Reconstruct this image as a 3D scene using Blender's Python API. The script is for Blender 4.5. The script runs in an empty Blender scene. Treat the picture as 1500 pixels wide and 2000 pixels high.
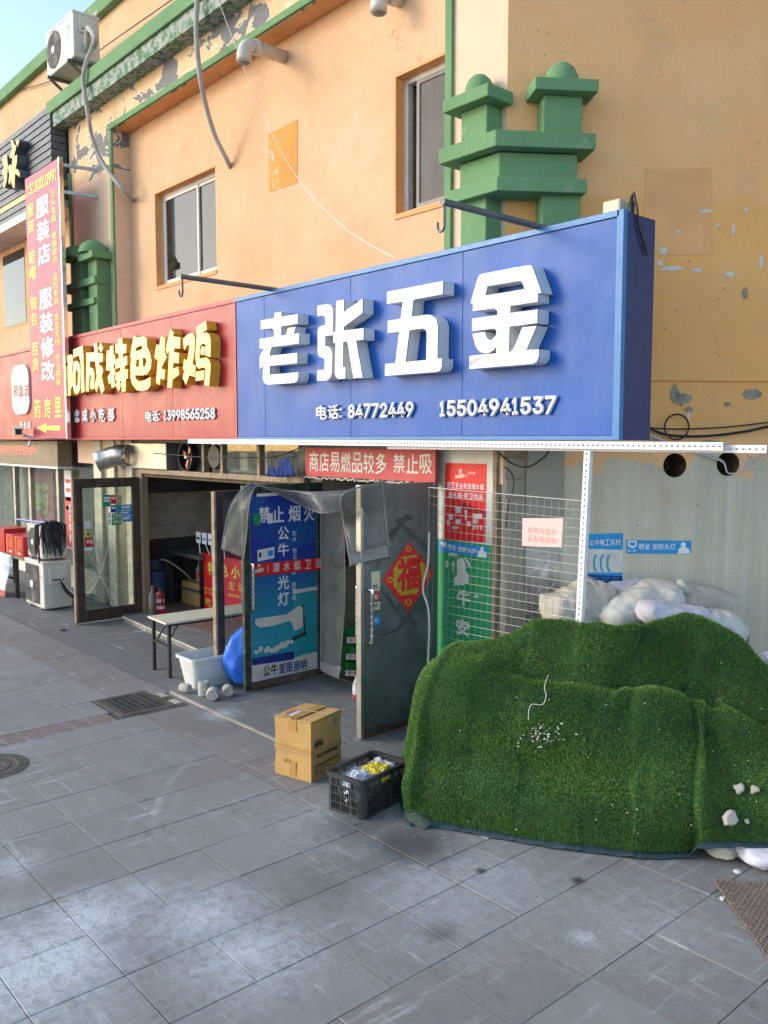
import bpy, bmesh, math, random
import numpy as np
from mathutils import Vector as V, Matrix
from mathutils import noise as mnoise
from mathutils.geometry import tessellate_polygon
R = math.radians
rnd = random.Random(7)
sc = bpy.context.scene
C = sc.collection

# ------------------------------------------------------------------ camera
FPX, YH, EYE = 1690.0, 858.0, 2.35
pitch = math.atan((1000 - YH) / FPX)
az = R(41.2)
FW = V((-math.cos(az), math.sin(az), 0)); RT = V((FW.y, -FW.x, 0)); UP = V((0, 0, 1))
F3 = FW * math.cos(pitch) - UP * math.sin(pitch)
U3 = FW * math.sin(pitch) + UP * math.cos(pitch)
CAM = V((0, 0, EYE))
cd = bpy.data.cameras.new('camera'); cam = bpy.data.objects.new('camera', cd); C.objects.link(cam)
cd.lens = FPX / 2000 * 36; cd.sensor_width = 36; cd.sensor_fit = 'AUTO'; cd.clip_start = 0.05; cd.clip_end = 600
cam.matrix_world = Matrix(((RT.x, U3.x, -F3.x, CAM.x), (RT.y, U3.y, -F3.y, CAM.y), (RT.z, U3.z, -F3.z, CAM.z), (0, 0, 0, 1)))
sc.camera = cam
sc.render.resolution_x, sc.render.resolution_y = 768, 1024

# ------------------------------------------------------------------ sky, sun, exposure
SUN = V((0.64, 0.68, -0.38)).normalized()          # direction the light travels: from the street's left, low
elev = math.asin(-SUN.z)
w = bpy.data.worlds.new('World'); sc.world = w; w.use_nodes = True
nt = w.node_tree; nt.nodes.clear()
sky = nt.nodes.new('ShaderNodeTexSky'); sky.sky_type = 'NISHITA'; sky.sun_disc = False
sky.sun_elevation = elev; sky.sun_rotation = math.atan2(-SUN.x, -SUN.y)
sky.air_density = 1.0; sky.dust_density = 1.0; sky.ozone_density = 1.0; sky.altitude = 20
bg = nt.nodes.new('ShaderNodeBackground'); bg.inputs[1].default_value = 0.15
wo = nt.nodes.new('ShaderNodeOutputWorld')
nt.links.new(sky.outputs[0], bg.inputs[0]); nt.links.new(bg.outputs[0], wo.inputs[0])
sd = bpy.data.lights.new('sun', 'SUN'); sd.energy = 0.5; sd.angle = R(16); sd.color = (1.0, 0.96, 0.90)
so = bpy.data.objects.new('sun', sd); C.objects.link(so)
so.rotation_euler = SUN.to_track_quat('-Z', 'Y').to_euler(); so.location = (-20, -20, 15)
vs = sc.view_settings; vs.view_transform = 'Standard'; vs.look = 'None'; vs.gamma = 1; vs.exposure = 1.38
vs.use_curve_mapping = False
vs.use_white_balance = True; vs.white_balance_temperature = 6700; vs.white_balance_tint = 8
sc.cycles.use_denoising = True
sc.cycles.max_bounces = 8; sc.cycles.transparent_max_bounces = 16

# ------------------------------------------------------------------ planes and pixels
def ray(x, y): return (F3 * FPX + RT * (x - 750) - U3 * (y - 1000)).normalized()
class Plane:
    def __init__(s, o, u, v=(0, 0, 1)):
        s.o, s.u, s.v = V(o), V(u).normalized(), V(v).normalized(); s.n = s.u.cross(s.v)
    def w(s, a, b, n=0): return s.o + s.u * a + s.v * b + s.n * n
    def ab(s, x, y, n=0):
        d = ray(x, y); t = (s.o + s.n * n - CAM).dot(s.n) / d.dot(s.n)
        p = CAM + d * t - s.o; return (p.dot(s.u), p.dot(s.v))
    def pt(s, x, y, n=0): return s.w(*s.ab(x, y, n), n)
    def rect(s, x0, y0, x1, y1, n=0):
        a0, b1 = s.ab(x0, y0, n); a1, b0 = s.ab(x1, y1, n); return a0, b0, a1, b1
    def shift(s, n): return Plane(s.o + s.n * n, s.u, s.v)
def PA(Y): return Plane((0, Y, 0), (1, 0, 0))
def PX(X): return Plane((X, 0, 0), (0, 1, 0))
COR = V((-4.43, 5.1, 0))
PB = Plane(COR, (0.576, 0.817, 0))
def G(x, y, z=0):
    d = ray(x, y); t = (z - CAM.z) / d.z; return CAM + d * t

# ------------------------------------------------------------------ object helpers
WL = {}
def setprops(o, label=None, cat=None, group=None, kind=None):
    if label: o['label'] = label
    if cat: o['category'] = cat
    if group: o['group'] = group
    if kind: o['kind'] = kind
def place(o, loc, parent=None):
    C.objects.link(o)
    p = WL[parent.as_pointer()] if parent else V((0, 0, 0))
    WL[o.as_pointer()] = V(loc)
    if parent: o.parent = parent
    o.location = V(loc) - p
def thing(name, label, cat, loc, group=None, kind=None):
    o = bpy.data.objects.new(name, None); o.empty_display_size = 0.1
    place(o, loc); setprops(o, label, cat, group, kind); return o
class MB:
    def __init__(s): s.v = []; s.f = []
    def add(s, vs, fs):
        k = len(s.v); s.v += [tuple(p) for p in vs]; s.f += [tuple(i + k for i in f) for f in fs]; return s
    def hexa(s, c8): return s.add(c8, [(0, 3, 2, 1), (4, 5, 6, 7), (0, 1, 5, 4), (1, 2, 6, 5), (2, 3, 7, 6), (3, 0, 4, 7)])
    def box(s, x0, y0, z0, x1, y1, z1):
        x0, x1 = sorted((x0, x1)); y0, y1 = sorted((y0, y1)); z0, z1 = sorted((z0, z1))
        return s.hexa([(x0, y0, z0), (x1, y0, z0), (x1, y1, z0), (x0, y1, z0), (x0, y0, z1), (x1, y0, z1), (x1, y1, z1), (x0, y1, z1)])
    def pbox(s, P, a0, a1, b0, b1, n0, n1):
        a0, a1 = sorted((a0, a1)); b0, b1 = sorted((b0, b1)); n0, n1 = sorted((n0, n1))
        return s.hexa([P.w(a0, b0, n1), P.w(a0, b0, n0), P.w(a1, b0, n0), P.w(a1, b0, n1), P.w(a0, b1, n1), P.w(a0, b1, n0), P.w(a1, b1, n0), P.w(a1, b1, n1)][0:8]) if False else s.hexa([P.w(a0, b0, n1), P.w(a1, b0, n1), P.w(a1, b0, n0), P.w(a0, b0, n0), P.w(a0, b1, n1), P.w(a1, b1, n1), P.w(a1, b1, n0), P.w(a0, b1, n0)])
    def bar(s, p, q, wd, ht, up=(0, 0, 1)):
        p, q = V(p), V(q); d = (q - p).normalized(); up = V(up)
        if abs(d.dot(up)) > .98: up = V((1, 0, 0))
        e = d.cross(up).normalized(); u = e.cross(d)
        e, u = e * wd / 2, u * ht / 2
        return s.hexa([p - e - u, q - e - u, q + e - u, p + e - u, p - e + u, q - e + u, q + e + u, p + e + u])
    def tube(s, pts, r, seg=8, cap=True, closed=False):
        pts = [V(p) for p in pts]; n = len(pts); k0 = len(s.v)
        rs = r if isinstance(r, (list, tuple)) else [r] * n
        pu = None
        for i, p in enumerate(pts):
            if closed: d = pts[(i + 1) % n] - pts[i - 1]
            else: d = pts[min(i + 1, n - 1)] - pts[max(i - 1, 0)]
            d = d.normalized() if d.length > 0 else V((0, 0, 1))
            if pu is None:
                pu = d.orthogonal().normalized()
            pu = (pu - d * pu.dot(d)); pu = pu.normalized() if pu.length > 1e-6 else d.orthogonal().normalized()
            e = d.cross(pu)
            for j in range(seg):
                t = 2 * math.pi * j / seg
                s.v.append(tuple(p + (pu * math.cos(t) + e * math.sin(t)) * rs[i]))
        m = n if closed else n - 1
        for i in range(m):
            for j in range(seg):
                a = k0 + i * seg + j; b = k0 + i * seg + (j + 1) % seg
                i2 = (i + 1) % n
                c = k0 + i2 * seg + (j + 1) % seg; d_ = k0 + i2 * seg + j
                s.f.append((a, b, c, d_))
        if cap and not closed:
            s.f.append(tuple(k0 + j for j in range(seg))[::-1]); s.f.append(tuple(k0 + (n - 1) * seg + j for j in range(seg)))
        return s
    def lathe(s, base, prof, axis=(0, 0, 1), seg=20):
        base = V(base); ax = V(axis).normalized(); e1 = ax.orthogonal().normalized(); e2 = ax.cross(e1)
        k0 = len(s.v); n = len(prof)
        for (r, h) in prof:
            for j in range(seg):
                t = 2 * math.pi * j / seg
                s.v.append(tuple(base + ax * h + (e1 * math.cos(t) + e2 * math.sin(t)) * max(r, 1e-4)))
        for i in range(n - 1):
            for j in range(seg):
                s.f.append((k0 + i * seg + j, k0 + i * seg + (j + 1) % seg, k0 + (i + 1) * seg + (j + 1) % seg, k0 + (i + 1) * seg + j))
        s.f.append(tuple(k0 + j for j in range(seg))[::-1]); s.f.append(tuple(k0 + (n - 1) * seg + j for j in range(seg)))
        return s
    def prism(s, P, poly, n0, n1, holes=()):
        # flat shape with thickness in plane P; poly in (a, b)
        def area(q): return sum(q[i - 1][0] * q[i][1] - q[i][0] * q[i - 1][1] for i in range(len(q)))
        loops = [list(poly) if area(poly) > 0 else list(poly)[::-1]] + [list(h) if area(h) < 0 else list(h)[::-1] for h in holes]
        flat = [p for l in loops for p in l]; k0 = len(s.v); N = len(flat)
        tris = tessellate_polygon([[V((a, b, 0)) for a, b in l] for l in loops])
        s.v += [tuple(P.w(a, b, n1)) for a, b in flat]
        s.v += [tuple(P.w(a, b, n0)) for a, b in flat]
        for t in tris:
            (ax, ay), (bx, by), (cx, cy) = (flat[i] for i in t)
            if (bx - ax) * (cy - ay) - (by - ay) * (cx - ax) < 0: t = t[::-1]
            s.f.append(tuple(k0 + i for i in t)); s.f.append(tuple(k0 + N + i for i in t[::-1]))
        if abs(n1 - n0) > 1e-6:
            o = k0
            for l in loops:
                m = len(l)
                for i in range(m):
                    j = (i + 1) % m
                    s.f.append((o + i, o + N + i, o + N + j, o + j))
                o += m
        return s
    def grid(s, rows, closed=False):
        # rows of equal length point lists
        k0 = len(s.v); m = len(rows[0])
        for r in rows: s.v += [tuple(p) for p in r]
        for i in range(len(rows) - 1):
            for j in range(m if closed else m - 1):
                j2 = (j + 1) % m
                s.f.append((k0 + i * m + j, k0 + i * m + j2, k0 + (i + 1) * m + j2, k0 + (i + 1) * m + j))
        return s
    def mesh(s, name, center=None):
        A = np.array(s.v, dtype=float)
        c = V((A.min(0) + A.max(0)) / 2) if center is None else V(center)
        me = bpy.data.meshes.new(name)
        me.from_pydata([tuple(V(p) - c) for p in s.v], [], s.f); me.update()
        return me, c
    def build(s, name, mat, parent=None, label=None, cat=None, group=None, kind=None, smooth=False, bevel=0, seg=2, solid=0, sub=0):
        me, c = s.mesh(name)
        if mat: me.materials.append(mat)
        if smooth:
            me.polygons.foreach_set('use_smooth', [True] * len(me.polygons))
            if smooth != 'all': me.set_sharp_from_angle(angle=R(40))
        o = bpy.data.objects.new(name, me)
        place(o, c, parent)
        if solid:
            m = o.modifiers.new('solid', 'SOLIDIFY'); m.thickness = solid; m.offset = 0
        if bevel:
            m = o.modifiers.new('bevel', 'BEVEL'); m.width = bevel; m.segments = seg; m.limit_method = 'ANGLE'; m.angle_limit = R(40)
        if sub:
            m = o.modifiers.new('sub', 'SUBSURF'); m.levels = sub; m.render_levels = sub
        setprops(o, label, cat, group, kind)
        return o
def arc(c, r, a0, a1, n, e1, e2):
    return [V(c) + V(e1) * r * math.cos(a0 + (a1 - a0) * i / (n - 1)) + V(e2) * r * math.sin(a0 + (a1 - a0) * i / (n - 1)) for i in range(n)]
def smooth_path(pts, n=6):
    pts = [V(p) for p in pts]; out = []
    for i in range(len(pts) - 1):
        p0 = pts[max(i - 1, 0)]; p1 = pts[i]; p2 = pts[i + 1]; p3 = pts[min(i + 2, len(pts) - 1)]
        for k in range(n):
            t = k / n
            out.append(0.5 * ((2 * p1) + (p2 - p0) * t + (2 * p0 - 5 * p1 + 4 * p2 - p3) * t * t + (3 * p1 - p0 - 3 * p2 + p3) * t ** 3))
    out.append(pts[-1]); return out

try: FONT = bpy.data.fonts.load(bpy.utils.system_resource('DATAFILES', path='fonts') + '/Inter.woff2')
except Exception: FONT = None
# lettering: text turned into a mesh that fills a rectangle of a plane
def txt(s, P, rect, mat, parent, n=0.002, depth=0.0, off=0.012, name='lettering', shear=0.0, spacing=1.0, line=1.0):
    a0, b0, a1, b1 = rect
    cu = bpy.data.curves.new(name, 'FONT'); cu.body = s; cu.size = 1; cu.bevel_depth = max(off, .0); cu.bevel_resolution = 0
    if FONT and s.isascii(): cu.font = FONT; cu.bevel_depth = off + .012
    cu.space_character = spacing; cu.space_line = line
    cu.extrude = .02; cu.resolution_u = 3; cu.align_x = 'CENTER'
    ob = bpy.data.objects.new(name, cu)
    me = bpy.data.meshes.new_from_object(ob)
    bpy.data.objects.remove(ob); bpy.data.curves.remove(cu)
    k = len(me.vertices)
    if k == 0: return None
    co = np.empty(k * 3); me.vertices.foreach_get('co', co); co = co.reshape(-1, 3)
    lo, hi = co.min(0), co.max(0)
    a = a0 + (co[:, 0] - lo[0]) / max(hi[0] - lo[0], 1e-6) * (a1 - a0)
    b = b0 + (co[:, 1] - lo[1]) / max(hi[1] - lo[1], 1e-6) * (b1 - b0)
    a = a + (b - b0) * shear
    nn = (co[:, 2] - lo[2]) / max(hi[2] - lo[2], 1e-6) * max(depth, .0008) + n
    W = np.array(P.o)[None] + a[:, None] * np.array(P.u) + b[:, None] * np.array(P.v) + nn[:, None] * np.array(P.n)
    c = (W.min(0) + W.max(0)) / 2
    me.vertices.foreach_set('co', (W - c).ravel()); me.update()
    me.materials.clear(); me.materials.append(mat); me.name = name
    o = bpy.data.objects.new(name, me); place(o, V(c), parent); return o
def vtxt(s, P, rect, mat, parent, **k):
    # upright column of characters, each fitted to its own cell
    a0, b0, a1, b1 = rect; n = len(s); h = (b1 - b0) / n
    for i, ch in enumerate(s):
        if ch == ' ': continue
        txt(ch, P, (a0, b1 - (i + .94) * h, a1, b1 - (i + .06) * h), mat, parent, **k)

# ------------------------------------------------------------------ materials
class N:
    def __init__(s, name):
        s.m = bpy.data.materials.new(name); s.m.use_nodes = True; s.t = s.m.node_tree; s.t.nodes.clear()
        s.out = s.t.nodes.new('ShaderNodeOutputMaterial')
        s.b = s.t.nodes.new('ShaderNodeBsdfPrincipled'); s.t.links.new(s.b.outputs[0], s.out.inputs[0])
        s.geo = s.t.nodes.new('ShaderNodeNewGeometry'); s.pos = s.geo.outputs['Position']
    def n(s, t, **k):
        x = s.t.nodes.new(t)
        for a, v in k.items(): setattr(x, a, v)
        return x
    def l(s, a, b): s.t.links.new(a, b)
    def val(s, inp, v):
        if hasattr(v, 'is_output'): s.l(v, inp)
        else: inp.default_value = v
    def scale(s, vec, sx, sy, sz):
        m = s.n('ShaderNodeVectorMath', operation='MULTIPLY'); s.l(vec, m.inputs[0]); m.inputs[1].default_value = (sx, sy, sz); return m.outputs[0]
    def noise(s, scale=5, detail=4, rough=.55, vec=None, dist=0):
        x = s.n('ShaderNodeTexNoise'); x.inputs['Scale'].default_value = scale; x.inputs['Detail'].default_value = detail
        x.inputs['Roughness'].default_value = rough; x.inputs['Distortion'].default_value = dist
        s.l(vec or s.pos, x.inputs['Vector']); return x.outputs['Fac']
    def ramp(s, f, a, b):
        m = s.n('ShaderNodeMapRange'); s.val(m.inputs[0], f); m.inputs[1].default_value = a; m.inputs[2].default_value = b; m.clamp = True; return m.outputs[0]
    def math(s, op, a, b=0.0):
        m = s.n('ShaderNodeMath', operation=op); s.val(m.inputs[0], a); s.val(m.inputs[1], b); return m.outputs[0]
    def mix(s, f, a, b):
        m = s.n('ShaderNodeMix', data_type='RGBA'); s.val(m.inputs[0], f)
        for i, c in ((6, a), (7, b)):
            if hasattr(c, 'is_output'): s.l(c, m.inputs[i])
            else: m.inputs[i].default_value = (*c[:3], 1)
        return m.outputs[2]
    def sep(s, vec=None):
        x = s.n('ShaderNodeSeparateXYZ'); s.l(vec or s.pos, x.inputs[0]); return x.outputs
    def bump(s, h, st=.3, d=.01):
        x = s.n('ShaderNodeBump'); x.inputs['Strength'].default_value = st; x.inputs['Distance'].default_value = d
        s.l(h, x.inputs['Height']); s.l(x.outputs[0], s.b.inputs['Normal']); return x
    def cracks(s, scale, width, msc=1.2, lo=.52, hi=.62):
        v = s.n('ShaderNodeTexVoronoi', feature='DISTANCE_TO_EDGE'); v.inputs['Scale'].default_value = scale
        dn = s.n('ShaderNodeTexNoise'); dn.inputs['Scale'].default_value = 6; dn.inputs['Detail'].default_value = 6; s.l(s.pos, dn.inputs['Vector'])
        ad = s.n('ShaderNodeVectorMath', operation='MULTIPLY_ADD'); s.l(dn.outputs['Color'], ad.inputs[0]); ad.inputs[1].default_value = (.35, .35, .35); s.l(s.pos, ad.inputs[2]); s.l(ad.outputs[0], v.inputs['Vector'])
        return s.math('MULTIPLY', s.ramp(v.outputs['Distance'], width, width * .3), s.ramp(s.noise(msc, 3), lo, hi))
    def col(s, c): s.val(s.b.inputs['Base Color'], c if hasattr(c, 'is_output') else (*c[:3], 1))
    def set(s, rough=None, metal=None, spec=None, coat=None, trans=None):
        for k, v in (('Roughness', rough), ('Metallic', metal), ('Specular IOR Level', spec), ('Coat Weight', coat), ('Transmission Weight', trans)):
            if v is not None: s.val(s.b.inputs[k], v)
def mul(c, k): return tuple(min(x * k, 1) for x in c)
def mat(name, base, rough=.6, metal=0, var=.15, scale=6, grime=None, gamt=.35, gscale=2.5, bump=0, bscale=40, spec=.4, coat=0, streak=False):
    s = N(name)
    f = s.noise(scale, 5)
    c = s.mix(s.ramp(f, .3, .7), mul(base, 1 - var), mul(base, 1 + var))
    if grime:
        vec = s.scale(s.pos, 1, 1, .12) if streak else None
        g = s.ramp(s.noise(gscale, 6, .65, vec), .48, .78)
        c = s.mix(s.math('MULTIPLY', g, gamt), c, grime)
    s.col(c)
    rr = s.ramp(s.noise(scale * 2.3, 3), .2, .8)
    s.set(rough=s.math('ADD', s.math('MULTIPLY', rr, .18), rough - .09), metal=metal, spec=spec, coat=coat)
    if bump: s.bump(s.noise(bscale, 4), bump, .004)
    return s.m
def print_mat(name, c, rough=.45): return mat(name, c, rough, var=.06, scale=9)
def glass_mat(name, tint=(.85, .9, .88), rough=.03, dirt=.12, dirtc=(.5, .48, .44), fres=1.5, haze_=0.0):
    s = N(name); s.t.nodes.remove(s.b)
    tr = s.n('ShaderNodeBsdfTransparent'); tr.inputs[0].default_value = (*tint, 1)
    gl = s.n('ShaderNodeBsdfGlossy'); gl.inputs['Roughness'].default_value = rough; gl.inputs[0].default_value = (1, 1, 1, 1)
    fr = s.n('ShaderNodeFresnel'); fr.inputs[0].default_value = fres
    m = s.n('ShaderNodeMixShader'); s.l(s.math('MULTIPLY', fr.outputs[0], s.math('SUBTRACT', 1.0, s.geo.outputs['Backfacing'])), m.inputs[0]); s.l(tr.outputs[0], m.inputs[1]); s.l(gl.outputs[0], m.inputs[2])
    d = s.n('ShaderNodeBsdfDiffuse'); d.inputs[0].default_value = (*dirtc, 1)
    m2 = s.n('ShaderNodeMixShader')
    f = s.math('ADD', s.math('MULTIPLY', s.ramp(s.noise(7, 6, .7), .35, .75), dirt), haze_)
    s.l(f, m2.inputs[0]); s.l(m.outputs[0], m2.inputs[1]); s.l(d.outputs[0], m2.inputs[2]); s.l(m2.outputs[0], s.out.inputs[0])
    return s.m

def wall_orange():
    s = N('orange_plaster')
    big = s.noise(.9, 5, .6); mid = s.noise(5, 6, .65); st = s.noise(3.2, 5, .6, s.scale(s.pos, 1, 1, .1))
    c = s.mix(s.ramp(big, .35, .68), (.66, .39, .225), (.69, .46, .30))
    c = s.mix(s.math('MULTIPLY', s.ramp(st, .5, .75), .35), c, (.62, .45, .31))
    c = s.mix(s.math('MULTIPLY', s.ramp(mid, .55, .8), .3), c, (.52, .28, .15))
    c = s.mix(s.math('MULTIPLY', s.ramp(s.noise(1.7, 7, .7, s.scale(s.pos, 1, 1, .55)), .5, .72), .42), c, (.62, .46, .27))
    c = s.mix(s.math('MULTIPLY', s.ramp(s.noise(2.6, 8, .75), .56, .70), .4), c, (.50, .29, .17))
    ck = s.cracks(1.1, .005, 1.2, .56, .66); c = s.mix(s.math('MULTIPLY', ck, .4), c, (.30, .17, .09))
    fine = s.noise(38, 4, .7)
    c = s.mix(s.math('MULTIPLY', s.ramp(fine, .66, .78), .3), c, (.45, .30, .2))
    s.col(c); s.set(rough=.85, spec=.25)
    s.bump(s.math('ADD', s.math('ADD', s.noise(9, 7, .75), s.math('MULTIPLY', s.noise(90, 3), .35)), s.math('MULTIPLY', ck, -.8)), .5, .016); return s.m
def wall_corner():
    # wall round the corner: orange plaster above, pale grey-green render below a ragged line
    s = N('corner_wall_plaster')
    z = s.sep()[2]
    big = s.noise(1.1, 5, .6); mid = s.noise(6, 6, .65)
    o = s.mix(s.ramp(big, .35, .68), (.88, .44, .185), (.90, .53, .265))
    # older deeper orange coat in the band between the two ledges
    band = s.math('MULTIPLY', s.ramp(s.math('ADD', z, s.math('MULTIPLY', mid, .3)), 4.38, 4.3), s.ramp(z, 2.3, 2.5))
    o = s.mix(s.math('MULTIPLY', band, .5), o, (.82, .39, .09))
    o = s.mix(s.math('MULTIPLY', s.ramp(mid, .58, .8), .35), o, (.72, .42, .22))
    g = s.mix(s.ramp(s.noise(2.2, 6, .6, s.scale(s.pos, 1.6, 1.6, .12)), .36, .66), (.50, .44, .335), (.66, .60, .49))
    g = s.mix(s.math('MULTIPLY', s.ramp(s.noise(5, 6, .65, s.scale(s.pos, 2, 2, .06)), .55, .72), .6), g, (.68, .68, .62))
    g = s.mix(s.math('MULTIPLY', s.ramp(s.noise(3.1, 6, .7, s.scale(s.pos, 1.5, 1.5, .2)), .55, .78), .6), g, (.42, .35, .25))
    edge = s.ramp(s.math('ADD', z, s.math('MULTIPLY', s.math('SUBTRACT', s.noise(2.6, 7, .7), .5), 1.1)), 2.16, 2.24)
    c = s.mix(edge, g, o)
    ck = s.cracks(.9, .0045, 1.4, .56, .66); c = s.mix(s.math('MULTIPLY', ck, .45), c, (.32, .2, .11))
    c = s.mix(s.math('MULTIPLY', s.ramp(s.noise(1.9, 8, .75), .54, .70), .4), c, (.52, .37, .22))
    spots = s.ramp(s.noise(26, 3, .5), .71, .74)
    c = s.mix(s.math('MULTIPLY', spots, .7), c, (.16, .13, .10))
    s.col(c); s.set(rough=.88, spec=.2)
    s.bump(s.math('ADD', s.noise(12, 6, .7), s.math('MULTIPLY', s.noise(80, 3), .4)), .4, .012); return s.m
def peeling(name, base, under, light, th=.56, sc_=3.0, stretch=1.0):
    s = N(name)
    f = s.noise(sc_, 8, .62, s.scale(s.pos, 1, 1, stretch), .6)
    p = s.ramp(f, th, th + .012); ring = s.ramp(f, th - .035, th - .01)
    c = s.mix(s.ramp(s.noise(2, 4), .3, .7), mul(base, .9), mul(base, 1.1))
    c = s.mix(s.math('MULTIPLY', ring, .75), c, light); c = s.mix(p, c, s.mix(s.noise(20, 4), mul(under, .7), mul(under, 1.3)))
    s.col(c); s.set(rough=.85, spec=.2)
    s.bump(s.math('ADD', s.math('MULTIPLY', s.noise(30, 4), .3), s.math('SUBTRACT', 1.0, p)), .8, .012); return s.m

def paving(name, base, warm):
    # stone slabs: tone per slab, speckle, white cement dust, wet stains and chalky scrapes
    s = N(name)
    oi = s.n('ShaderNodeObjectInfo')
    c = s.mix(oi.outputs['Random'], mul(base, .92), mul(base, 1.1))
    c = s.mix(s.math('MULTIPLY', s.ramp(s.noise(1.3, 5, .6), .4, .7), .5), c, warm)
    c = s.mix(s.math('MULTIPLY', s.ramp(s.noise(3.5, 8, .75, s.scale(s.pos, 1, 1.7, 1)), .45, .75), .38), c, mul(base, 1.55))
    spk = s.noise(260, 2, .6); c = s.mix(s.math('MULTIPLY', s.ramp(spk, .56, .7), .4), c, (.42, .43, .44))
    c = s.mix(s.math('MULTIPLY', s.ramp(spk, .44, .3), .5), c, mul(base, .3))
    for vx, vy in ((1, .12), (.16, 1)):
        c = s.mix(s.math('MULTIPLY', s.math('MULTIPLY', s.ramp(s.noise(13, 8, .7, s.scale(s.pos, vx, vy, 1)), .57, .68), s.ramp(s.noise(.9, 4), .38, .55)), .5), c, (.52, .54, .54))
    c = s.mix(s.math('MULTIPLY', s.ramp(s.noise(4.2, 9, .8), .57, .64), .5), c, mul(base, .5))
    def blob(x, y, r0, r1, ns, lo=.42, hi=.62):
        d = s.n('ShaderNodeVectorMath', operation='DISTANCE'); s.l(s.pos, d.inputs[0]); d.inputs[1].default_value = (x, y, 0)
        fall = s.ramp(d.outputs['Value'], r1, r0); return s.math('MULTIPLY', fall, s.ramp(s.math('ADD', s.noise(ns, 8, .75), s.math('MULTIPLY', fall, .16)), lo + .08, hi + .14))
    white = None
    for (x, y, r0, r1, k) in dust:
        b = s.math('MULTIPLY', blob(x, y, r0, r1, 16, .34, .56), k); white = b if white is None else s.math('MAXIMUM', white, b)
    for (x, y, r, wd) in rings:
        d = s.n('ShaderNodeVectorMath', operation='DISTANCE'); s.l(s.pos, d.inputs[0]); d.inputs[1].default_value = (x, y, 0)
        b = s.ramp(s.math('ABSOLUTE', s.math('SUBTRACT', d.outputs['Value'], r)), wd, wd * .2)
        X = s.sep(); half = s.ramp(s.math('ADD', s.math('MULTIPLY', X[0], -.6), s.math('MULTIPLY', X[1], -.8)), .9, 1.3)
        b = s.math('MULTIPLY', s.math('MULTIPLY', b, half), s.ramp(s.noise(6, 6, .7), .36, .62)); white = s.math('MAXIMUM', white, s.math('MULTIPLY', b, .8))
    c = s.mix(s.math('MULTIPLY', white, s.ramp(s.noise(120, 3, .7), .2, .62)), c, (.66, .70, .74))
    dark = None
    for (x, y, r0, r1, k) in wet:
        b = s.math('MULTIPLY', blob(x, y, r0, r1, 7.5, .40, .44), k); dark = b if dark is None else s.math('MAXIMUM', dark, b)
    c = s.mix(dark, c, (.045, .042, .04))
    s.col(c); s.set(rough=s.math('SUBTRACT', .72, s.math('MULTIPLY', dark, .3)), spec=.35)
    s.bump(s.math('ADD', s.math('MULTIPLY', spk, .5), s.noise(18, 5, .6)), .25, .004); return s.m
g_ = lambda x, y: tuple(G(x, y)[:2])
dust = [(*g_(170, 1795), .05, .45, 1.0), (*g_(390, 1790), .06, .5, .75), (*g_(480, 1860), .06, .55, .75), (*g_(90, 1880), .12, .55, 1.0),
        (*g_(20, 1900), .1, .8, .95), (*g_(280, 1740), .02, .25, .6), (*g_(30, 1690), .03, .28, .55), (*g_(430, 1395), .02, .25, .8), (*g_(1140, 1830), .02, .14, .7),
        (*g_(900, 1720), .2, 1.1, .35), (*g_(640, 1600), .1, .7, .3), (*g_(1250, 1800), .1, .9, .3)]
wet = [(*g_(800, 1650), .1, .42, .75), (*g_(720, 1690), .06, .35, .4), (*g_(650, 1720), .05, .4, .35), (*g_(860, 1820), .03, .13, .4), (*g_(700, 1610), .1, .4, .6), (*g_(1130, 1720), .01, .06, .9), (*g_(940, 1700), .01, .05, .9)]
def circ(p, q, r):
    (ax, ay), (bx, by), (cx, cy) = p, q, r
    d = 2 * (ax * (by - cy) + bx * (cy - ay) + cx * (ay - by))
    ux = ((ax * ax + ay * ay) * (by - cy) + (bx * bx + by * by) * (cy - ay) + (cx * cx + cy * cy) * (ay - by)) / d
    uy = ((ax * ax + ay * ay) * (cx - bx) + (bx * bx + by * by) * (ax - cx) + (cx * cx + cy * cy) * (bx - ax)) / d
    return ux, uy, math.hypot(ax - ux, ay - uy)
rings = [(*circ(g_(303, 1590), g_(340, 1715), g_(370, 1490)), .045), (*circ(g_(335, 1600), g_(372, 1700), g_(400, 1500)), .03)]

m = {}
m['pave'] = paving('grey_granite_paver', (.225, .226, .217), (.20, .193, .18))
m['pave_warm'] = paving('brown_granite_slab', (.205, .195, .183), (.19, .175, .16))
m['pave_red'] = paving('pink_granite_strip', (.20, .155, .145), (.17, .12, .11))
m['apron'] = paving('dark_concrete_apron', (.155, .156, .152), (.14, .136, .13))
m['joint'] = mat('joint_dirt', (.06, .057, .052), .95)
m['kerb'] = mat('pale_kerb_stone', (.42, .36, .30), .8, var=.2, bump=.3)
m['orange'] = wall_orange(); m['corner'] = wall_corner()
m['pier'] = mat('pale_peach_paint', (.74, .53, .39), .85, var=.06, scale=1.5, grime=(.6, .42, .28), gamt=.35, bump=.25, bscale=30, spec=.2)
m['peel'] = peeling('peeling_cream_plaster', (.72, .50, .30), (.20, .20, .21), (.80, .72, .62), .545, 2.3, 1.6)
m['green'] = peeling('green_paint', (.155, .29, .145), (.42, .40, .33), (.25, .36, .22), .665, 3.2)
m['greenrough'] = peeling('flaking_green_paint', (.10, .22, .12), (.36, .38, .36), (.5, .52, .5), .50, 11)
m['reveal'] = mat('orange_reveal_paint', (.72, .36, .15), .85, var=.1)
m['patch'] = peeling('bright_orange_patch', (.62, .30, .085), (.42, .46, .52), (.8, .6, .35), .62, 5)
m['bluesign'] = mat('blue_sign_sheet', (.006, .088, .38), .42, var=.05, scale=1.2, grime=(.07, .15, .38), gamt=.4, gscale=7, streak=True, spec=.3, bump=.25, bscale=2.2)
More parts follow.
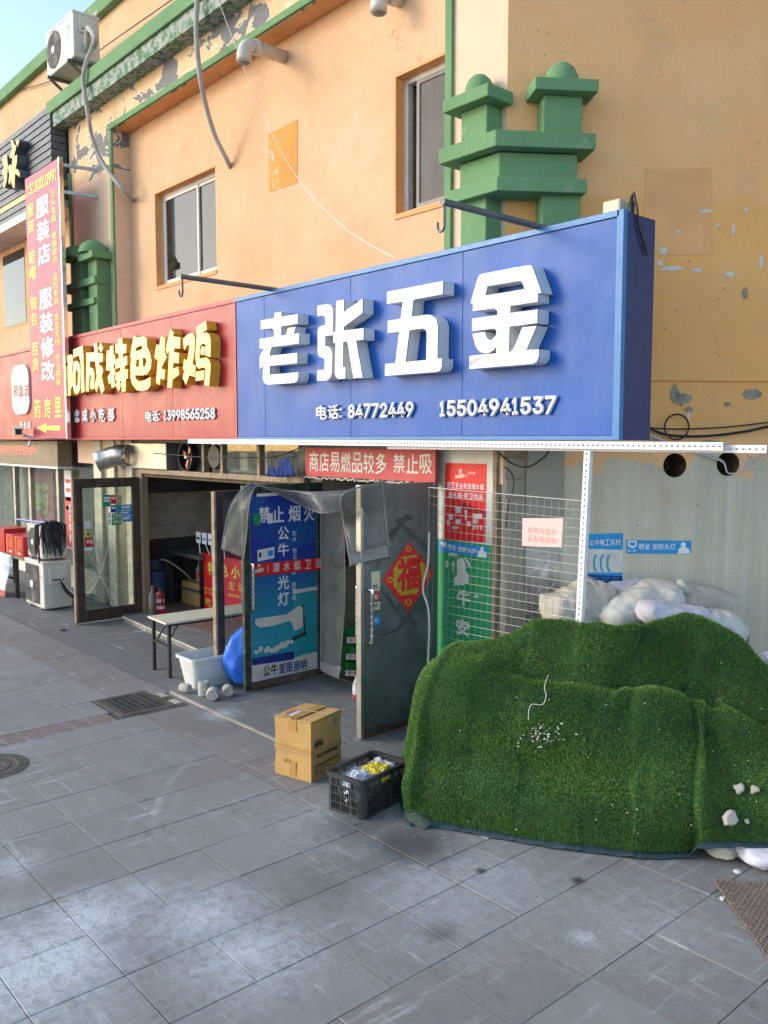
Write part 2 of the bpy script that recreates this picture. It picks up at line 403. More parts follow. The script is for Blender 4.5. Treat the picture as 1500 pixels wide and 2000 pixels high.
m['bluetrim'] = mat('blue_sign_trim', (.022, .17, .42), .35, var=.08)
m['redsign'] = mat('red_sign_sheet', (.33, .012, .026), .42, var=.06, scale=1.2, grime=(.45, .06, .07), gamt=.6, gscale=7, streak=True, spec=.5, bump=.25, bscale=2.2)
m['redtrim'] = mat('red_sign_trim', (.50, .05, .07), .4)
m['pink'] = mat('magenta_sign_print', (.36, .008, .075), .4, var=.06)
def letter_face(name, c):
    s = N(name); c_ = s.mix(s.ramp(s.noise(3, 3), .3, .7), mul(c, .95), c); s.col(c_); s.set(rough=.10, spec=.6, coat=.5)
    s.bump(s.noise(3.6, 1, .4, None, 1.0), .45, .05); return s.m
m['white_face'] = letter_face('glossy_white_acrylic', (.35, .36, .45)); m['yellow_face'] = letter_face('glossy_yellow_acrylic', (.80, .44, .004))
m['steel_side'] = mat('grey_letter_return', (.70, .71, .71), .5, .0, var=.12); m['gold_side'] = mat('ochre_letter_return', (.72, .42, .05), .4, var=.1)
m['white'] = mat('white_print', (.80, .80, .82), .45, var=.05); m['yellow'] = mat('yellow_print', (.85, .68, .08), .45, var=.05)
m['gold'] = mat('gold_paint', (.55, .38, .12), .45, .2, var=.15)
m['slat'] = mat('charcoal_slat', (.10, .115, .13), .55, var=.15, grime=(.2, .2, .2), gamt=.3)
m['dark'] = mat('dark_shadow_metal', (.04, .04, .042), .7)
m['black'] = mat('black_plastic', (.018, .018, .02), .5, var=.2)
m['acwhite'] = mat('aged_white_enamel', (.62, .60, .55), .5, var=.05, scale=3, grime=(.40, .36, .30), gamt=.55, gscale=3.5)
m['acgrill'] = mat('grey_grille_plastic', (.23, .22, .215), .6, var=.15)
m['pvc'] = mat('aged_white_pipe', (.62, .58, .52), .55, var=.08, grime=(.32, .27, .22), gamt=.6, gscale=6)
m['hose'] = mat('grey_wrapped_conduit', (.40, .38, .36), .8, var=.15, bump=.5, bscale=60)
m['steel'] = mat('weathered_steel', (.15, .15, .155), .55, .4, var=.2, grime=(.22, .11, .05), gamt=.5)
m['galv'] = mat('galvanised_sheet', (.40, .40, .385), .38, .8, var=.2, scale=3, grime=(.3, .28, .24), gamt=.5, bump=.2, bscale=5)
m['chrome'] = mat('polished_steel', (.72, .72, .72), .15, 1, var=.05)
m['whitesteel'] = mat('white_painted_steel', (.74, .73, .78), .4, var=.04)
m['wire'] = mat('zinc_wire', (.30, .31, .29), .4, .6, var=.1)
m['brown'] = mat('worn_brown_timber', (.055, .036, .026), .6, var=.45, scale=9, grime=(.20, .14, .10), gamt=.6, gscale=9, streak=True, bump=.3)
m['brownlite'] = mat('bare_timber_edge', (.30, .22, .15), .7, var=.3, scale=14, grime=(.1, .06, .04), gamt=.7, gscale=8)
m['greenframe'] = mat('dark_green_steel', (.018, .04, .032), .45, var=.25, grime=(.25, .26, .25), gamt=.4, gscale=14)
m['greydoor'] = mat('grey_green_steel_door', (.13, .147, .14), .26, var=.2, scale=3, grime=(.26, .275, .26), gamt=.55, gscale=4.5, bump=.1, bscale=8)
m['rust'] = mat('rusty_rail', (.11, .07, .045), .8, var=.4, scale=12, grime=(.3, .26, .2), gamt=.5, gscale=10)
m['glass'] = glass_mat('dusty_glass', (.80, .86, .83), .02, .22, (.42, .43, .40))
m['winglass'] = glass_mat('upper_window_glass', (.25, .24, .22), .015, .14, (.4, .38, .34), 1.5)
m['pvcstrip'] = glass_mat('clear_plastic_strip', (.70, .70, .68), .22, .22, (.42, .41, .39), 1.4, .14)
m['screen'] = mat('grey_fly_screen', (.12, .115, .11), .75, var=.12, scale=3, grime=(.2, .19, .18), gamt=.5, streak=True)
m['winframe'] = mat('aged_white_window_frame', (.66, .64, .60), .5, var=.08, grime=(.4, .36, .3), gamt=.5, gscale=8)
m['cream'] = mat('cream_cladding', (.62, .56, .44), .6, var=.08, grime=(.33, .27, .2), gamt=.5, streak=True)
m['tan'] = mat('brown_cladding', (.26, .20, .13), .65, var=.12, grime=(.16, .12, .08), gamt=.5)
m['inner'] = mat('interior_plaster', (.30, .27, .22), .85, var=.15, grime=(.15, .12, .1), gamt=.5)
m['innerdark'] = mat('dark_interior', (.055, .05, .045), .85, var=.3)  # near-black base for kitchen walls, shop rear wall, window and duct backs
m['floorin'] = mat('indoor_floor', (.19, .13, .10), .7, var=.2, scale=9)
m['tile'] = mat('kitchen_tile', (.46, .42, .36), .3, var=.18, grime=(.12, .1, .08), gamt=.5)
m['cardboard'] = mat('cardboard', (.50, .295, .105), .8, var=.07, scale=4, grime=(.38, .22, .09), gamt=.4, gscale=5, bump=.08)
m['tape'] = mat('packing_tape', (.46, .26, .085), .25, var=.08)
m['ink'] = mat('black_ink', (.03, .025, .02), .7)
m['crate'] = mat('black_crate_plastic', (.028, .030, .033), .5, var=.25, grime=(.17, .16, .15), gamt=.45, gscale=9)
m['bagwhite'] = glass_mat('thin_white_bag', (.75, .75, .78), .25, 1.6, (.75, .76, .8), 1.4)
m['bagyellow'] = mat('yellow_bag', (.80, .60, .05), .35, var=.1)
m['sack'] = mat('woven_white_sack', (.58, .555, .52), .8, var=.08, scale=5, grime=(.40, .34, .28), gamt=.5, gscale=4, bump=.35, bscale=22)
m['sacklav'] = mat('lavender_white_sack', (.58, .56, .63), .75, var=.06, scale=5, grime=(.42, .38, .4), gamt=.4, gscale=4, bump=.35, bscale=22)
m['sackdirty'] = mat('dusty_beige_sack', (.50, .45, .39), .85, var=.12, grime=(.3, .24, .18), gamt=.6, bump=.4, bscale=22)
m['bluebag'] = mat('blue_woven_bag', (.012, .13, .62), .45, var=.15, grime=(.10, .26, .7), gamt=.5, gscale=9, bump=.4, bscale=28)
m['binwhite'] = mat('white_bin_plastic', (.68, .69, .69), .4, var=.04, grime=(.42, .38, .32), gamt=.5, gscale=6)
m['stone'] = mat('pale_granite', (.44, .41, .37), .8, var=.3, scale=60, grime=(.3, .26, .2), gamt=.5)
m['iron'] = mat('cast_iron', (.10, .092, .082), .7, .3, var=.25, grime=(.2, .17, .13), gamt=.6, gscale=9, bump=.3)
m['blacksteel'] = mat('black_table_steel', (.025, .027, .033), .4, .2, var=.2)
m['tabletop'] = mat('cream_laminate', (.66, .61, .46), .4, var=.06, grime=(.45, .40, .28), gamt=.4)
m['gas'] = mat('blue_gas_bottle', (.03, .10, .26), .5, var=.2, grime=(.12, .10, .1), gamt=.5)
m['redpaint'] = mat('red_enamel', (.52, .025, .03), .35, var=.1)
m['redpaper'] = mat('red_paper', (.74, .018, .022), .5, var=.08)
m['redfaded'] = mat('faded_red_board', (.50, .06, .065), .6, var=.1, grime=(.4, .14, .13), gamt=.5)
m['goldprint'] = mat('gold_foil_print', (.62, .40, .05), .35, .3, var=.25, scale=40)
m['pinkpaper'] = mat('faded_pink_paper', (.80, .50, .48), .7, var=.04)
m['pinktext'] = mat('faded_orange_ink', (.68, .36, .28), .7)
m['lightblue'] = mat('sky_blue_print', (.015, .28, .62), .4, var=.05)
m['posterblue'] = mat('blue_poster_print', (.012, .055, .36), .35, var=.12)
m['postteal'] = mat('teal_print', (.02, .30, .38), .35, var=.15)
m['posternavy'] = mat('navy_print', (.008, .03, .22), .35)
m['greenprint'] = mat('green_board', (.012, .30, .11), .45, var=.08, grime=(.1, .3, .17), gamt=.3)
m['whiteboard'] = mat('worn_white_board', (.62, .61, .57), .5, var=.06, grime=(.42, .38, .32), gamt=.5, gscale=5)
m['torn'] = mat('torn_white_paper', (.62, .60, .56), .8, var=.08)
m['barecement'] = mat('bare_cement', (.30, .26, .21), .9, var=.25, scale=12, bump=.5)
m['navycloth'] = mat('navy_cloth', (.018, .045, .20), .85, var=.2)
m['mop'] = mat('dark_mop_yarn', (.035, .036, .04), .9, var=.4, scale=30)
m['purple'] = mat('purple_handle', (.22, .20, .62), .4)
m['straw'] = mat('beige_weave', (.45, .38, .27), .8, var=.2, scale=20)
m['rubbermat'] = mat('brown_rubber_mat', (.20, .15, .125), .8, var=.25, scale=30)
m['hem'] = mat('blue_grey_turf_backing', (.022, .048, .062), .7, var=.2, grime=(.1, .11, .11), gamt=.5, gscale=8)
m['foil'] = mat('scratched_foil', (.50, .50, .50), .3, .7, var=.25, grime=(.16, .15, .14), gamt=.6, gscale=4)
m['orangebox'] = mat('orange_red_carton', (.70, .12, .02), .45, var=.1)
m['paperwhite'] = mat('white_paper', (.75, .74, .76), .7, var=.04)
m['beigelabel'] = mat('beige_sticker', (.58, .54, .40), .5, var=.1)
m['brass'] = mat('copper_blade', (.36, .15, .10), .4, .4, var=.2)
m['ledred'] = None
s = N('red_led_dots'); s.col((.5, .02, .02)); s.b.inputs['Emission Color'].default_value = (1, .06, .05, 1); s.b.inputs['Emission Strength'].default_value = 1.2; m['ledred'] = s.m

# ------------------------------------------------------------------ ground and paving
def struct(o): o['kind'] = 'structure'; return o
struct(MB().box(-150, -150, -1, 150, 150, -.05).build('ground', m['pave']))
pav = thing('pavement', None, None, (-6, 2, 0)); pav['kind'] = 'structure'
MB().box(-22, -3, -.049, 1.5, 3.74, -.014).build('joint_bed', m['joint'], pav)
tile_cache = {}
def paver(x0, y0, x1, y1, mt):
    w_, d_ = round(abs(x1 - x0) - .004, 3), round(abs(y1 - y0) - .004, 3)
    key = (w_, d_, mt)
    if key not in tile_cache:
        h = .03; b = .0018; X, Y = w_ / 2, d_ / 2
        vs_ = [(-X, -Y, -h), (X, -Y, -h), (X, Y, -h), (-X, Y, -h), (-X, -Y, -b), (X, -Y, -b), (X, Y, -b), (-X, Y, -b), (-X + b, -Y + b, 0), (X - b, -Y + b, 0), (X - b, Y - b, 0), (-X + b, Y - b, 0)]
        fs_ = [(0, 1, 5, 4), (1, 2, 6, 5), (2, 3, 7, 6), (3, 0, 4, 7), (4, 5, 9, 8), (5, 6, 10, 9), (6, 7, 11, 10), (7, 4, 8, 11), (8, 9, 10, 11)]
        me = bpy.data.meshes.new('paver'); me.from_pydata(vs_, [], fs_); me.materials.append(m[mt]); tile_cache[key] = me
    o = bpy.data.objects.new('paver', tile_cache[key])
    place(o, ((x0 + x1) / 2, (y0 + y1) / 2, rnd.uniform(-.002, .0005)), pav)
    o.rotation_euler = (rnd.gauss(0, .0014), rnd.gauss(0, .0014), rnd.gauss(0, .002))
T = .4172
xs = [-2.64 - T * k for k in range(11)]; xs2 = [-7.05 - T * k for k in range(24)]
ys = [1.53 + .4172 * k for k in range(-4, 5)]
holes_at = [G(248, 1376)]
def skip(x, y): return -7.5 < x < -6.83 and 3.0 < y < 3.7
for i in range(10):
    j = 0
    while j < 8:
        if ys[j + 1] < 1.0 and xs[i] < -3.6: j += 1; continue
        long_ = rnd.random() < .16 and j < 7
        y1 = ys[j + (2 if long_ else 1)]
        paver(xs[i + 1], ys[j], xs[i], y1, 'pave' if rnd.random() > .02 else 'pave_warm'); j += 2 if long_ else 1
for j in range(3, 8): paver(-7.05, ys[j] - .2, -6.81, ys[j] + .217, 'pave_red')
for i in range(17):
    for j in range(3 if i < 6 else 4, 8):
        if i == 0 and j == 7: continue
        o = .0 if i % 2 else .0
        paver(xs2[i + 1], ys[j] - .05, xs2[i], ys[j + 1] - .05 if j < 7 else 3.203, 'pave')
paver(xs2[1], ys[7] - .05, xs2[0], 3.027, 'pave')
for k in range(26):
    x0, x1 = -3.3 - .66 * (k + 1), -3.3 - .66 * k
    if skip((x0 + x1) / 2, 3.4): continue
    paver(x0, 3.207, x1, 3.70, 'pave_warm')
xw = [-3.3, -3.06, -2.64, -2.12, -1.6, -1.08, -.56, -.04, .5]
yw = [.5, 1.02, 1.54, 2.06, 2.56, 3.06, 3.57, 4.1, 4.62, 5.14]
for i in range(8):
    for j in range(9):
        if i < 2 and yw[j] < 3.2 and not (i < 2 and j >= 6): continue
        paver(xw[i], yw[j] if not (i < 2 and j == 6) else 3.57, xw[i + 1], yw[j + 1], 'pave' if (i, j) in ((3, 4), (4, 3), (3, 8)) else 'pave_warm')
paver(-3.06, 3.207, -2.64, 3.57, 'pave'); paver(-3.3, 3.207, -3.06, 3.57, 'pave_warm')
ap = struct(MB().box(-7.28, 3.735, -.3, -3.3, 9, -.002).build('shop_apron', m['apron']))
MB().box(-7.28, 3.702, -.04, -3.303, 3.733, .004).build('kerb_strip', m['kerb'], ap)
struct(MB().box(-26, 3.704, -.3, -7.285, 9, -.010).build('restaurant_apron', m['apron']))
struct(MB().box(-3.298, 5.145, -.3, 8, 16, -.004).build('side_pavement', m['pave_warm']))
st_ = MB(); P0 = PA(0)
st_.add([], []); q = [(-10.72, 5.13), (-10.72, 4.86), (-10.6, 4.76), (-8.2, 4.60), (-7.32, 4.58), (-7.32, 5.13)]
st_.prism(Plane((0, 0, 0), (1, 0, 0), (0, 1, 0)), q, -.021, .05)
stp = struct(st_.build('door_step', m['apron'], bevel=.008))
MB().tube([(x, y, .047) for x, y in q[1:5]], .012, 6).build('step_nosing', m['kerb'], stp)
MB().box(-7.95, 3.205, -.04, -6.6, 3.70, -.008).build('concrete_surround', m['pave_warm'], pav)
# manhole covers
mh = thing('manhole_cover', 'square cast iron cover with lattice relief set in the grey paving', 'manhole cover', (-7.16, 3.35, -.02))
MB().box(-7.53, 3.03, -.03, -6.82, 3.66, -.005).build('frame_bed', m['iron'], mh)
lid = MB().box(-7.48, 3.06, -.022, -6.87, 3.55, .000).build('lid', m['iron'], mh, bevel=.004)
rib = MB()
for k in range(9):
    t = k * .055
    rib.bar((-7.40 + t, 3.10, .001), (-7.40 + t, 3.50, .001), .008, .012)
for k in range(7): rib.bar((-7.40, 3.12 + k * .06, .000), (-6.95, 3.12 + k * .06, .000), .008, .012)
rib.build('lattice', m['iron'], lid)
for k in range(2): MB().box(-7.3 + k * .26, 3.575, -.02, -7.16 + k * .26, 3.64, .001).build('lifting_slot', m['kerb'], mh)
c0 = G(-22, 1499); mh2 = thing('manhole_cover', 'round cast iron cover half cut off at the left edge of the paving', 'manhole cover', (c0.x, c0.y, 0))
MB().lathe((c0.x, c0.y, -.03), [(.27, 0), (.27, .033), (.225, .036), (.225, .03), (0, .03)], seg=40).build('frame_ring', m['iron'], mh2)
MB().lathe((c0.x, c0.y, -.02), [(.22, 0), (.22, .026), (.19, .026), (.185, .022), (.15, .022), (.145, .026), (.105, .026), (.10, .022), (.068, .022), (.064, .026), (0, .026)], seg=40).build('lid', m['iron'], mh2)

# ------------------------------------------------------------------ the building
bl = thing('market_building', 'two storey orange rendered shop building with green trim and cornice', 'building', (-8, 5.1, 0))
YP = 5.33
RL, RR, ZS = -11.28, -5.06, 6.44                      # recess: left, right, soffit height
pp = PA(YP)
def rectpoly(r): a0, b0, a1, b1 = r; return [(a0, b0), (a1, b0), (a1, b1), (a0, b1)]
w1 = pp.rect(305, 375, 423, 338)[0:1] + (pp.ab(316, 557)[1],) + (pp.ab(422, 350)[0], pp.ab(318, 372)[1])
w1 = (pp.ab(304, 450)[0], pp.ab(310, 560)[1], pp.ab(422, 450)[0], pp.ab(310, 376)[1])
w2 = (pp.ab(773, 300)[0], pp.ab(775, 420)[1], RR + .05, pp.ab(775, 150)[1])
MB().prism(pp, rectpoly((RL, 2.0, RR, ZS + .2)), -.3, 0, [rectpoly(w1), rectpoly((w2[0], w2[1], RR - .01, w2[3]))]).build('recessed_wall', m['orange'], bl)
MB().box(RR, 5.1, 2.0, -4.43, 5.7, 9.0).build('corner_pier', m['pier'], bl)
MB().box(-12.78, 5.1, 2.0, RL, 5.7, 5.95).build('left_pier', m['pier'], bl)
MB().box(-12.78, 5.1, 5.95, RL, 5.7, ZS).build('pier_head', m['peel'], bl)
MB().box(-12.78, 5.1, ZS, RR, 5.7, 6.83).build('frieze', m['peel'], bl)
MB().box(RL, 5.12, ZS - .004, RR, 5.7, ZS + .05).build('soffit', m['reveal'], bl)
mo = MB().pbox(PA(5.1), RL - .075, RR + .075, ZS, ZS + .075, 0, .035).build('green_moulding', m['green'], bl, bevel=.006)
MB().pbox(PA(5.1), RL - .075, RL, 3.3, ZS - .002, 0, .03).build('green_moulding', m['green'], bl, bevel=.006)
MB().pbox(PA(5.1), RR, RR + .075, 3.3, ZS - .002, 0, .03).build('green_moulding', m['green'], bl, bevel=.006)
MB().pbox(PA(5.1), -12.78, -12.715, 3.3, 6.2, 0, .03).build('green_moulding', m['green'], bl)
MB().box(-12.92, 4.90, 6.83, -4.3, 5.9, 7.02).build('cornice_course', m['greenrough'], bl)
MB().box(-12.98, 4.86, 7.022, -4.25, 5.9, 7.20).build('cornice_ledge', m['green'], bl, bevel=.01)
MB().box(-26, 5.9, 6.5, -4.6, 6.2, 8.80).build('parapet', m['orange'], bl)
MB().box(-26, 5.78, 8.802, -4.5, 6.3, 9.02).build('parapet_coping', m['green'], bl, bevel=.01)
MB().box(-26, 5.3, 2.4, -12.78, 5.7, 7.0).build('left_wing_wall', m['orange'], bl)
MB().box(-26, 6.21, 6.9, 4, 14, 7.1).build('roof_slab', m['barecement'], bl)
MB().box(-26, 13.8, 0, 4, 14.1, 6.9).build('rear_wall', m['orange'], bl)
# left wing window seen past the vertical sign
P5 = PA(5.3); r = P5.rect(38, 482, 62, 632)
o = MB().pbox(P5, r[0] - .9, r[2] + .02, r[1], r[3], -.1, .004).build('window', m['reveal'], bl)
MB().pbox(P5, r[0] - .85, r[2] - .22, r[1] + .05, r[3] - .05, 0.005, .012).build('pane', m['winglass'], o)
# peeling flakes on the recessed wall: bright patch where a sign was taken down
pa = [pp.ab(*p) for p in ((525, 262), (582, 233), (581, 357), (526, 376))]
MB().prism(pp, pa, 0, .004).build('paint_patch', m['patch'], bl)
def window(r, name, mullion, mt_glass, curtain):
    a0, b0, a1, b1 = r; n0 = -.13
    fr = MB(); t = .05
    for (x0, x1, y0, y1) in ((a0, a1, b0, b0 + t), (a0, a1, b1 - t, b1), (a0, a0 + t, b0 + t, b1 - t), (a1 - t, a1, b0 + t, b1 - t)): fr.pbox(pp, x0, x1, y0, y1, n0 - .04, n0 + .03)
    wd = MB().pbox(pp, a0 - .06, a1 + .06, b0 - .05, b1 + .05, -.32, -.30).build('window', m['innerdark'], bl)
    fr.build('frame', m['winframe'], wd, bevel=.004)
    for k, (x0, x1) in enumerate(mullion):
        sh = MB(); q = .035; off = n0 + (0 if k else .012)
        for (u0, u1, v0, v1) in ((x0, x1, b0 + t, b0 + t + q), (x0, x1, b1 - t - q, b1 - t), (x0, x0 + q, b0 + t + q, b1 - t - q), (x1 - q, x1, b0 + t + q, b1 - t - q)): sh.pbox(pp, u0, u1, v0, v1, off - .015, off + .015)
        sh.build('sash', m['winframe'] if curtain else m['acgrill'], wd)
        MB().pbox(pp, x0 + q, x1 - q, b0 + t + q, b1 - t - q, off - .004, off + .002).build('pane', mt_glass, wd)
    for rr_ in ((a0 - .002, a0, b0, b1), ):
        pass
    rv = MB()
    rv.pbox(pp, a0 - .02, a0 + .003, b0, b1, -.25, .003).pbox(pp, a0, a1, b1 - .003, b1 + .02, -.25, .003).pbox(pp, a0 - .0, a1, b0 - .04, b0 + .004, -.25, .012)
    rv.build('reveal', m['reveal'], wd)
    if curtain:
        cm = MB(); rows = []
        for j in range(2):
            rows.append([pp.w(mid_ - .02 + i * .016, b0 + .06 if j else b1 - .06, -.22 + .02 * math.sin(i * 1.3)) for i in range(22)])
        cm.grid(rows).build('curtain', m['inner'], wd)
    return wd
mid_ = pp.ab(372, 450)[0]
window(w1, 'w', [(w1[0] + .05, mid_ + .02), (mid_ - .02, w1[2] - .05)], m['winglass'], True)
window((w2[0], w2[1], RR - .005, w2[3]), 'w', [(w2[0] + .16, RR - .02)], m['screen'], False)
# wall round the corner, with two pipe holes
hc = [PB.ab(1318, 909), PB.ab(1422, 906)]
def circle(c, r, n=28): return [(c[0] + r * math.cos(2 * math.pi * i / n), c[1] + r * math.sin(2 * math.pi * i / n)) for i in range(n)]
MB().prism(PB, [(0, -.05), (9, -.05), (9, 9.0), (0, 9.0)], -.28, 0, [circle(hc[0], .096), circle(hc[1], .096)]).build('corner_wall', m['corner'], bl)
for c in hc:
    tb = MB(); tb.grid([[PB.w(*q_, -.002) for q_ in circle(c, .0955)], [PB.w(*q_, -.3) for q_ in circle(c, .0955)]], closed=True)
    tb.build('pipe_sleeve', m['rust'], bl); MB().prism(PB, circle(c, .12), -.36, -.30).build('duct_end', m['innerdark'], bl)
zb1, zb0 = PB.ab(1400, 690)[1], PB.ab(1400, 745)[1]
MB().pbox(PB, .02, 9, zb0, zb1, 0, .018).build('string_course', m['corner'], bl, bevel=.006)
# flakes, bare spots and repainted square on the corner wall
def flake(P, pts, mt, name, par, n=.003, n0=0.0, jag=.012, sub=4, seed=1):
    rr_ = random.Random(seed); ab = [P.ab(*p) for p in pts]; out = []
    for i in range(len(ab)):
        p, q_ = ab[i], ab[(i + 1) % len(ab)]
        for k in range(sub): 
            t = k / sub; out.append((p[0] + (q_[0] - p[0]) * t + rr_.uniform(-jag, jag), p[1] + (q_[1] - p[1]) * t + rr_.uniform(-jag, jag)))
    return MB().prism(P, out, n0, n).build(name, mt, par)
m['darkorange'] = mat('repainted_orange', (.78, .40, .17), .85, var=.08, scale=3)
MB().prism(PB, [PB.ab(*p) for p in ((1258, 331), (1390, 328), (1391, 498), (1262, 500))], 0, .003).build('repainted_square', m['darkorange'], bl)
k = 0
for (x, y, w_, h_, mt) in ((1296, 489, 16, 16, 'torn'), (1310, 525, 46, 9, 'torn'), (1290, 515, 14, 14, 'torn'), (1362, 527, 22, 9, 'torn'), (1425, 536, 22, 9, 'torn'), (1487, 512, 9, 30, 'torn'), (1432, 450, 9, 26, 'torn'), (1326, 453, 12, 6, 'torn'), (1380, 412, 36, 7, 'torn'), (1330, 778, 44, 26, 'barecement'), (1318, 768, 18, 34, 'barecement'), (1470, 770, 38, 24, 'barecement'), (1345, 800, 18, 12, 'barecement'), (1455, 572, 12, 26, 'barecement'), (1458, 411, 9, 8, 'torn'), (1402, 440, 9, 10, 'torn'), (1420, 790, 14, 8, 'barecement'), (1345, 815, 6, 26, 'torn'), (1390, 865, 60, 12, 'barecement'), (1295, 868, 30, 8, 'barecement'), (1220, 1035, 0, 0, None)):
    if not mt: continue
    k += 1; rr_ = random.Random(k)
    pts = [(x + w_ / 2 * math.cos(t) * rr_.uniform(.7, 1.2), y + h_ / 2 * math.sin(t) * rr_.uniform(.7, 1.2)) for t in [i * math.pi / 4 for i in range(8)]]
    flake(PB, pts, m[mt], 'plaster_flake', bl, .004 + (.002 if mt == 'barecement' else 0), 0, .006, 3, k)
# green pavilion reliefs
def plan_prism(poly, z0, z1, name, par, bev=.008):
    return MB().prism(Plane((0, 0, 0), (1, 0, 0), (0, 1, 0)), poly, z0, z1).build(name, m['green'], par, bevel=bev)
BU, BN = PB.u, PB.n
def wrap(x0, s1, d):
    # footprint that runs along the facade from x0 to the corner and on along the corner wall to s1
    an = V((0, -1, 0)); bis = (an + BN).normalized(); co = COR + bis * (d / bis.dot(an))
    e = COR + BU * s1; eo = e + BN * d
    return [(x0, 5.1 + .02), (x0, 5.1 - d), (co.x, co.y), (eo.x, eo.y), (e.x - BN.x * .02, e.y - BN.y * .02), (COR.x - .02, COR.y + .03)]
def zA(x, y, d): return PA(5.1 - d).ab(x, y)[1]
og = bl
for (xl, yl0, yl1, xr, d) in ((856, 292, 322, 1164, .30), (878, 372, 398, 1147, .25)):
    x0 = PA(5.1 - d).ab(xl, yl0)[0]; s1 = PB.shift(d).ab(xr, yl0)[0]
    plan_prism(wrap(x0, s1, d), zA(xl, yl1, d), zA(xl, yl0, d), 'relief_beam', og)
d = .2; x0 = PA(5.1 - d).ab(898, 320)[0]; s1 = PB.shift(d).ab(1128, 300)[0]
plan_prism(wrap(x0, s1, d), zA(898, 374, d), zA(898, 322, d), 'relief_panel', og)
zt = zA(856, 292, .3); zbm = zA(878, 398, .25)
def post(P, a0, a1, ztop, capov, zc0, zc1):
    d = .17
    MB().pbox(P, a0, a1, zt - .01, zc0, -.01, d).build('relief_post', m['green'], og, bevel=.008)
    MB().pbox(P, a0, a1, 3.3, zbm + .01, -.01, d).build('relief_post', m['green'], og, bevel=.008)
    MB().pbox(P, a0 - capov, a1 + capov, zc0, zc1, -.01, d + capov).build('relief_cap', m['green'], og, bevel=.008)
    c = P.w((a0 + a1) / 2, zc1 - .002, .11); r_ = (a1 - a0) * .44
    MB().lathe(c, [(r_, 0), (r_, .02), (r_ * .94, .065), (r_ * .76, .115), (r_ * .45, .15), (.01, .165)], seg=20).build('relief_dome', m['green'], og, smooth=True)
pA = PA(5.1 - .17)
post(PA(5.1), pA.ab(900, 300)[0], pA.ab(950, 300)[0], 0, .1, PA(4.83).ab(880, 215)[1], PA(4.83).ab(880, 190)[1])
pb = PB.shift(.17)
post(PB, pb.ab(1062, 200)[0], pb.ab(1138, 200)[0], 0, .09, PB.shift(.26).ab(1100, 176)[1], PB.shift(.26).ab(1100, 151)[1])
# the same relief on the left pier
PL = PA(5.1); d = .2
def lz(y, x=190): return PA(5.1 - d).ab(x, y)[1]
for (xa, xb, y0, y1) in ((124, 190, 538, 553), (130, 187, 580, 593)):
    r0, r1 = PA(5.1 - d).ab(xa, 540)[0], PA(5.1 - d).ab(xb, 540)[0]
    MB().pbox(PL, r0, r1, lz(y1, xb), lz(y0, xb), -.01, d + .04).build('relief_beam', m['green'], og, bevel=.008)
for (xa, xb, ct) in ((139, 158, 500), (172, 189, 491)):
    r0, r1 = PA(5.1 - d).ab(xa, 540)[0], PA(5.1 - d).ab(xb, 540)[0]
    MB().pbox(PL, r0, r1, 3.3, lz(505, xb), -.01, d).build('relief_post', m['green'], og, bevel=.008)
    MB().pbox(PL, r0 - .1, r1 + .1, lz(505, xb), lz(ct, xb), -.01, d + .1).build('relief_cap', m['green'], og, bevel=.008)
    c = PL.w((r0 + r1) / 2, lz(ct, xb), .18); r_ = .19
    MB().lathe(c, [(r_, 0), (r_, .03), (r_ * .92, .08), (r_ * .72, .13), (r_ * .4, .165), (.01, .18)], seg=20).build('relief_dome', m['green'], og, smooth=True)
# PVC rain outlets through the wall
for (bx, by, L, lab) in ((556, 112, .40, 'white plastic drain elbow poking from the wall near the patch'), (782, 0, .16, 'white plastic drain elbow at the top edge above the window')):
    b = pp.pt(bx, by); r_ = .062
    d1 = V((0, -1, 0)); e = b + d1 * L
    path = [b + V((0, .05, 0)), e] + [e + d1 * .09 * math.sin(t) + V((0, 0, -1)) * .09 * (1 - math.cos(t)) for t in (R(22), R(45), R(68), R(90))]
    path.append(path[-1] + V((0, 0, -.10)))
    pth = thing('drain_pipe', lab, 'pipe', b)
    MB().tube(path, r_, 18, cap=False).build('pipe', m['pvc'], pth, smooth=True, solid=.006)
    MB().tube([e + V((0, .10, 0)), e + V((0, .02, 0))], r_ + .01, 18, cap=False).build('collar', m['pvc'], pth, smooth=True, solid=.004)
    q_ = path[-1]; MB().tube([q_ + V((0, 0, .09)), q_ + V((0, 0, .01))], r_ + .009, 18, cap=False).build('collar', m['pvc'], pth, smooth=True, solid=.004)
# flexible conduits hanging over the cornice
hp = [PA(5.0).pt(182, 88), PA(4.83).pt(166, 130), PA(4.82).pt(163, 165), PA(4.82).pt(172, 225), PA(4.9).pt(182, 275), PA(5.0).pt(205, 325), PA(5.1).pt(240, 370), PA(5.36).pt(263, 395)]
MB().tube(smooth_path(hp), .028, 10).build('conduit', m['hose'], None, 'grey wrapped conduit from the rooftop fan unit down to the wall', 'conduit', 'conduits hanging over the cornice', smooth=True)
hp = [PA(4.83).pt(391, -70), PA(4.82).pt(385, 0), PA(4.82).pt(384, 80), PA(4.9).pt(395, 175), PA(5.1).pt(418, 260), PA(5.25).pt(442, 310), PA(5.36).pt(452, 330)]
MB().tube(smooth_path(hp), .027, 10).build('conduit', m['hose'], None, 'grey conduit dropping from the cornice above the small window', 'conduit', 'conduits hanging over the cornice', smooth=True)
wp = [PA(4.80).pt(412, -40), PA(4.9).pt(460, 90), PA(5.1).pt(520, 240), PA(5.2).pt(590, 360), PA(5.15).pt(680, 450), PA(5.0).pt(768, 502)]
MB().tube(smooth_path(wp), .0032, 5).build('wire', m['paperwhite'], None, 'thin white wire sagging across the orange wall to the blue sign', 'wire')
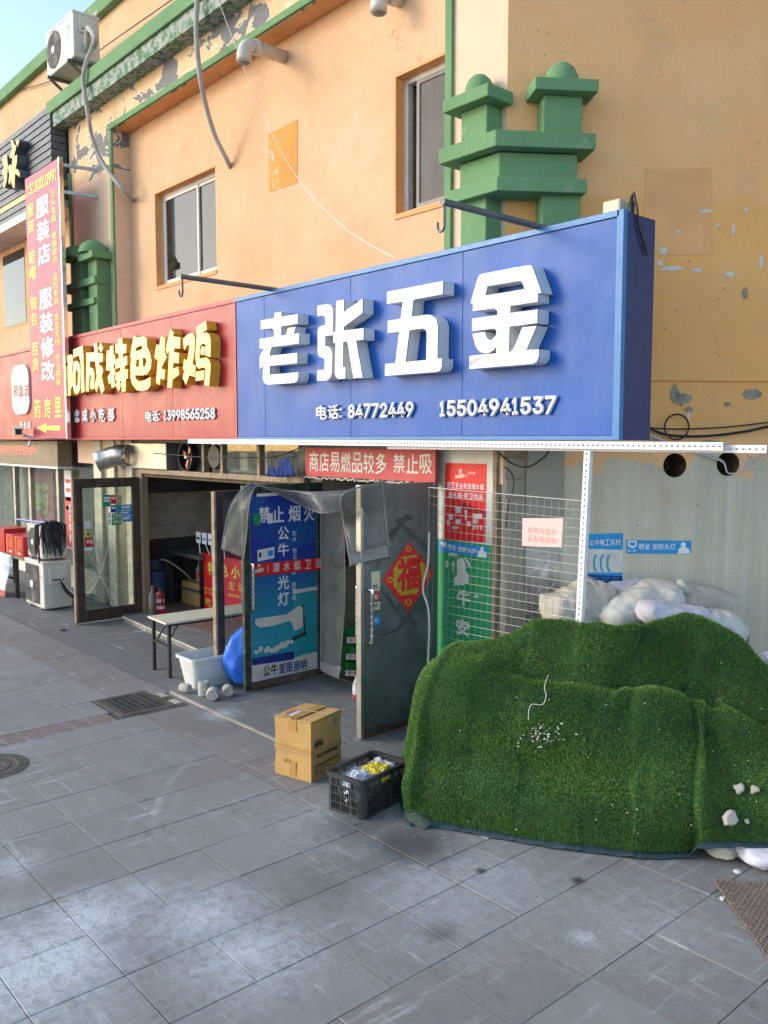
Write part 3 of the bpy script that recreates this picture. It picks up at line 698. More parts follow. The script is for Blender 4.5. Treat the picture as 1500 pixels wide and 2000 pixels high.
wp = [PA(5.85).pt(20, 180), PA(5.85).pt(120, 150), PA(5.8).pt(220, 80), PA(5.8).pt(335, 0)]
MB().tube(smooth_path(wp), .008, 5).build('wire', m['black'], None, 'thin black wire strung along the parapet behind the fan unit', 'wire')

# ------------------------------------------------------------------ shop signs
YS = 4.74; PS = PA(YS)
sx0, sz1 = PS.ab(460, 585); sx1 = PS.ab(1220, 412)[0]; sz1 = 3.76; sz0 = 2.345
bs = thing('shop_sign', 'large blue sign box with white raised characters and phone numbers', 'sign', ((sx0 + sx1) / 2, 4.92, sz0))
MB().box(sx0 + .004, YS + .03, sz0 + .004, sx1 - .03, 5.085, sz1 - .02).build('sign_body', m['dark'], bs)
cuts = [sx0 + .01] + [PS.ab(x, 700)[0] for x in (517, 685, 903)] + [sx1 - .05]
for i in range(4): MB().pbox(PS, cuts[i] + .002, cuts[i + 1] - .002, sz0 + .03, sz1 - .03, -.028, 0).build('sign_panel', m['bluesign'], bs, bevel=.002)
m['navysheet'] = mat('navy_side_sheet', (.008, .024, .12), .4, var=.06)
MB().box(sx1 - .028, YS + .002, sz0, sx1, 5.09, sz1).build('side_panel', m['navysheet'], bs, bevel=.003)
MB().pbox(PS, sx0, sx1 - .03, sz1 - .028, sz1 + .012, -.34, .012).build('edge_trim', m['bluetrim'], bs, bevel=.003)
MB().pbox(PS, sx1 - .048, sx1 + .004, sz0, sz1 + .012, -.03, .012).build('edge_trim', m['bluetrim'], bs, bevel=.003)
MB().pbox(PS, sx0, sx1 - .05, sz0, sz0 + .028, -.03, .008).build('edge_trim', m['bluetrim'], bs)
LD = .125
def letter(polys, holes, crop, P, d, fm, sm, par, nm='raised_character'):
    ox, oy, k = crop
    cv = lambda q: [P.ab(ox + x / k, oy + y / k, d) for x, y in q]
    o = MB()
    for i, q in enumerate(polys): o.prism(P, cv(q), .006, d - .012, [cv(h) for h in holes.get(i, [])])
    o = o.build(nm, sm, par)
    f = MB()
    for i, q in enumerate(polys): f.prism(P, cv(q), d - .011, d, [cv(h) for h in holes.get(i, [])])
    f.build('face', fm, o, bevel=.003); return o
lao = [(508, 235), (665, 207), (665, 318), (1022, 250), (1018, 468), (658, 528), (655, 728), (762, 708), (800, 562), (975, 535), (930, 688), (1050, 668), (1043, 900), (455, 978), (412, 1105), (412, 1165), (1008, 1098), (1002, 1325), (408, 1388), (408, 1575), (1030, 1523), (1028, 1640), (1005, 1715), (950, 1755), (370, 1795), (310, 1770), (268, 1710), (255, 1640), (262, 1390), (190, 1455), (188, 1180), (275, 1005), (188, 1015), (188, 800), (500, 748), (498, 640), (485, 590), (440, 568), (213, 600), (213, 398), (508, 345)]
gong = [(210, 278), (430, 245), (500, 275), (532, 340), (535, 420), (525, 893), (372, 912), (370, 1115), (430, 1120), (490, 1170), (518, 1250), (503, 1680), (480, 1760), (410, 1825), (200, 1832), (205, 1612), (350, 1598), (358, 1420), (330, 1360), (250, 1335), (213, 1260), (215, 800), (235, 730), (300, 695), (368, 685), (372, 560), (350, 505), (300, 490), (205, 505)]
chang = [(598, 182), (758, 157), (755, 415), (1140, 135), (1137, 440), (752, 722), (750, 797), (1162, 745), (1157, 985), (1005, 1003), (1140, 1765), (948, 1780), (822, 1025), (740, 1032), (735, 1540), (790, 1555), (783, 1785), (650, 1795), (590, 1755), (567, 1670), (580, 1048), (535, 1052), (537, 825), (582, 818)]
wu = [(148, 285), (1195, 82), (1190, 330), (642, 430), (607, 750), (905, 708), (1000, 730), (1070, 800), (1100, 920), (1088, 1530), (1178, 1525), (1170, 1680), (1140, 1745), (1080, 1775), (110, 1850), (115, 1628), (305, 1608), (375, 1030), (162, 1053), (165, 825), (405, 785), (440, 468), (148, 512)]
wuh = [(570, 1000), (495, 1590), (880, 1552), (888, 1050), (865, 985), (820, 965)]
jin = [(145, 655), (255, 270), (290, 210), (340, 190), (1030, 62), (1085, 65), (1115, 110), (1245, 487), (1190, 500), (1187, 628), (765, 690), (763, 800), (1185, 742), (1178, 955), (752, 1010), (742, 1405), (790, 1375), (840, 1290), (945, 1020), (1170, 995), (1012, 1370), (1205, 1358), (1200, 1480), (1170, 1550), (1110, 1585), (128, 1665), (132, 1460), (545, 1420), (548, 1310), (500, 1380), (430, 1415), (340, 1420), (270, 1380), (220, 1290), (178, 1120), (370, 1090), (400, 1180), (440, 1220), (480, 1210), (540, 1140), (552, 1080), (520, 1040), (170, 1080), (175, 885), (567, 828), (560, 760), (510, 730), (182, 772), (185, 650)]
jinh = [(413, 388), (378, 528), (983, 433), (950, 330), (920, 303)]
WF, SF = m['white_face'], m['steel_side']
letter([lao], {}, (490, 590, 11.108), PS, LD, WF, SF, bs)
letter([gong, chang], {}, (600, 570, 10.529), PS, LD, WF, SF, bs)
letter([wu], {0: [wuh]}, (740, 540, 9.527), PS, LD, WF, SF, bs)
letter([jin], {0: [jinh]}, (900, 510, 7.895), PS, LD, WF, SF, bs)
def ptxt(s, P, x0, y0, x1, y1, mt, par, n=.002, **k): return txt(s, P, P.rect(x0, y0, x1, y1, n), mt, par, n=n, **k)
def atxt(s, P, xl, xr, yt, yb, mt, par, n=.002, **k):
    # one part for each character; xl..xr pixels wide, height yt..yb measured at xl
    a0, b1 = P.ab(xl, yt, n); _, b0 = P.ab(xl, yb, n); a1 = P.ab(xr, (yt + yb) / 2, n)[0]
    ws = [{'1': .72, '：': .5, ' ': .45, '·': .4, 'I': .4}.get(c, 1.0) for c in s]; tot = sum(ws); x = a0; h = b1 - b0; W = (a1 - a0)
    for c, w_ in zip(s, ws):
        cw = W * w_ / tot; x0, x1, y0, y1 = x + cw * .05, x + cw * .95, b0, b1
        if c == '：':
            dp = max(k.get('depth', 0), .0008)
            for f_ in (.1, .58): MB().pbox(P, x + cw * .15, x + cw * .15 + h * .16, b0 + h * f_, b0 + h * (f_ + .16), n, n + dp).build('character', mt, par)
            x += cw; continue
        if c == '·': y0, y1 = b0 + h * .4, b0 + h * .6
        elif c == '一': y0, y1 = b0 + h * .42, b0 + h * .54
        elif c == '1': x0, x1 = x + cw * .12, x + cw * .78
        if c != ' ': txt(c, P, (x0, y0, x1, y1), mt, par, n=n, **{'name': 'character', **k})
        x += cw
atxt('电话：', PS, 620, 678, 792, 820, m['white'], bs, .004, depth=.025, off=.022)
atxt('84772449', PS, 682, 812, 790, 818, m['white'], bs, .004, depth=.025, off=.02)
atxt('15504941537', PS, 861, 1091, 783, 815, m['white'], bs, .004, depth=.025, off=.02)
# poles with hooks fixed to the sign top
for (bx, by, tx, lab) in ((530, 565, 352, 'dark steel pole with a hook reaching out from the sign top, far one'), (1052, 443, 864, 'dark steel pole with a hook reaching out over the blue sign, near one')):
    b = PS.pt(bx, by); b.z += .0; X_ = PX(b.x); tip = X_.pt(tx, by - (by - 540) * 1 if bx < 600 else 390); tip.z = b.z + .005
    pl = thing('awning_pole', lab, 'pole', b, 'hooked poles on the sign top')
    MB().tube([b + V((0, .36, 0)), tip], .022, 10).build('pole', m['steel'], pl, smooth=True)
    e = tip + V((0, .02, -.01))
    MB().tube([e, e + V((0, 0, -.13))] + [e + V((-.03 + .03 * math.cos(t), 0, -.13 - .03 * math.sin(t))) for t in (.6, 1.2, 1.9, 2.5, 3.1)] + [e + V((-.06, 0, -.10))], .009, 7).build('hook', m['steel'], pl, smooth=True)
# small gadget on the sign's right end
b = V((sx1 - .12, YS + .14, sz1 + .012)); gd = thing('signal_box', 'small cream box with cables on the right end of the blue sign', 'device', b)
MB().box(b.x - .10, b.y - .06, b.z, b.x + .03, b.y + .05, b.z + .10).build('case', m['beigelabel'], gd, bevel=.012)
MB().lathe((b.x + .075, b.y, b.z), [(.022, 0), (.022, .07), (.012, .085), (.012, .11)], seg=10).build('connector', m['black'], gd, smooth=True)
MB().tube([(b.x + .075, b.y, b.z + .1), (b.x + .11, b.y - .03, b.z + .12), (b.x + .13, b.y - .02, b.z + .02), (b.x + .135, b.y, b.z - .1), (b.x + .135, b.y + .1, b.z - .25)], .008, 6).build('cable', m['black'], gd)
MB().box(b.x + .035, b.y - .03, b.z, b.x + .058, b.y + .02, b.z + .03).build('clip', m['lightblue'], gd)

rx0 = PS.ab(127, 700)[0]
rs = thing('shop_sign', 'red sign box with raised yellow characters beside the blue sign', 'sign', ((rx0 + sx0) / 2, 4.92, sz0))
MB().box(rx0 + .01, YS + .03, sz0 + .004, sx0 - .01, 5.085, sz1 - .02).build('sign_body', m['dark'], rs)
cuts = [rx0 + .005] + [PS.ab(x, 700)[0] for x in (236, 335)] + [sx0 - .03]
for i in range(3): MB().pbox(PS, cuts[i] + .002, cuts[i + 1] - .002, sz0 + .03, sz1 - .03, -.028, -.004).build('sign_panel', m['redsign'], rs, bevel=.002)
MB().pbox(PS, rx0, sx0 - .002, sz1 - .028, sz1 + .014, -.34, .006).build('edge_trim', m['redtrim'], rs, bevel=.003)
MB().pbox(PS, rx0, sx0 - .002, sz0, sz0 + .028, -.03, .006).build('edge_trim', m['redtrim'], rs, bevel=.003)
MB().pbox(PS, sx0 - .028, sx0 - .002, sz0 + .03, sz1 - .03, -.03, .004).build('edge_trim', m['redtrim'], rs)
PY = PA(YS + .004)
Y1, Y2 = (120, 620, 8.82), (280, 610, 9.375)
px8 = [(260.6, 654.6), (268, 659), (280, 656.8), (286.5, 661), (287, 678), (292, 688), (295.8, 704), (294.5, 720), (287, 731), (278, 733.5), (263.4, 733.4), (265, 740), (271, 744.8), (281, 743), (293.3, 736), (293.9, 753.5), (288, 761), (276.5, 764), (266.3, 761.7), (258.3, 751.5), (255, 739), (254.4, 716), (256, 700), (254, 696), (257, 675)]
h8 = [[(264, 685.8), (266.3, 679), (276.5, 675), (277.6, 679), (275.3, 683)], [(266.3, 703.9), (271.4, 701.6), (271.4, 715.8), (265.1, 716.4)], [(278.7, 699.4), (284.4, 699.4), (286, 706), (283.3, 715.2), (278.7, 715.8)]]
a_ = [[(90, 665), (160, 637), (188, 655), (196, 710), (184, 890), (197, 1010), (193, 1185), (160, 1225), (155, 1345), (107, 1357), (90, 860), (120, 800), (95, 790)],
      [(200, 555), (365, 480), (375, 640), (395, 1280), (340, 1305), (330, 780), (300, 655), (210, 700)],
      [(215, 755), (270, 750), (302, 790), (322, 900), (320, 1230), (290, 1310), (250, 1330), (215, 1290), (202, 1200), (206, 850)]]
cheng = [[(552, 455), (608, 432), (625, 610), (715, 625), (710, 770), (645, 765), (660, 880), (680, 820), (720, 915), (690, 1010), (740, 1240), (690, 1322), (640, 1140), (605, 1290), (565, 1190), (610, 1010), (580, 760), (490, 750), (485, 860), (540, 880), (565, 960), (560, 1180), (545, 1240), (495, 1225), (510, 1000), (480, 990), (470, 1275), (420, 1265), (430, 740), (425, 610), (570, 600)], [(672, 430), (718, 530), (680, 606), (635, 530)]]
te = [[(780, 560), (830, 570), (835, 495), (890, 470), (895, 640), (922, 645), (918, 810), (895, 810), (900, 880), (922, 880), (925, 960), (905, 1010), (922, 1190), (870, 1220), (850, 1120), (820, 1155), (795, 1030), (840, 950), (830, 830), (820, 920), (770, 905)],
      [(975, 370), (1045, 345), (1050, 460), (1120, 460), (1115, 615), (1060, 620), (1055, 690), (1130, 655), (1130, 820), (1085, 835), (1085, 900), (1140, 890), (1140, 1055), (1105, 1060), (1105, 1270), (1040, 1292), (1030, 1090), (1000, 1100), (1020, 1170), (985, 1285), (928, 1160), (960, 1100), (932, 1080), (932, 960), (1010, 920), (1015, 860), (932, 885), (928, 720), (985, 700), (985, 620), (930, 615), (930, 460), (970, 455)]]
zha = [[(320, 435), (400, 465), (385, 680), (425, 830), (335, 1000), (345, 1040), (400, 1050), (380, 1240), (310, 1215), (300, 1335), (228, 1290), (262, 890), (292, 600)], [(240, 580), (283, 605), (260, 850), (245, 880), (200, 825)],
       [(495, 290), (552, 380), (540, 440), (678, 455), (668, 668), (562, 660), (562, 730), (655, 745), (645, 938), (545, 925), (540, 1040), (635, 990), (655, 1145), (530, 1240), (525, 1390), (438, 1375), (470, 690), (445, 770), (402, 680)]]
ji = [[(722, 490), (800, 410), (870, 378), (925, 400), (943, 500), (935, 700), (900, 950), (955, 980), (940, 1185), (840, 1150), (778, 1330), (718, 1190), (750, 1070), (722, 1030), (745, 850), (800, 890), (850, 600), (800, 600), (748, 695)],
      [(972, 265), (1145, 155), (1165, 315), (1060, 390), (1160, 368), (1215, 420), (1235, 520), (1225, 820), (1135, 790), (1140, 600), (1100, 570), (1030, 620), (1025, 850), (1150, 825), (1205, 870), (1230, 960), (1225, 1100), (1200, 1355), (1112, 1335), (1140, 1060), (1120, 1005), (1010, 1030), (970, 980), (950, 800), (975, 450)],
      [(1055, 622), (1125, 630), (1115, 785), (1045, 768)], [(958, 1090), (1118, 1060), (1100, 1235), (958, 1260)]]
YF, GS = m['yellow_face'], m['gold_side']
letter(a_, {2: [[(260, 880), (240, 960), (240, 1160), (262, 1210), (280, 1140), (285, 950)]]}, Y1, PY, .125, YF, GS, rs)
letter(cheng, {}, Y1, PY, .125, YF, GS, rs); letter(te, {}, Y1, PY, .125, YF, GS, rs)
letter([px8], {0: h8}, (0, 0, 1), PY, .125, YF, GS, rs); letter(zha, {}, Y2, PY, .125, YF, GS, rs); letter(ji, {}, Y2, PY, .125, YF, GS, rs)
atxt('忠 成 小 吃 部', PY, 146, 226, 800, 826, m['white'], rs, .004, depth=.02, off=.018)
atxt('电话：', PY, 286, 319, 803, 824, m['white'], rs, .004, depth=.02, off=.018)
atxt('13998565258', PY, 322, 423, 801, 822, m['white'], rs, .004, depth=.02, off=.018)

# pharmacy sign at the left edge, partly behind the vertical sign
px1 = rx0 - .02; px0 = px1 - 5
ps_ = thing('shop_sign', 'red pharmacy sign box with a white rounded tile at the left edge', 'sign', (px1 - 2.5, 4.92, sz0))
MB().box(px0, YS + .015, sz0, px1, 5.28, sz1 - .06).build('sign_body', m['redsign'], ps_, bevel=.004)
MB().pbox(PS, px0, px1, sz1 - .06, sz1 - .02, -.54, .006).build('edge_trim', m['redtrim'], ps_)
ra = PY.rect(24, 716, 60, 808); rw = (ra[2] - ra[0]); cr = rw * .28; q = []
for (cx, cz, a) in ((ra[2] - cr, ra[1] + cr, -90), (ra[2] - cr, ra[3] - cr, 0), (ra[0] + cr, ra[3] - cr, 90), (ra[0] + cr, ra[1] + cr, 180)):
    q += [(cx + cr * math.cos(R(a + t)), cz + cr * math.sin(R(a + t))) for t in (0, 22, 45, 68, 90)]
tl = MB().prism(PY, q, -.012, .02).build('white_tile', m['white'], ps_)
atxt('药急送', PY, 25, 57, 753, 777, m['redpaper'], tl, .022, off=.02)
atxt('百合店', PY, 38, 60, 824, 838, m['white'], ps_, .002)
# vertical magenta sign hung off the wall on brackets
PV = PA(4.60); va0 = PV.ab(50, 400)[0]; va1 = PV.ab(116, 400)[0]; vz1 = 6.12
vsn = thing('hanging_sign', 'tall magenta vertical sign with white and yellow characters and arrow', 'sign', ((va0 + va1) / 2, 4.6, 2.36))
MB().pbox(PV, va0, va1, 2.36, vz1, -.05, 0).build('sign_panel', m['pink'], vsn, bevel=.003)
MB().pbox(PV, va1, va1 + .03, 2.36, vz1 + .01, -.055, .004).build('edge_strip', m['chrome'], vsn)
for z_, L in ((PV.ab(118, 315)[1], 1), (PV.ab(120, 368)[1], 0)):
    MB().bar((va1 - .05, 4.66, z_), (va1 + .1, 5.12, z_ - .02), .03, .04).build('bracket', m['galv'], vsn)
W_, Yl = m['white'], m['yellow']
def vcol(s, xl, xr, yt, yb, mt, off, xshift=0):
    a0, b1 = PV.ab(xl, yt); _, b0 = PV.ab(xl + xshift, yb); a1 = PV.ab(xr, yt)[0]
    vtxt(s, PV, (a0, b0, a1, b1), mt, vsn, off=off)
atxt('13130010991', PV, 53, 112, 362, 386, Yl, vsn, off=.02)
vcol('服装店', 70, 96, 388, 525, W_, .035, 3); vcol('服装修改', 76, 103, 565, 750, W_, .035, 3)
vcol('服装 鞋帽 箱包 百货', 53, 66, 400, 728, Yl, .015, 8)
vcol('石头电脑 电脑维修 监控安装 家庭无线 办公网络', 99, 108, 372, 755, Yl, .008, 8)
atxt('药 房 里', PV, 66, 121, 780, 818, Yl, vsn, off=.02)
q = [PV.ab(*p) for p in ((72, 836), (91, 826), (91, 832), (118, 831), (118, 841), (91, 840), (91, 846))]
MB().prism(PV, q, .001, .003).build('arrow', Yl, vsn)

# dark slatted sign top left, with a gold brush character
YB = 4.86; PK = PA(YB); kx = PK.ab(96, 205)[0]
ks = thing('slatted_sign', 'dark slatted sign box with one gold brush character top left', 'sign', (kx - 2, 5, 5.7))
zt_, zb_ = PK.ab(96, 203)[1], PK.ab(96, 390)[1]
MB().box(kx - 6, YB + .03, zb_ + .02, kx - .03, 5.29, zt_ - .01).build('sign_body', m['dark'], ks)
ns = 13; hh = (zt_ - zb_) / ns
for i in range(ns):
    z = zb_ + i * hh; mt = m['gold'] if i == 2 else m['slat']
    MB().add([(kx - 6, YB, z + .004), (kx, YB, z + .004), (kx, YB + .012, z + hh - .006), (kx - 6, YB + .012, z + hh - .006), (kx - 6, YB + .03, z + .004), (kx, YB + .03, z + .004), (kx, YB + .03, z + hh - .006), (kx - 6, YB + .03, z + hh - .006)], [(0, 1, 2, 3), (1, 5, 6, 2), (3, 2, 6, 7), (0, 4, 5, 1), (4, 7, 6, 5), (0, 3, 7, 4)]).build('slat', mt, ks)
    MB().box(kx - .03, YB + .031, z + .004, kx, 5.1, z + hh - .006).build('slat', mt, ks)
MB().box(kx - 6, YB - .04, zb_ - .12, kx + .02, 5.29, zb_ - .004).build('base_rail', m['whiteboard'], ks)
qiu = [[(75, 860), (110, 870), (125, 1040), (105, 1290), (75, 1385), (50, 1390), (70, 1180), (35, 1180), (40, 1110), (60, 1080), (60, 1010), (35, 980), (40, 920)],
       [(165, 620), (205, 615), (235, 700), (265, 690), (255, 760), (235, 840), (230, 900), (245, 870), (275, 850), (270, 990), (250, 1080), (290, 1090), (320, 1150), (315, 1220), (290, 1190), (240, 1160), (235, 1395), (215, 1400), (170, 1270), (160, 1340), (135, 1310), (150, 1180), (130, 1060), (150, 1010), (180, 1020), (180, 1070), (200, 940), (195, 900), (160, 910), (155, 870), (190, 800), (190, 680)], [(250, 640), (300, 600), (310, 640), (285, 720)]]
letter(qiu, {}, (0, 200, 8.333), PK, .16, m['gold'], m['slat'], ks)
# running-text display under the pharmacy sign
PD = PA(4.9); dr = PD.rect(-220, 864, 113, 912)
ld = thing('led_display', 'brown display box with broken red dot text under the pharmacy sign', 'display', (dr[2] - 1, 5, dr[1]))
MB().pbox(PD, dr[0], dr[2], dr[1], 2.325, -.22, 0).build('case', m['tan'], ld, bevel=.005)
MB().pbox(PD, dr[0], dr[2] + .01, dr[1] - .03, dr[1], -.22, .012).build('bottom_rail', m['whitesteel'], ld)
dots = MB(); rr_ = random.Random(3)
z0d, z1d = PD.ab(40, 887)[1], PD.ab(40, 873)[1]
x = PD.ab(0, 880)[0] - .3; xe = PD.ab(71, 880)[0]
while x < xe:
    on = rr_.random() < .75
    for k in range(8):
        z = z0d + (z1d - z0d) * k / 7
        if on and rr_.random() < (.55 if k > 2 else .3): dots.pbox(PD, x, x + .03, z, z + .012, 0, .003)
    x += .034
dots.build('dot_text', m['ledred'], ld)
# security camera under the magenta sign
c = PA(4.5).pt(44, 842); sc_ = thing('security_camera', 'white bullet security camera under the magenta sign', 'camera', c)
MB().bar(c + V((-.16, .0, .02)), c + V((.12, -.1, -.01)), .11, .10).build('housing', m['acwhite'], sc_, bevel=.01)
MB().bar(c + V((-.19, .012, .07)), c + V((.17, -.115, .035)), .13, .012).build('sun_hood', m['acwhite'], sc_)
MB().bar(c + V((.12, -.1, -.01)), c + V((.135, -.106, -.012)), .08, .075).build('lens_plate', m['black'], sc_)
MB().tube([c + V((.02, .0, -.06)), c + V((.1, .12, -.1)), c + V((.2, .24, -.02))], .018, 8).build('arm', m['chrome'], sc_)
c2 = c + V((.16, .05, -.16)); MB().tube([c2, c2 + V((.1, -.05, -.07))], .022, 8).build('second_eye', m['whitesteel'], sc_)

# ------------------------------------------------------------------ air conditioners
def ac_unit(label, x0, x1, y0, y1, z0, z1, fan='round', grp=None, feet=True):
    t = thing('outdoor_fan_unit', label, 'air conditioner', ((x0 + x1) / 2, (y0 + y1) / 2, z0), grp)
    MB().box(x0, y0, z0 + (.03 if feet else 0), x1, y1, z1).build('casing', m['acwhite'], t, bevel=.022, seg=3)
    MB().box(x0 - .008, y0 - .008, z1 - .035, x1 + .008, y1 + .008, z1 + .006).build('top_cover', m['acwhite'], t, bevel=.014, seg=3)
    P = PA(y0); h = z1 - z0; w_ = x1 - x0
    fx, fz = x0 + min(.42 * w_, h * .5), z0 + h * .5; r_ = min(h * .41, w_ * .38)
    if fan == 'round':
        MB().prism(P, circle((fx, fz), r_, 36), .001, .004).build('fan_opening', m['dark'], t)
    else:
        MB().pbox(P, fx - r_ * .98, fx + r_ * .98, z0 + .08, z1 - .06, .001, .004).build('fan_opening', m['dark'], t, bevel=.02)
    blades = MB()
    for k in range(3):
        a = k * 2.094 + .4; q = [(fx + r_ * .15 * math.cos(a), fz + r_ * .15 * math.sin(a))] + [(fx + r_ * .9 * math.cos(a + u), fz + r_ * .9 * math.sin(a + u)) for u in (0, .35, .7, 1.0)]
        blades.prism(P, q, .005, .008)
    blades.build('fan_blades', m['acgrill'], t)
    gr = MB()
    for k in range(9): 
        rk = r_ * (.18 + .82 * k / 8); gr.tube([P.w(fx + rk * math.cos(a), fz + rk * math.sin(a), .016) for a in [i * 2 * math.pi / 32 for i in range(32)]], .0035, 4, closed=True)
    for k in range(16):
        a = k * math.pi / 8; gr.bar(P.w(fx + r_ * .12 * math.cos(a), fz + r_ * .12 * math.sin(a), .014), P.w(fx + r_ * math.cos(a), fz + r_ * math.sin(a), .014), .004, .004, (0, 1, 0))
    gr.build('fan_grille', m['acgrill'], t)
    MB().lathe(P.w(fx, fz, .012), [(r_ * .2, 0), (r_ * .2, .008), (r_ * .16, .014), (0, .014)], (0, -1, 0), 24).build('hub', m['white'], t, smooth=True)
    S = PX(x1)
    cv = MB().pbox(S, y0 + .07, y1 - .07, z0 + h * .55, z1 - .07, .001, .03).build('side_cover', m['acwhite'], t, bevel=.008)
    MB().pbox(S, y0 + .11, y1 - .11, z0 + h * .62, z0 + h * .65, .03, .033).build('finger_slot', m['dark'], cv)
    for k in range(5): MB().pbox(S, y0 + .09 + k * (y1 - y0 - .18) / 4.5, y0 + .105 + k * (y1 - y0 - .18) / 4.5, z0 + .08, z0 + h * .48, .001, .008).build('louvre', m['acwhite'], t)
    MB().pbox(P, x1 - w_ * .22, x1 - w_ * .08, z1 - h * .30, z1 - h * .285, .001, .003).build('name_mark', m['redfaded'] if fan != 'round' else m['acgrill'], t)
    if feet:
        for fx_ in (x0 + .12, x1 - .16): MB().box(fx_, y0 - .01, z0, fx_ + .05, y1 + .01, z0 + .031).build('foot', m['acgrill'], t)
    return t
PR = PA(5.0)
ax0, ax1 = PR.ab(90, 90)[0], PR.ab(143, 60)[0]; az1, az0 = PR.ab(138, 22)[1], PR.ab(148, 106)[1]
rt = ac_unit('white outdoor fan unit on brackets high on the cornice against the sky', ax0, ax1, 5.0, 5.38, az0, az1, 'round', None, False)
for xx in (ax0 + .12, ax1 - .15):
    MB().bar((xx, 4.96, az0 - .02), (xx, 5.88, az0 - .02), .05, .04).build('bracket', m['steel'], rt)
    MB().bar((xx, 5.0, az0 - .04), (xx, 5.6, 7.21), .04, .03).build('bracket_strut', m['steel'], rt)
MB().bar((ax1 - .15, 5.6, az0 - .02), (ax1 - .15, 5.6, 7.2), .05, .05).build('bracket_post', m['steel'], rt)
MB().tube(smooth_path([(ax1 + .01, 5.2, az0 + .12), (ax1 + .12, 5.15, az0 + .16), (ax1 + .28, 5.1, az0 + .3), PA(5.0).pt(186, 74), PA(5.0).pt(182, 92)]), .04, 8).build('pipe_bundle', m['hose'], rt, smooth=True)
MB().pbox(PR, ax1 - .24, ax1 - .14, az0 + .32, az0 + .5, .001, .003).build('sticker', m['pinkpaper'], rt)
zl = .66
a1_ = ac_unit('boxy white outdoor fan unit standing on the pavement, lower of the pair', -12.66, -11.93, 4.23, 4.62, -.02, zl, 'square', 'outdoor fan units stacked by the pharmacy')
for k in range(3): MB().tube(smooth_path([(-11.9, 4.45, .42), (-11.86, 4.5 + .03 * k, .25), (-11.75, 4.62, .12 + .05 * k), (-11.5, 4.75, .05 + .1 * k)]), .014, 6).build('cable', m['black'] if k < 2 else m['pvc'], a1_)
a2_ = ac_unit('smaller white outdoor fan unit under a mop, upper of the pair', -12.60, -12.0, 4.26, 4.60, zl + .006, 1.16, 'round', 'outdoor fan units stacked by the pharmacy')
# mop thrown over the upper unit
mp = thing('string_mop', 'dark string mop lying across the upper fan unit', 'mop', (-12.1, 4.35, 1.17))
MB().tube([(-12.72, 4.14, 1.215), (-12.02, 4.32, 1.205)], .013, 8).build('handle', m['purple'], mp, smooth=True)
MB().tube([(-12.45, 4.5, 1.20), (-12.0, 4.36, 1.21)], .015, 8).build('broom_stick', m['brownlite'], mp, smooth=True)
yr = MB(); rr_ = random.Random(5)
for k in range(95):
    u = rr_.random(); s0 = V((-12.14 + .18 * u, 4.40 + .14 * (rr_.random() - .5), 1.195 + .03 * rr_.random()))
    side = rr_.random()
    if side < .22: e = V((min(s0.x + rr_.uniform(.0, .08), -12.0), 4.215 - rr_.uniform(0, .03), 1.17)); d_ = V((rr_.uniform(-.03, .06), -.01, -rr_.uniform(.2, .52)))
    else: e = V((-11.965 + rr_.uniform(0, .03), 4.40 + rr_.uniform(-.17, .17), 1.17)); d_ = V((.01, rr_.uniform(-.04, .04), -rr_.uniform(.15, .46)))
    yr.tube([s0, e, e + d_ * .5 + V((rr_.uniform(-.012, .012), -.004, 0)), e + d_], .006, 4)
yr.build('yarn', m['mop'], mp)

# ------------------------------------------------------------------ pharmacy front and the goods before it
ph = thing('glazed_pharmacy', 'glazed pharmacy front with silver frames at the left edge', 'shop front', (-14, 5.2, 0))
MB().box(-26, 5.6, 0, -12.1, 5.7, 2.4).build('back_panel', m['inner'], ph)
Pf = PA(5.25)
MB().pbox(Pf, -26, -12.2, 0.0, .35, -.1, 0).build('base_wall', m['whiteboard'], ph)
for xx in (30, 114, 60, -40): 
    a = Pf.ab(xx, 1000)[0]; MB().pbox(Pf, a, a + .09, .35, 2.3, -.06, .02).build('mullion', m['galv'], ph)
MB().pbox(Pf, -26, -12.2, 2.02, 2.12, -.06, .015).build('transom_rail', m['galv'], ph)
MB().pbox(Pf, -20, -12.25, .36, 2.02, -.03, -.024).build('glazing', m['glass'], ph)
pr = Pf.rect(53, 918, 107, 1045, -.15)
po = MB().pbox(Pf, pr[0], pr[2], pr[1] - .3, pr[3], -.16, -.15).build('window_poster', m['redfaded'], ph)
vtxt('药店', Pf, (pr[0] + .3, pr[1] - .35, pr[2] - .2, pr[3] - .15), mat('pale_green_print', (.42, .46, .12), .5), po, n=-.148, off=.05)
# pale boxes added inside the window to imitate reflected shapes
for k, (xx, w_, h_) in enumerate(((-17.2, .5, 1.4), (-16.4, .45, 1.7), (-15.8, .3, 1.2))): MB().box(xx, 5.4, .4, xx + w_, 5.55, .4 + h_).build('reflected_shape', m['cream'] if k % 2 else m['inner'], ph)
Pq = PA(5.2); r = Pq.rect(125, 918, 142, 1048)
bn = MB().pbox(Pq, r[0], r[2], r[1] - .2, r[3], -.02, 0).build('banner', m['paperwhite'], None, 'narrow red and white upright banner beside the brown glass door', 'banner')
MB().pbox(Pq, r[0], r[2], r[1] - .18, (r[1] + r[3]) / 2 + .1, .001, .003).build('red_field', m['redfaded'], bn)
vtxt('技术专修', Pq, (r[0] + .16, r[1] - .1, r[2] - .04, (r[1] + r[3]) / 2), m['white'], bn, n=.004, off=.02)
for k in range(4): MB().pbox(Pq, r[0] + .05, r[2] - .03, r[3] - .2 - .14 * k, r[3] - .14 - .14 * k, .001, .003).build('red_line', m['redfaded'], bn)
tb_ = G(30, 1166); tz = .62
tt = thing('display_table', 'small dark legged table with red gift boxes at the left edge', 'table', (tb_.x - .6, tb_.y + .2, -.02))
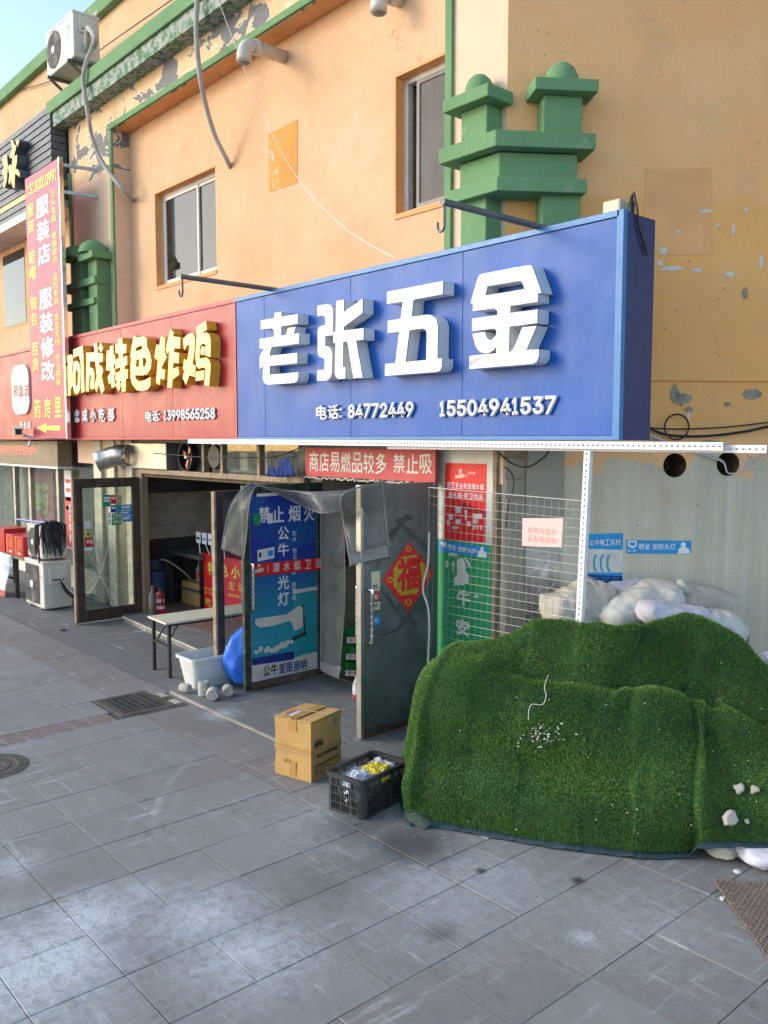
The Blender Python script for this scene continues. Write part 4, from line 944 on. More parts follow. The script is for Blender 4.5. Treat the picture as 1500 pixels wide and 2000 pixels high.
MB().box(tb_.x - 1.5, tb_.y - .02, tz - .03, tb_.x + .42, tb_.y + .5, tz).build('table_top', m['brownlite'], tt, bevel=.005)
for (dx, dy) in ((0, 0), (.36, .42), (-1.4, 0), (-1.4, .42), (0, .42)): MB().box(tb_.x + dx, tb_.y + dy, -.02, tb_.x + dx + .05, tb_.y + dy + .05, tz - .031).build('leg', m['blacksteel'], tt)
MB().box(tb_.x - 1.4, tb_.y + .01, .25, tb_.x, tb_.y + .04, .28).build('stretcher', m['blacksteel'], tt)
for k, (dx, w_, h_, lab) in enumerate(((-.42, .34, .30, 'orange red gift box standing left of its twin on the small table'), (-.04, .36, .30, 'red gift box nearest the fan units on the small table'), (-1.0, .5, .36, 'large red and white carton at the left edge on the small table'))):
    x0 = tb_.x + dx; gb = thing('gift_box', lab, 'box', (x0 + w_ / 2, tb_.y + .2, tz), 'gift boxes on the small table')
    MB().box(x0, tb_.y + .03, tz + .001, x0 + w_, tb_.y + .36, tz + h_).build('carton', m['redpaint'], gb, bevel=.004)
    MB().pbox(PA(tb_.y + .03), x0 + .005, x0 + .08, tz + .01, tz + h_ - .01, .001, .003).build('spine', m['orangebox'], gb)
    for j in range(4): MB().pbox(PA(tb_.y + .03), x0 + .13, x0 + .27, tz + .12 + j * .035, tz + .13 + j * .035, .001, .003).build('print_line', m['goldprint'], gb)
    MB().pbox(PA(tb_.y + .03), x0 + .14, x0 + .24, tz + .03, tz + .06, .001, .003).build('price_label', m['paperwhite'], gb)
rows = []
for j in range(8):
    z = tz + .01 - .09 * j; rows.append([(tb_.x - .75 + i * .13 - .02 * j * (i / 6), tb_.y - .035 - .012 * j + .01 * math.sin(i + j), z) for i in range(7)])
sh = MB().grid(rows).build('paper_notice', m['paperwhite'], None, 'white handwritten sheet hanging off the table at the left edge', 'notice', smooth='all', solid=.003)
Pn = PA(tb_.y - .1)
atxt('买送', Pn, 4, 21, 1082, 1095, m['lightblue'], sh, .03, off=.0); atxt('优惠', Pn, 2, 16, 1100, 1112, m['lightblue'], sh, .03, off=0.0)
rows = [[V(p) + V((0, -.006, 0)) for p in rows[-2]], [V(p) + V((0, -.006, 0)) for p in rows[-1]]]
MB().grid(rows).build('red_border', m['redfaded'], sh)

# ------------------------------------------------------------------ cladding, restaurant front
cl = thing('clad_wall', 'cream and brown ribbed cladding behind the brown glass door', 'wall', (-11.4, 5.1, 0))
x = -12.15; k = 0
for w_, mt in ((.26, 'cream'), (.2, 'tan'), (.24, 'cream'), (.36, 'tan'), (.2, 'cream'), (.2, 'tan')):
    MB().pbox(PA(5.12), x, x + w_ - .004, 0, 2.34, -.08, .05 if mt == 'cream' else .01).build('clad_strip', m[mt], cl, bevel=.004); x += w_
XE = x
def leaf(X, y0, y1, z0, z1, st, top, bot, fm, t=.05):
    P = PX(X); o = MB()
    return P, [(y0, y0 + st, z0, z1), (y1 - st, y1, z0, z1), (y0 + st, y1 - st, z1 - top, z1), (y0 + st, y1 - st, z0, z0 + bot)]
X0 = -10.75; P, fr = leaf(X0, 4.235, 5.10, .01, 1.852, .10, .12, .15, 0)
dl = thing('glass_door', 'brown timber glass door standing open with stickers and a cracked pane', 'door', (X0, 4.65, .01))
for k, (a0, a1, b0, b1) in enumerate(fr): MB().pbox(P, a0, a1 - .001, b0, b1, -.045, 0).build('stile' if k < 2 else 'rail', m['brown'], dl, bevel=.004)
MB().box(X0 - .05, 4.205, .01, X0 + .004, 4.233, 1.852).build('edge_strip', m['brownlite'], dl, bevel=.003)
MB().pbox(P, 4.335, 5.0, .16, 1.732, -.026, -.02).build('pane', m['glass'], dl)
def stick(x0, y0, x1, y1, mt, n=.001, nm='sticker', par=dl, PP=None):
    PP = PP or P; r_ = PP.rect(x0, y0, x1, y1); return MB().pbox(PP, r_[0], r_[2], r_[1], r_[3], -.019, -.016 + n).build(nm, m[mt], par)
for (x0, y0, x1, y1, mt) in ((201, 967, 217, 989, 'greenprint'), (217, 967, 228, 984, 'redpaper'), (228.5, 967, 239, 984, 'straw'), (217, 987, 228, 1001, 'posterblue'), (228.5, 986, 239, 1001, 'postteal'), (240, 986, 264, 996, 'lightblue'), (240, 998, 262, 1006, 'lightblue'), (240, 1008, 265, 1018, 'lightblue'), (219, 1003, 239, 1012, 'greenprint'), (219, 1014, 239, 1025, 'greenprint'), (211, 1002, 218, 1012, 'paperwhite'), (211, 1014, 218, 1025, 'paperwhite'), (166, 1019, 178, 1032, 'paperwhite'), (167, 1039, 177, 1048, 'yellow'), (167, 1051, 183, 1068, 'redpaper'), (166, 1068, 183, 1075, 'paperwhite')):
    stick(x0, y0, x1, y1, mt)
for (x0, y0, x1, y1) in ((203, 971, 216, 975), (203, 977, 216, 980), (242, 988, 255, 993), (242, 1000, 252, 1003), (242, 1010, 254, 1014), (218.5, 971, 226.5, 975), (218.5, 990, 226.5, 994)): stick(x0, y0, x1, y1, 'paperwhite', .003, 'white_bar')
def dtxt(s, x0, x1, yt, yb, mt, par, PP, n=.004, off=.01): return atxt(s, PP, x0, x1, yt, yb, mt, par, n, off=off)
dtxt('收银台', 220, 238, 1004, 1011, m['white'], dl, P, -.010); dtxt('微信支付', 220, 238, 1016, 1023, m['white'], dl, P, -.010); dtxt('开锁', 168.5, 181.5, 1055, 1063, m['white'], dl, P, -.010, .03); dtxt('推', 169, 175, 1040, 1047, m['ink'], dl, P, -.010)
cr = MB(); hub = P.ab(197, 1124)
for tgt in ((167, 1060), (185, 1045), (230, 1010), (167, 1140), (262, 1160), (232, 1185), (190, 1080), (206, 1100), (170, 1165), (258, 1138), (215, 1170)):
    e = P.ab(*tgt); mids = [(hub[0] + (e[0] - hub[0]) * t + rnd.uniform(-.02, .02), hub[1] + (e[1] - hub[1]) * t + rnd.uniform(-.02, .02)) for t in (.3, .6)]
    pts = [hub] + mids + [e]
    for i in range(3): cr.bar(P.w(*pts[i], -.0185), P.w(*pts[i + 1], -.0185), .003, .006, (1, 0, 0))
cr.build('crack_lines', m['torn'], dl)
# right leaf of the restaurant door
X1 = -7.2; P2, fr = leaf(X1, 4.19, 5.08, .012, 1.857, .075, .08, .1, 0)
d2 = thing('glass_door', 'narrow brown framed glass door leaf beside the blue bag', 'door', (X1, 4.65, .01))
for k, (a0, a1, b0, b1) in enumerate(fr): MB().pbox(P2, a0, a1 - .001, b0, b1, -.05, 0).build('stile' if k < 2 else 'rail', m['brown'], d2, bevel=.004)
MB().box(X1 - .055, 4.165, .012, X1 + .004, 4.188, 1.857).build('edge_strip', m['brownlite'], d2, bevel=.003)
MB().pbox(P2, 4.265, 5.0, .11, 1.777, -.026, -.02).build('pane', m['glass'], d2)
# restaurant interior
ri = thing('restaurant_room', 'dark kitchen room seen through the open brown doors', 'room', (-9, 6.5, 0))
XL = -11.25
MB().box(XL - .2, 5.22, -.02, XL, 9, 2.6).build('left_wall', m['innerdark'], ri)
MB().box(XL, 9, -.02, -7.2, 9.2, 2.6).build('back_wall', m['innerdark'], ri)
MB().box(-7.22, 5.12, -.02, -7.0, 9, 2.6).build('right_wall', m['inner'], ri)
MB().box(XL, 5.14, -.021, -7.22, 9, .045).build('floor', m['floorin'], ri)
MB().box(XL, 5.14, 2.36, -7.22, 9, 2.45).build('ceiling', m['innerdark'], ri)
tm = {}
for i in range(9):
    for j in range(5):
        y0, z0 = 5.3 + i * .3, .95 + j * .18
        key = 't'
        if key not in tm:
            b_ = MB().box(-.006, -.1485, -.0885, .006, .1485, .0885); me, _ = b_.mesh('wall_tile', (0, 0, 0)); me.materials.append(m['tile']); tm[key] = me
        o = bpy.data.objects.new('wall_tile', tm[key]); place(o, (XL + .006, y0 + .15, z0 + .09), ri); o.rotation_euler = (0, rnd.gauss(0, .01), rnd.gauss(0, .008))
MB().box(XL, 5.14, 1.86, -7.22, 5.22, 1.93).build('door_head', m['brown'], ri)
MB().box(XL + .05, 5.3, 1.62, XL + .35, 8.5, 1.9).build('cooker_hood', m['dark'], ri, bevel=.01)
stv = thing('cooking_counter', 'dark steel kitchen counter along the wall inside the doorway', 'counter', (-10.9, 6.3, .045))
MB().box(XL + .02, 5.75, .72, -10.35, 8.4, .78).build('worktop', m['steel'], stv, bevel=.006)
for (xx, yy) in ((-10.45, 5.8), (-10.45, 8.3), (XL + .08, 5.8), (XL + .08, 8.3), (-10.45, 7.0)): MB().box(xx, yy, .046, xx + .05, yy + .05, .719).build('leg', m['blacksteel'], stv)
MB().box(XL + .06, 5.8, .25, -10.4, 8.35, .28).build('shelf', m['steel'], stv)
MB().lathe((-10.65, 6.3, .78), [(.10, 0), (.17, .03), (.22, .09), (.21, .09), (.15, .035), (0, .02)], seg=24).build('wok', m['dark'], stv, smooth=True)
MB().box(-10.8, 6.7, .785, -10.42, 7.25, .815).build('tray', m['chrome'], stv, bevel=.006)
gp = G(302, 1178, .045); gs_ = thing('gas_bottle', 'blue gas bottle just inside the restaurant doorway', 'gas bottle', gp)
MB().lathe(gp, [(.13, 0), (.13, .03), (.165, .06), (.17, .35), (.14, .46), (.07, .5), (.07, .52)], seg=28).build('cylinder', m['gas'], gs_, smooth=True)
MB().lathe(gp + V((0, 0, .49)), [(.105, 0), (.105, .14), (.10, .14), (.10, .01)], seg=24).build('collar', m['gas'], gs_, smooth=True)
MB().lathe(gp + V((0, 0, .51)), [(.03, 0), (.03, .07), (.045, .075), (.045, .1)], seg=12).build('valve', m['brass'], gs_, smooth=True)
MB().tube(smooth_path([gp + V((.0, 0, .58)), gp + V((.15, .1, .62)), gp + V((.3, .3, .45)), gp + V((.25, .5, .25))]), .012, 6).build('gas_hose', m['straw'], gs_)
ep = G(314, 1199, .048); fe = thing('fire_extinguisher', 'small red fire extinguisher on the floor by the doorway', 'fire extinguisher', ep)
MB().lathe(ep, [(.05, 0), (.055, .01), (.055, .25), (.045, .29), (.02, .31)], seg=20).build('body', m['redpaint'], fe, smooth=True)
MB().lathe(ep + V((0, 0, .305)), [(.022, 0), (.022, .05), (.014, .06)], seg=12).build('neck', m['black'], fe, smooth=True)
MB().bar(ep + V((-.02, .0, .37)), ep + V((.06, -.06, .40)), .025, .02).build('lever', m['black'], fe)
MB().tube(smooth_path([ep + V((.02, -.01, .34)), ep + V((.09, -.02, .32)), ep + V((.085, -.02, .12))]), .01, 6).build('hose', m['black'], fe)
for z in (.07, .16): MB().tube([ep + V((0, 0, z)), ep + V((0, 0, z + .045))], .0562, 20, cap=False).build('label_band', m['paperwhite'], fe)
ep = G(299, 1202, .048); fc = thing('metal_flask', 'tarnished steel flask standing beside the red extinguisher', 'flask', ep)
MB().lathe(ep, [(.045, 0), (.05, .01), (.05, .26), (.035, .3), (.018, .32), (.018, .36)], seg=18).build('body', m['steel'], fc, smooth=True)
MB().lathe(ep + V((0, 0, .362)), [(.024, 0), (.024, .03), (.01, .035)], seg=12).build('cap', m['brass'], fc, smooth=True)
cbx = G(330, 1182, .048); cb_ = thing('carton', 'long brown carton lying on the kitchen floor under the counter', 'carton', cbx)
MB().box(cbx.x - .1, cbx.y + .25, .047, cbx.x + .5, cbx.y + 1.3, .36).build('carton_body', m['cardboard'], cb_, bevel=.004)
txt('恒压器', PX(cbx.x + .5), (cbx.y + .75, .17, cbx.y + 1.2, .28), m['ink'], cb_, n=.003)
jb = cbx + V((.15, .7, .315)); jr = thing('oil_jar', 'round clear oil jar with yellow label on the kitchen carton', 'jar', jb)
MB().lathe(jb, [(.09, 0), (.13, .06), (.14, .14), (.11, .23), (.05, .28), (.05, .31)], seg=22).build('glass_body', m['glass'], jr, smooth=True)
MB().tube([jb + V((0, 0, .05)), jb + V((0, 0, .14))], .139, 22, cap=False).build('label_band', m['yellow'], jr, smooth=True)
MB().lathe(jb + V((0, 0, .30)), [(.055, 0), (.055, .03)], seg=16).build('lid', m['galv'], jr)
jb = cbx + V((.12, .42, .315)); jr = thing('sauce_bottle', 'slim sauce bottle left of the round jar in the kitchen', 'bottle', jb)
MB().lathe(jb, [(.05, 0), (.052, .02), (.052, .17), (.02, .23), (.016, .28)], seg=16).build('glass_body', m['straw'], jr, smooth=True)
MB().tube([jb + V((0, 0, .04)), jb + V((0, 0, .13))], .0535, 16, cap=False).build('label_band', m['orangebox'], jr)
MB().lathe(jb + V((0, 0, .275)), [(.02, 0), (.02, .03)], seg=10).build('cap', m['redpaint'], jr)
# red counter board with yellow characters
bp = G(395, 1187, .048); Pr = PA(bp.y); a0 = bp.x; a1 = Pr.ab(482, 1150)[0]
cb2 = thing('counter_board', 'bright red counter board with yellow characters inside the doorway', 'counter', ((a0 + a1) / 2, bp.y, .05))
zt2 = Pr.ab(395, 1080)[1]
MB().pbox(Pr, a0, a1, .048, zt2, -.35, 0).build('board', m['redpaper'], cb2, bevel=.004)
atxt('特', Pr, 404, 424, 1096, 1122, m['yellow'], cb2, .003, off=.03); atxt('色', Pr, 426, 446, 1096, 1124, m['yellow'], cb2, .003, off=.03); atxt('小', Pr, 450, 470, 1104, 1128, m['yellow'], cb2, .003, off=.03)
atxt('生 活', Pr, 446, 478, 1134, 1150, m['yellow'], cb2, .003, off=.01); atxt('本店主营特色', Pr, 398, 428, 1145, 1151, m['yellow'], cb2, .003, off=.0); atxt('于一体 百', Pr, 398, 424, 1153, 1159, m['yellow'], cb2, .003, off=.0)
atxt('吃 便', Pr, 401, 432, 1167, 1182, m['yellow'], cb2, .003, off=.015); atxt('各式风味炒菜', Pr, 446, 476, 1158, 1164, m['yellow'], cb2, .003, off=0); 
for k in range(5):
    x = a0 + .08 + k * .16; MB().tube([(x, bp.y - .06 + .05 * k % .1, zt2), (x + .01, bp.y - .08, zt2 + .17)], .008, 6).build('tag_stem', m['white'], cb2)
    MB().box(x - .05, bp.y - .092, zt2 + .15, x + .07, bp.y - .086, zt2 + .30).build('menu_tag', m['paperwhite'], cb2, bevel=.002)
    MB().box(x - .03, bp.y - .094, zt2 + .2, x + .05, bp.y - .0925, zt2 + .23).build('tag_print', m['lightblue'] if k else m['ink'], cb2)
# transom over the restaurant door
tr_ = thing('transom_window', 'row of dusty transom panes with vent above the restaurant door', 'window', (-9, 5.1, 1.92))
Pt = PA(5.1)
MB().pbox(Pt, XE, -7.0, 1.905, 1.965, -.06, .03).build('sill_rail', m['brownlite'], tr_, bevel=.004)
MB().pbox(Pt, XE, -7.0, 2.31, 2.34, -.06, .03).build('head_rail', m['steel'], tr_)
tx = [Pt.ab(x, 900)[0] for x in (258, 333, 397, 408, 433, 505, 600)]
for a in (tx[0], tx[2], tx[4], tx[5], tx[6] - .06): MB().pbox(Pt, a, a + .05, 1.966, 2.309, -.05, .02).build('mullion', m['brownlite'], tr_)
for i, (a, b) in enumerate(((tx[3], tx[4]), (tx[4], tx[5]), (tx[5], tx[6]))): MB().pbox(Pt, a + .05, b, 1.966, 2.309, -.02, -.014).build('pane', m['glass'], tr_)
MB().pbox(Pt, tx[3], tx[6], 1.966, 2.309, -.3, -.28).build('room_side_board', m['whiteboard'], tr_)
MB().pbox(Pt, tx[3] + .2, tx[4], 2.0, 2.25, -.14, -.13).build('posted_card', m['cream'], tr_)
for k in range(3): MB().pbox(Pt, tx[4] + .2 + .4 * k, tx[4] + .35 + .4 * k, 2.0, 2.2 + .03 * k, -.2, -.12).build('stored_carton', m[('cream', 'pinkpaper', 'inner')[k]], tr_)
ep0 = Pt.pt(300, 897); ef = thing('extractor_hood', 'dented galvanised extractor box with round duct elbow over the doorway', 'duct', (ep0.x, 5.0, 1.97))
MB().pbox(Pt, tx[0] + .06, tx[1], 1.968, 2.305, -.2, .06).build('box', m['galv'], ef, bevel=.01)
dc = V((tx[0] + .06, 5.02, 2.14)); 
MB().tube([dc + V((.05, 0, 0)), dc + V((-.22, -.03, 0)), dc + V((-.34, -.09, -.03)), dc + V((-.42, -.17, -.07)), dc + V((-.46, -.24, -.10))], .135, 24, cap=False).build('duct_elbow', m['galv'], ef, smooth=True, solid=.004)
for q_ in ((-.22, -.03, 0), (-.34, -.09, -.03)): 
    p_ = dc + V(q_); MB().tube([p_ + V((.008, 0, 0)), p_ - V((.008, .004, .002))], .14, 24, cap=False).build('duct_seam', m['galv'], ef, solid=.003)
MB().lathe((dc.x - .3, 5.07, 1.93), [(.02, 0), (.035, .02), (.02, .04), (.035, .06), (.02, .08), (.02, .1)], seg=12).build('porcelain_knob', m['white'], ef, smooth=True)
fn = thing('extractor_fan', 'black extractor fan with copper coloured blades in the transom', 'fan', Pt.pt(357, 925))
fcx = (tx[1] + tx[2]) / 2; fcz = 2.14; fw_ = (tx[2] - tx[1]) / 2
MB().pbox(Pt, tx[1] + .01, tx[2], 1.968, 2.305, -.25, -.08).build('housing', m['dark'], fn)
MB().grid([[Pt.w(fcx + .165 * math.cos(a), fcz + .165 * math.sin(a), n_) for a in [i * math.pi / 16 for i in range(32)]] for n_ in (-.08, .02)], closed=True).build('ring', m['black'], fn, solid=.008)
for k in range(4):
    a = k * math.pi / 2 + 1.2; q = [(fcx + r_ * math.cos(a + u), fcz + r_ * math.sin(a + u)) for r_, u in ((.03, -.3), (.15, -.25), (.155, .2), (.03, .5))]
    MB().prism(Pt, q, -.03, -.025).build('blade', m['brass'], fn)
MB().lathe(Pt.w(fcx, fcz, -.03), [(.035, 0), (.035, .03), (.02, .045)], (0, -1, 0), 16).build('hub', m['chrome'], fn, smooth=True)
sp_ = Pt.pt(416, 893); MB().lathe(Pt.w(sp_.x + .05, 2.15, -.12), [(.15, 0), (.15, .1), (.13, .14), (0, .14)], (0, -1, 0), 28).build('fan_cover', m['black'], None, 'round black fan cover behind the transom glass', 'fan', smooth=True)
# clothesline and hanging aprons
lp = smooth_path([PA(4.95).pt(300, 885), PA(4.95).pt(400, 893), PA(4.95).pt(520, 893), PA(4.95).pt(560, 885), PA(4.95).pt(598, 868)])
MB().tube(lp, .006, 5).build('clothes_line', m['black'], None, 'black line strung under the sign above the doors', 'line')
for k, (x, y0, y1, w_) in enumerate(((528, 908, 931, 13), (548, 897, 932, 15), (560, 892, 930, 17))):
    Pc = PA(4.93 - .02 * k); q = [Pc.ab(x - 3, y0), Pc.ab(x + 3, y0), Pc.ab(x + w_, y1), Pc.ab(x - w_ * .5, y1)]
    c0_ = Pc.pt(x, y0 - 8); hg = thing('work_apron', ('small navy apron hung leftmost on the line', 'navy apron hung in the middle of three on the line', 'tall navy apron hung rightmost on the line')[k], 'apron', Pc.pt(x, y1), 'aprons on the line')
    rows = []
    for j in range(7):
        t = j / 6; l = V((*q[0], 0)).lerp(V((*q[3], 0)), t); r_ = V((*q[1], 0)).lerp(V((*q[2], 0)), t)
        rows.append([Pc.w(l.x + (r_.x - l.x) * i / 10, l.y + (r_.y - l.y) * i / 10, .02 * t * math.sin(i * 1.7 + k)) for i in range(11)])
    MB().grid(rows).build('cloth', m['navycloth'], hg, smooth='all', solid=.004)
    MB().tube([Pc.pt(x, y0 + 1), Pc.pt(x + 2, y0 - 6), Pc.pt(x - 1, y0 - 10)], .005, 5).build('hook', m['steel'], hg)

# ------------------------------------------------------------------ hardware shop front
sr = thing('hardware_shop_room', 'dim hardware shop room seen between the two open doors', 'room', (-6, 6.5, 0))
MB().box(-7.0, 5.14, 0, -6.80, 9, 2.34).build('left_wall', m['inner'], sr)
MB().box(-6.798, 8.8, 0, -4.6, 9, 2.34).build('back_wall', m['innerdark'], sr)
MB().box(-4.62, 5.5, 0, -4.45, 9, 2.34).build('right_wall', m['inner'], sr)
MB().box(-6.798, 5.12, 2.3, -4.62, 8.8, 2.36).build('ceiling', m['inner'], sr)
MB().box(-6.798, 5.16, -.001, -4.63, 8.79, .012).build('floor', m['floorin'], sr)
MB().box(-7.02, 5.02, 1.98, -5.175, 5.1, 2.34).build('door_lintel', m['greenframe'], sr)
# red banner over the door
Pb = PA(5.0); b0 = Pb.ab(598, 874); b1 = Pb.ab(598, 925); ba1 = Pb.ab(852, 900)[0]
rb = thing('banner_board', 'faded red board with white warning characters over the shop door', 'sign', ((b0[0] + ba1) / 2, 5.0, b1[1]))
MB().pbox(Pb, b0[0], ba1, b1[1] - .02, b0[1] - .004, -.015, .012).build('board', m['redfaded'], rb)
atxt('商店易燃品较多', Pb, 603, 756, 882, 920, m['whiteboard'], rb, .014, off=.012); atxt('禁止吸', Pb, 767, 846, 886, 923, m['whiteboard'], rb, .014, off=.012)
gar = MB(); x = b0[0]
pts = []
while x < ba1: pts.append((x, 4.985 + rnd.uniform(-.01, .01), b1[1] - .035 + rnd.uniform(-.012, .012))); x += .018
gar.tube(pts, .007, 5); gar.build('paper_garland', m['torn'], rb)
# poster door
XP = -6.78; PP = PX(XP); 
pd = thing('poster_door', 'dark green framed door covered with a blue lamp poster, standing open', 'door', (XP, 4.65, .01))
for k, (a0, a1, b0_, b1_) in enumerate(((4.225, 4.285, .012, 1.93), (5.072, 5.13, .012, 1.93), (4.286, 5.071, 1.85, 1.93))): MB().pbox(PP, a0, a1, b0_, b1_, -.045, 0).build('stile' if k < 2 else 'rail', m['greenframe'], pd, bevel=.004)
MB().pbox(PP, 4.286, 5.071, .012, .075, -.045, .002).build('rail', m['rust'], pd, bevel=.004)
MB().pbox(PP, 4.286, 5.071, .076, 1.849, -.03, -.012).build('panel', m['posterblue'], pd)
s = N('lamp_poster_print'); z = s.sep()[2]
c = s.mix(s.ramp(z, .45, 1.25), (.02, .33, .42), (.012, .045, .34)); c = s.mix(s.math('MULTIPLY', s.ramp(s.noise(3, 3), .45, .6), .35), c, (.01, .22, .38))
c = s.mix(s.math('MULTIPLY', s.ramp(s.noise(9, 7, .7), .6, .75), .25), c, (.25, .45, .5)); s.col(c); s.set(rough=.32, spec=.4); m['lamp_poster'] = s.m
pst = MB().pbox(PP, 4.296, 5.06, .25, 1.83, -.011, -.006).build('poster', m['lamp_poster'], pd)
MB().pbox(PP, 4.296, 5.06, .082, .249, -.011, -.006).build('poster_foot', m['whiteboard'], pd)
MB().pbox(PP, 4.29, 4.296, .08, 1.84, -.012, -.002).build('poster_trim', m['galv'], pd); MB().pbox(PP, 5.06, 5.066, .08, 1.84, -.012, -.002).build('poster_trim', m['galv'], pd)
def tp(s_, xl, xr, yt, yb, mt, off=.012, n=.0005): return atxt(s_, PP, xl, xr, yt, yb, m[mt], pst, -.0055 + n, off=off)
tp('禁', 504, 528, 990, 1022, 'white', .018); tp('止', 531, 556, 989, 1021, 'white', .018); tp('烟', 562, 588, 988, 1020, 'white', .018); tp('火', 592, 616, 987, 1019, 'white', .018)
for ch, y0, y1 in (('公', 1029, 1056), ('牛', 1062, 1088), ('光', 1126, 1153), ('灯', 1158, 1185)): tp(ch, 541, 566, y0, y1, 'white', .018)
vr = PP.rect(572, 1036, 580, 1092); vtxt('防水 防尘', PP, vr, m['white'], pst, n=-.005, off=.004); vr = PP.rect(571, 1112, 579, 1172); vtxt('雾 防雷击', PP, vr, m['white'], pst, n=-.005, off=.004)
tp('公牛', 513, 543, 1301, 1323, 'ink', .02); tp('爱眼', 544, 573, 1297, 1318, 'posternavy', .02); tp('照明', 573, 600, 1293, 1313, 'posternavy', .02)
q = [PP.ab(*p) for p in ((492, 1102), (632, 1088), (632, 1112), (492, 1126))]
rd = MB().prism(PP, q, -.004, .001).build('red_sticker', m['redpaper'], pd); 
for ch, xl, xr in (('潜', 532, 547), ('水', 553, 567), ('艇', 573, 588), ('卫', 595, 608), ('浴', 615, 628)):
    atxt(ch, PP, xl, xr, 1100 - (xl - 532) * .10, 1118 - (xl - 532) * .10, m['white'], rd, .002, off=.006)
def pq(pts, mt, n, nm, par=pst, P_=PP): return MB().prism(P_, [P_.ab(*p) for p in pts], n - .001, n).build(nm, m[mt], par)
pq([(496, 1114), (512, 1108), (516, 1112), (512, 1117), (498, 1119)], 'whiteboard', .0025, 'emblem', rd); pq([(503, 1108), (503, 1102), (508, 1101), (508, 1107)], 'whiteboard', .0025, 'emblem', rd); pq([(522.5, 1103), (523.5, 1103), (523.5, 1119), (522.5, 1119)], 'whiteboard', .0025, 'divider', rd)
q = PP.rect(502, 953, 544, 968); MB().pbox(PP, q[0], q[2], q[1], q[3], -.0059, -.005).build('logo_tile', m['white'], pst)
tp('BULL公牛', 516, 542, 957, 963, 'ink', .012, .0015); pq([(505, 956), (514, 958), (512, 964), (508, 964)], 'redpaper', -.0035, 'logo_mark')
pq([(499, 1210), (512, 1207), (560, 1200), (586, 1182), (592, 1190), (594, 1222), (580, 1226), (566, 1213), (535, 1222), (508, 1226), (499, 1220)], 'torn', -.003, 'torn_patch')
pq([(568, 1210), (592, 1185), (592, 1225), (575, 1232)], 'torn', -.002, 'lamp_glass'); pq([(589, 1183), (593, 1181), (598, 1240), (571, 1253), (571, 1245), (594, 1234)], 'greenframe', -.0025, 'lamp_frame')
pq([(598, 1216), (612, 1214), (612, 1226), (598, 1232)], 'postteal', -.0025, 'lamp_arm')
pq([(575, 1152), (621, 1145), (621, 1152), (575, 1160)], 'torn', -.003, 'battlement'); pq([(575, 1161), (621, 1153), (621, 1270), (575, 1285)], 'postteal', -.0045, 'teal_field')
for k in range(12): 
    x, y = 500 + k * 6.3 + rnd.uniform(-2, 2), 1272 - (k * 1.2) + rnd.uniform(-7, 7); r_ = rnd.uniform(3, 7)
    pq([(x + r_ * math.cos(a) * rnd.uniform(.7, 1.2), y + r_ * math.sin(a) * rnd.uniform(.7, 1.2)) for a in [i * math.pi / 4 for i in range(8)]], 'torn', -.0025 + k * .00008, 'torn_patch')
pq([(493, 1286), (575, 1272), (575, 1288), (493, 1300)], 'posternavy', -.0042, 'navy_field')
pq([(503, 1075), (536, 1068), (536, 1090), (504, 1097)], 'paperwhite', -.0035, 'instruction_card'); pq([(524, 1076), (534, 1074), (534, 1085), (524, 1087)], 'lightblue', -.0028, 'card_print'); pq([(506, 1080), (511, 1079), (511, 1088), (506, 1089)], 'ink', -.0028, 'card_print')
q = PP.rect(495, 1003, 509, 1025); MB().pbox(PP, q[0], q[2], q[1], q[3], -.003, .0).build('green_sticker', m['greenprint'], pd); q = PP.rect(522, 1003, 533, 1022); MB().pbox(PP, q[0], q[2], q[1], q[3], -.003, .0).build('grey_sticker', m['paperwhite'], pd)
def pull(P_, px_, y0, y1, par, side=1):
    a, bt = P_.ab(px_, y0); _, bb = P_.ab(px_, y1)
    for sd_ in ((0.0, .055), (-.05, -.105)):
        base, o_ = sd_
        h = MB().tube(smooth_path([P_.w(a, bt, base), P_.w(a, bt - .005, o_), P_.w(a, bt - .04, o_ + (.012 if o_ > 0 else -.012)), P_.w(a, bb + .04, o_ + (.012 if o_ > 0 else -.012)), P_.w(a, bb + .005, o_), P_.w(a, bb, base)], 4), .014, 10).build('pull_handle', m['chrome'], par, smooth=True)
        for k in range(7):
            z = bb + .06 + (bt - bb - .12) * k / 6; o2 = o_ + (.012 if o_ > 0 else -.012)
            MB().tube([P_.w(a, z - .006, o2), P_.w(a, z + .006, o2)], .0165, 10).build('grip_ring', m['chrome'], h)
pull(PP, 487, 1100, 1188, pd)
# grey door
XG = -5.08; PG = PX(XG)
gd2 = thing('steel_door', 'grey green steel door standing open with a red fortune diamond', 'door', (XG, 4.6, .01))
MB().pbox(PG, 4.235, 5.03, .012, 2.0, -.045, 0).build('panel', m['greydoor'], gd2, bevel=.003)
MB().box(XG - .052, 4.205, .012, XG + .006, 4.233, 2.0).build('edge_strip', m['galv'], gd2, bevel=.003)
MB().pbox(PG, 4.236, 5.02, .012, .075, .001, .008).build('kick_strip', m['rust'], gd2)
pull(PG, 716, 1150, 1255, gd2)
def gq(pts, mt, n, nm, n0=None): return MB().prism(PG, [PG.ab(*p) for p in pts], .0005 if n0 is None else n0, n).build(nm, m[mt], gd2)
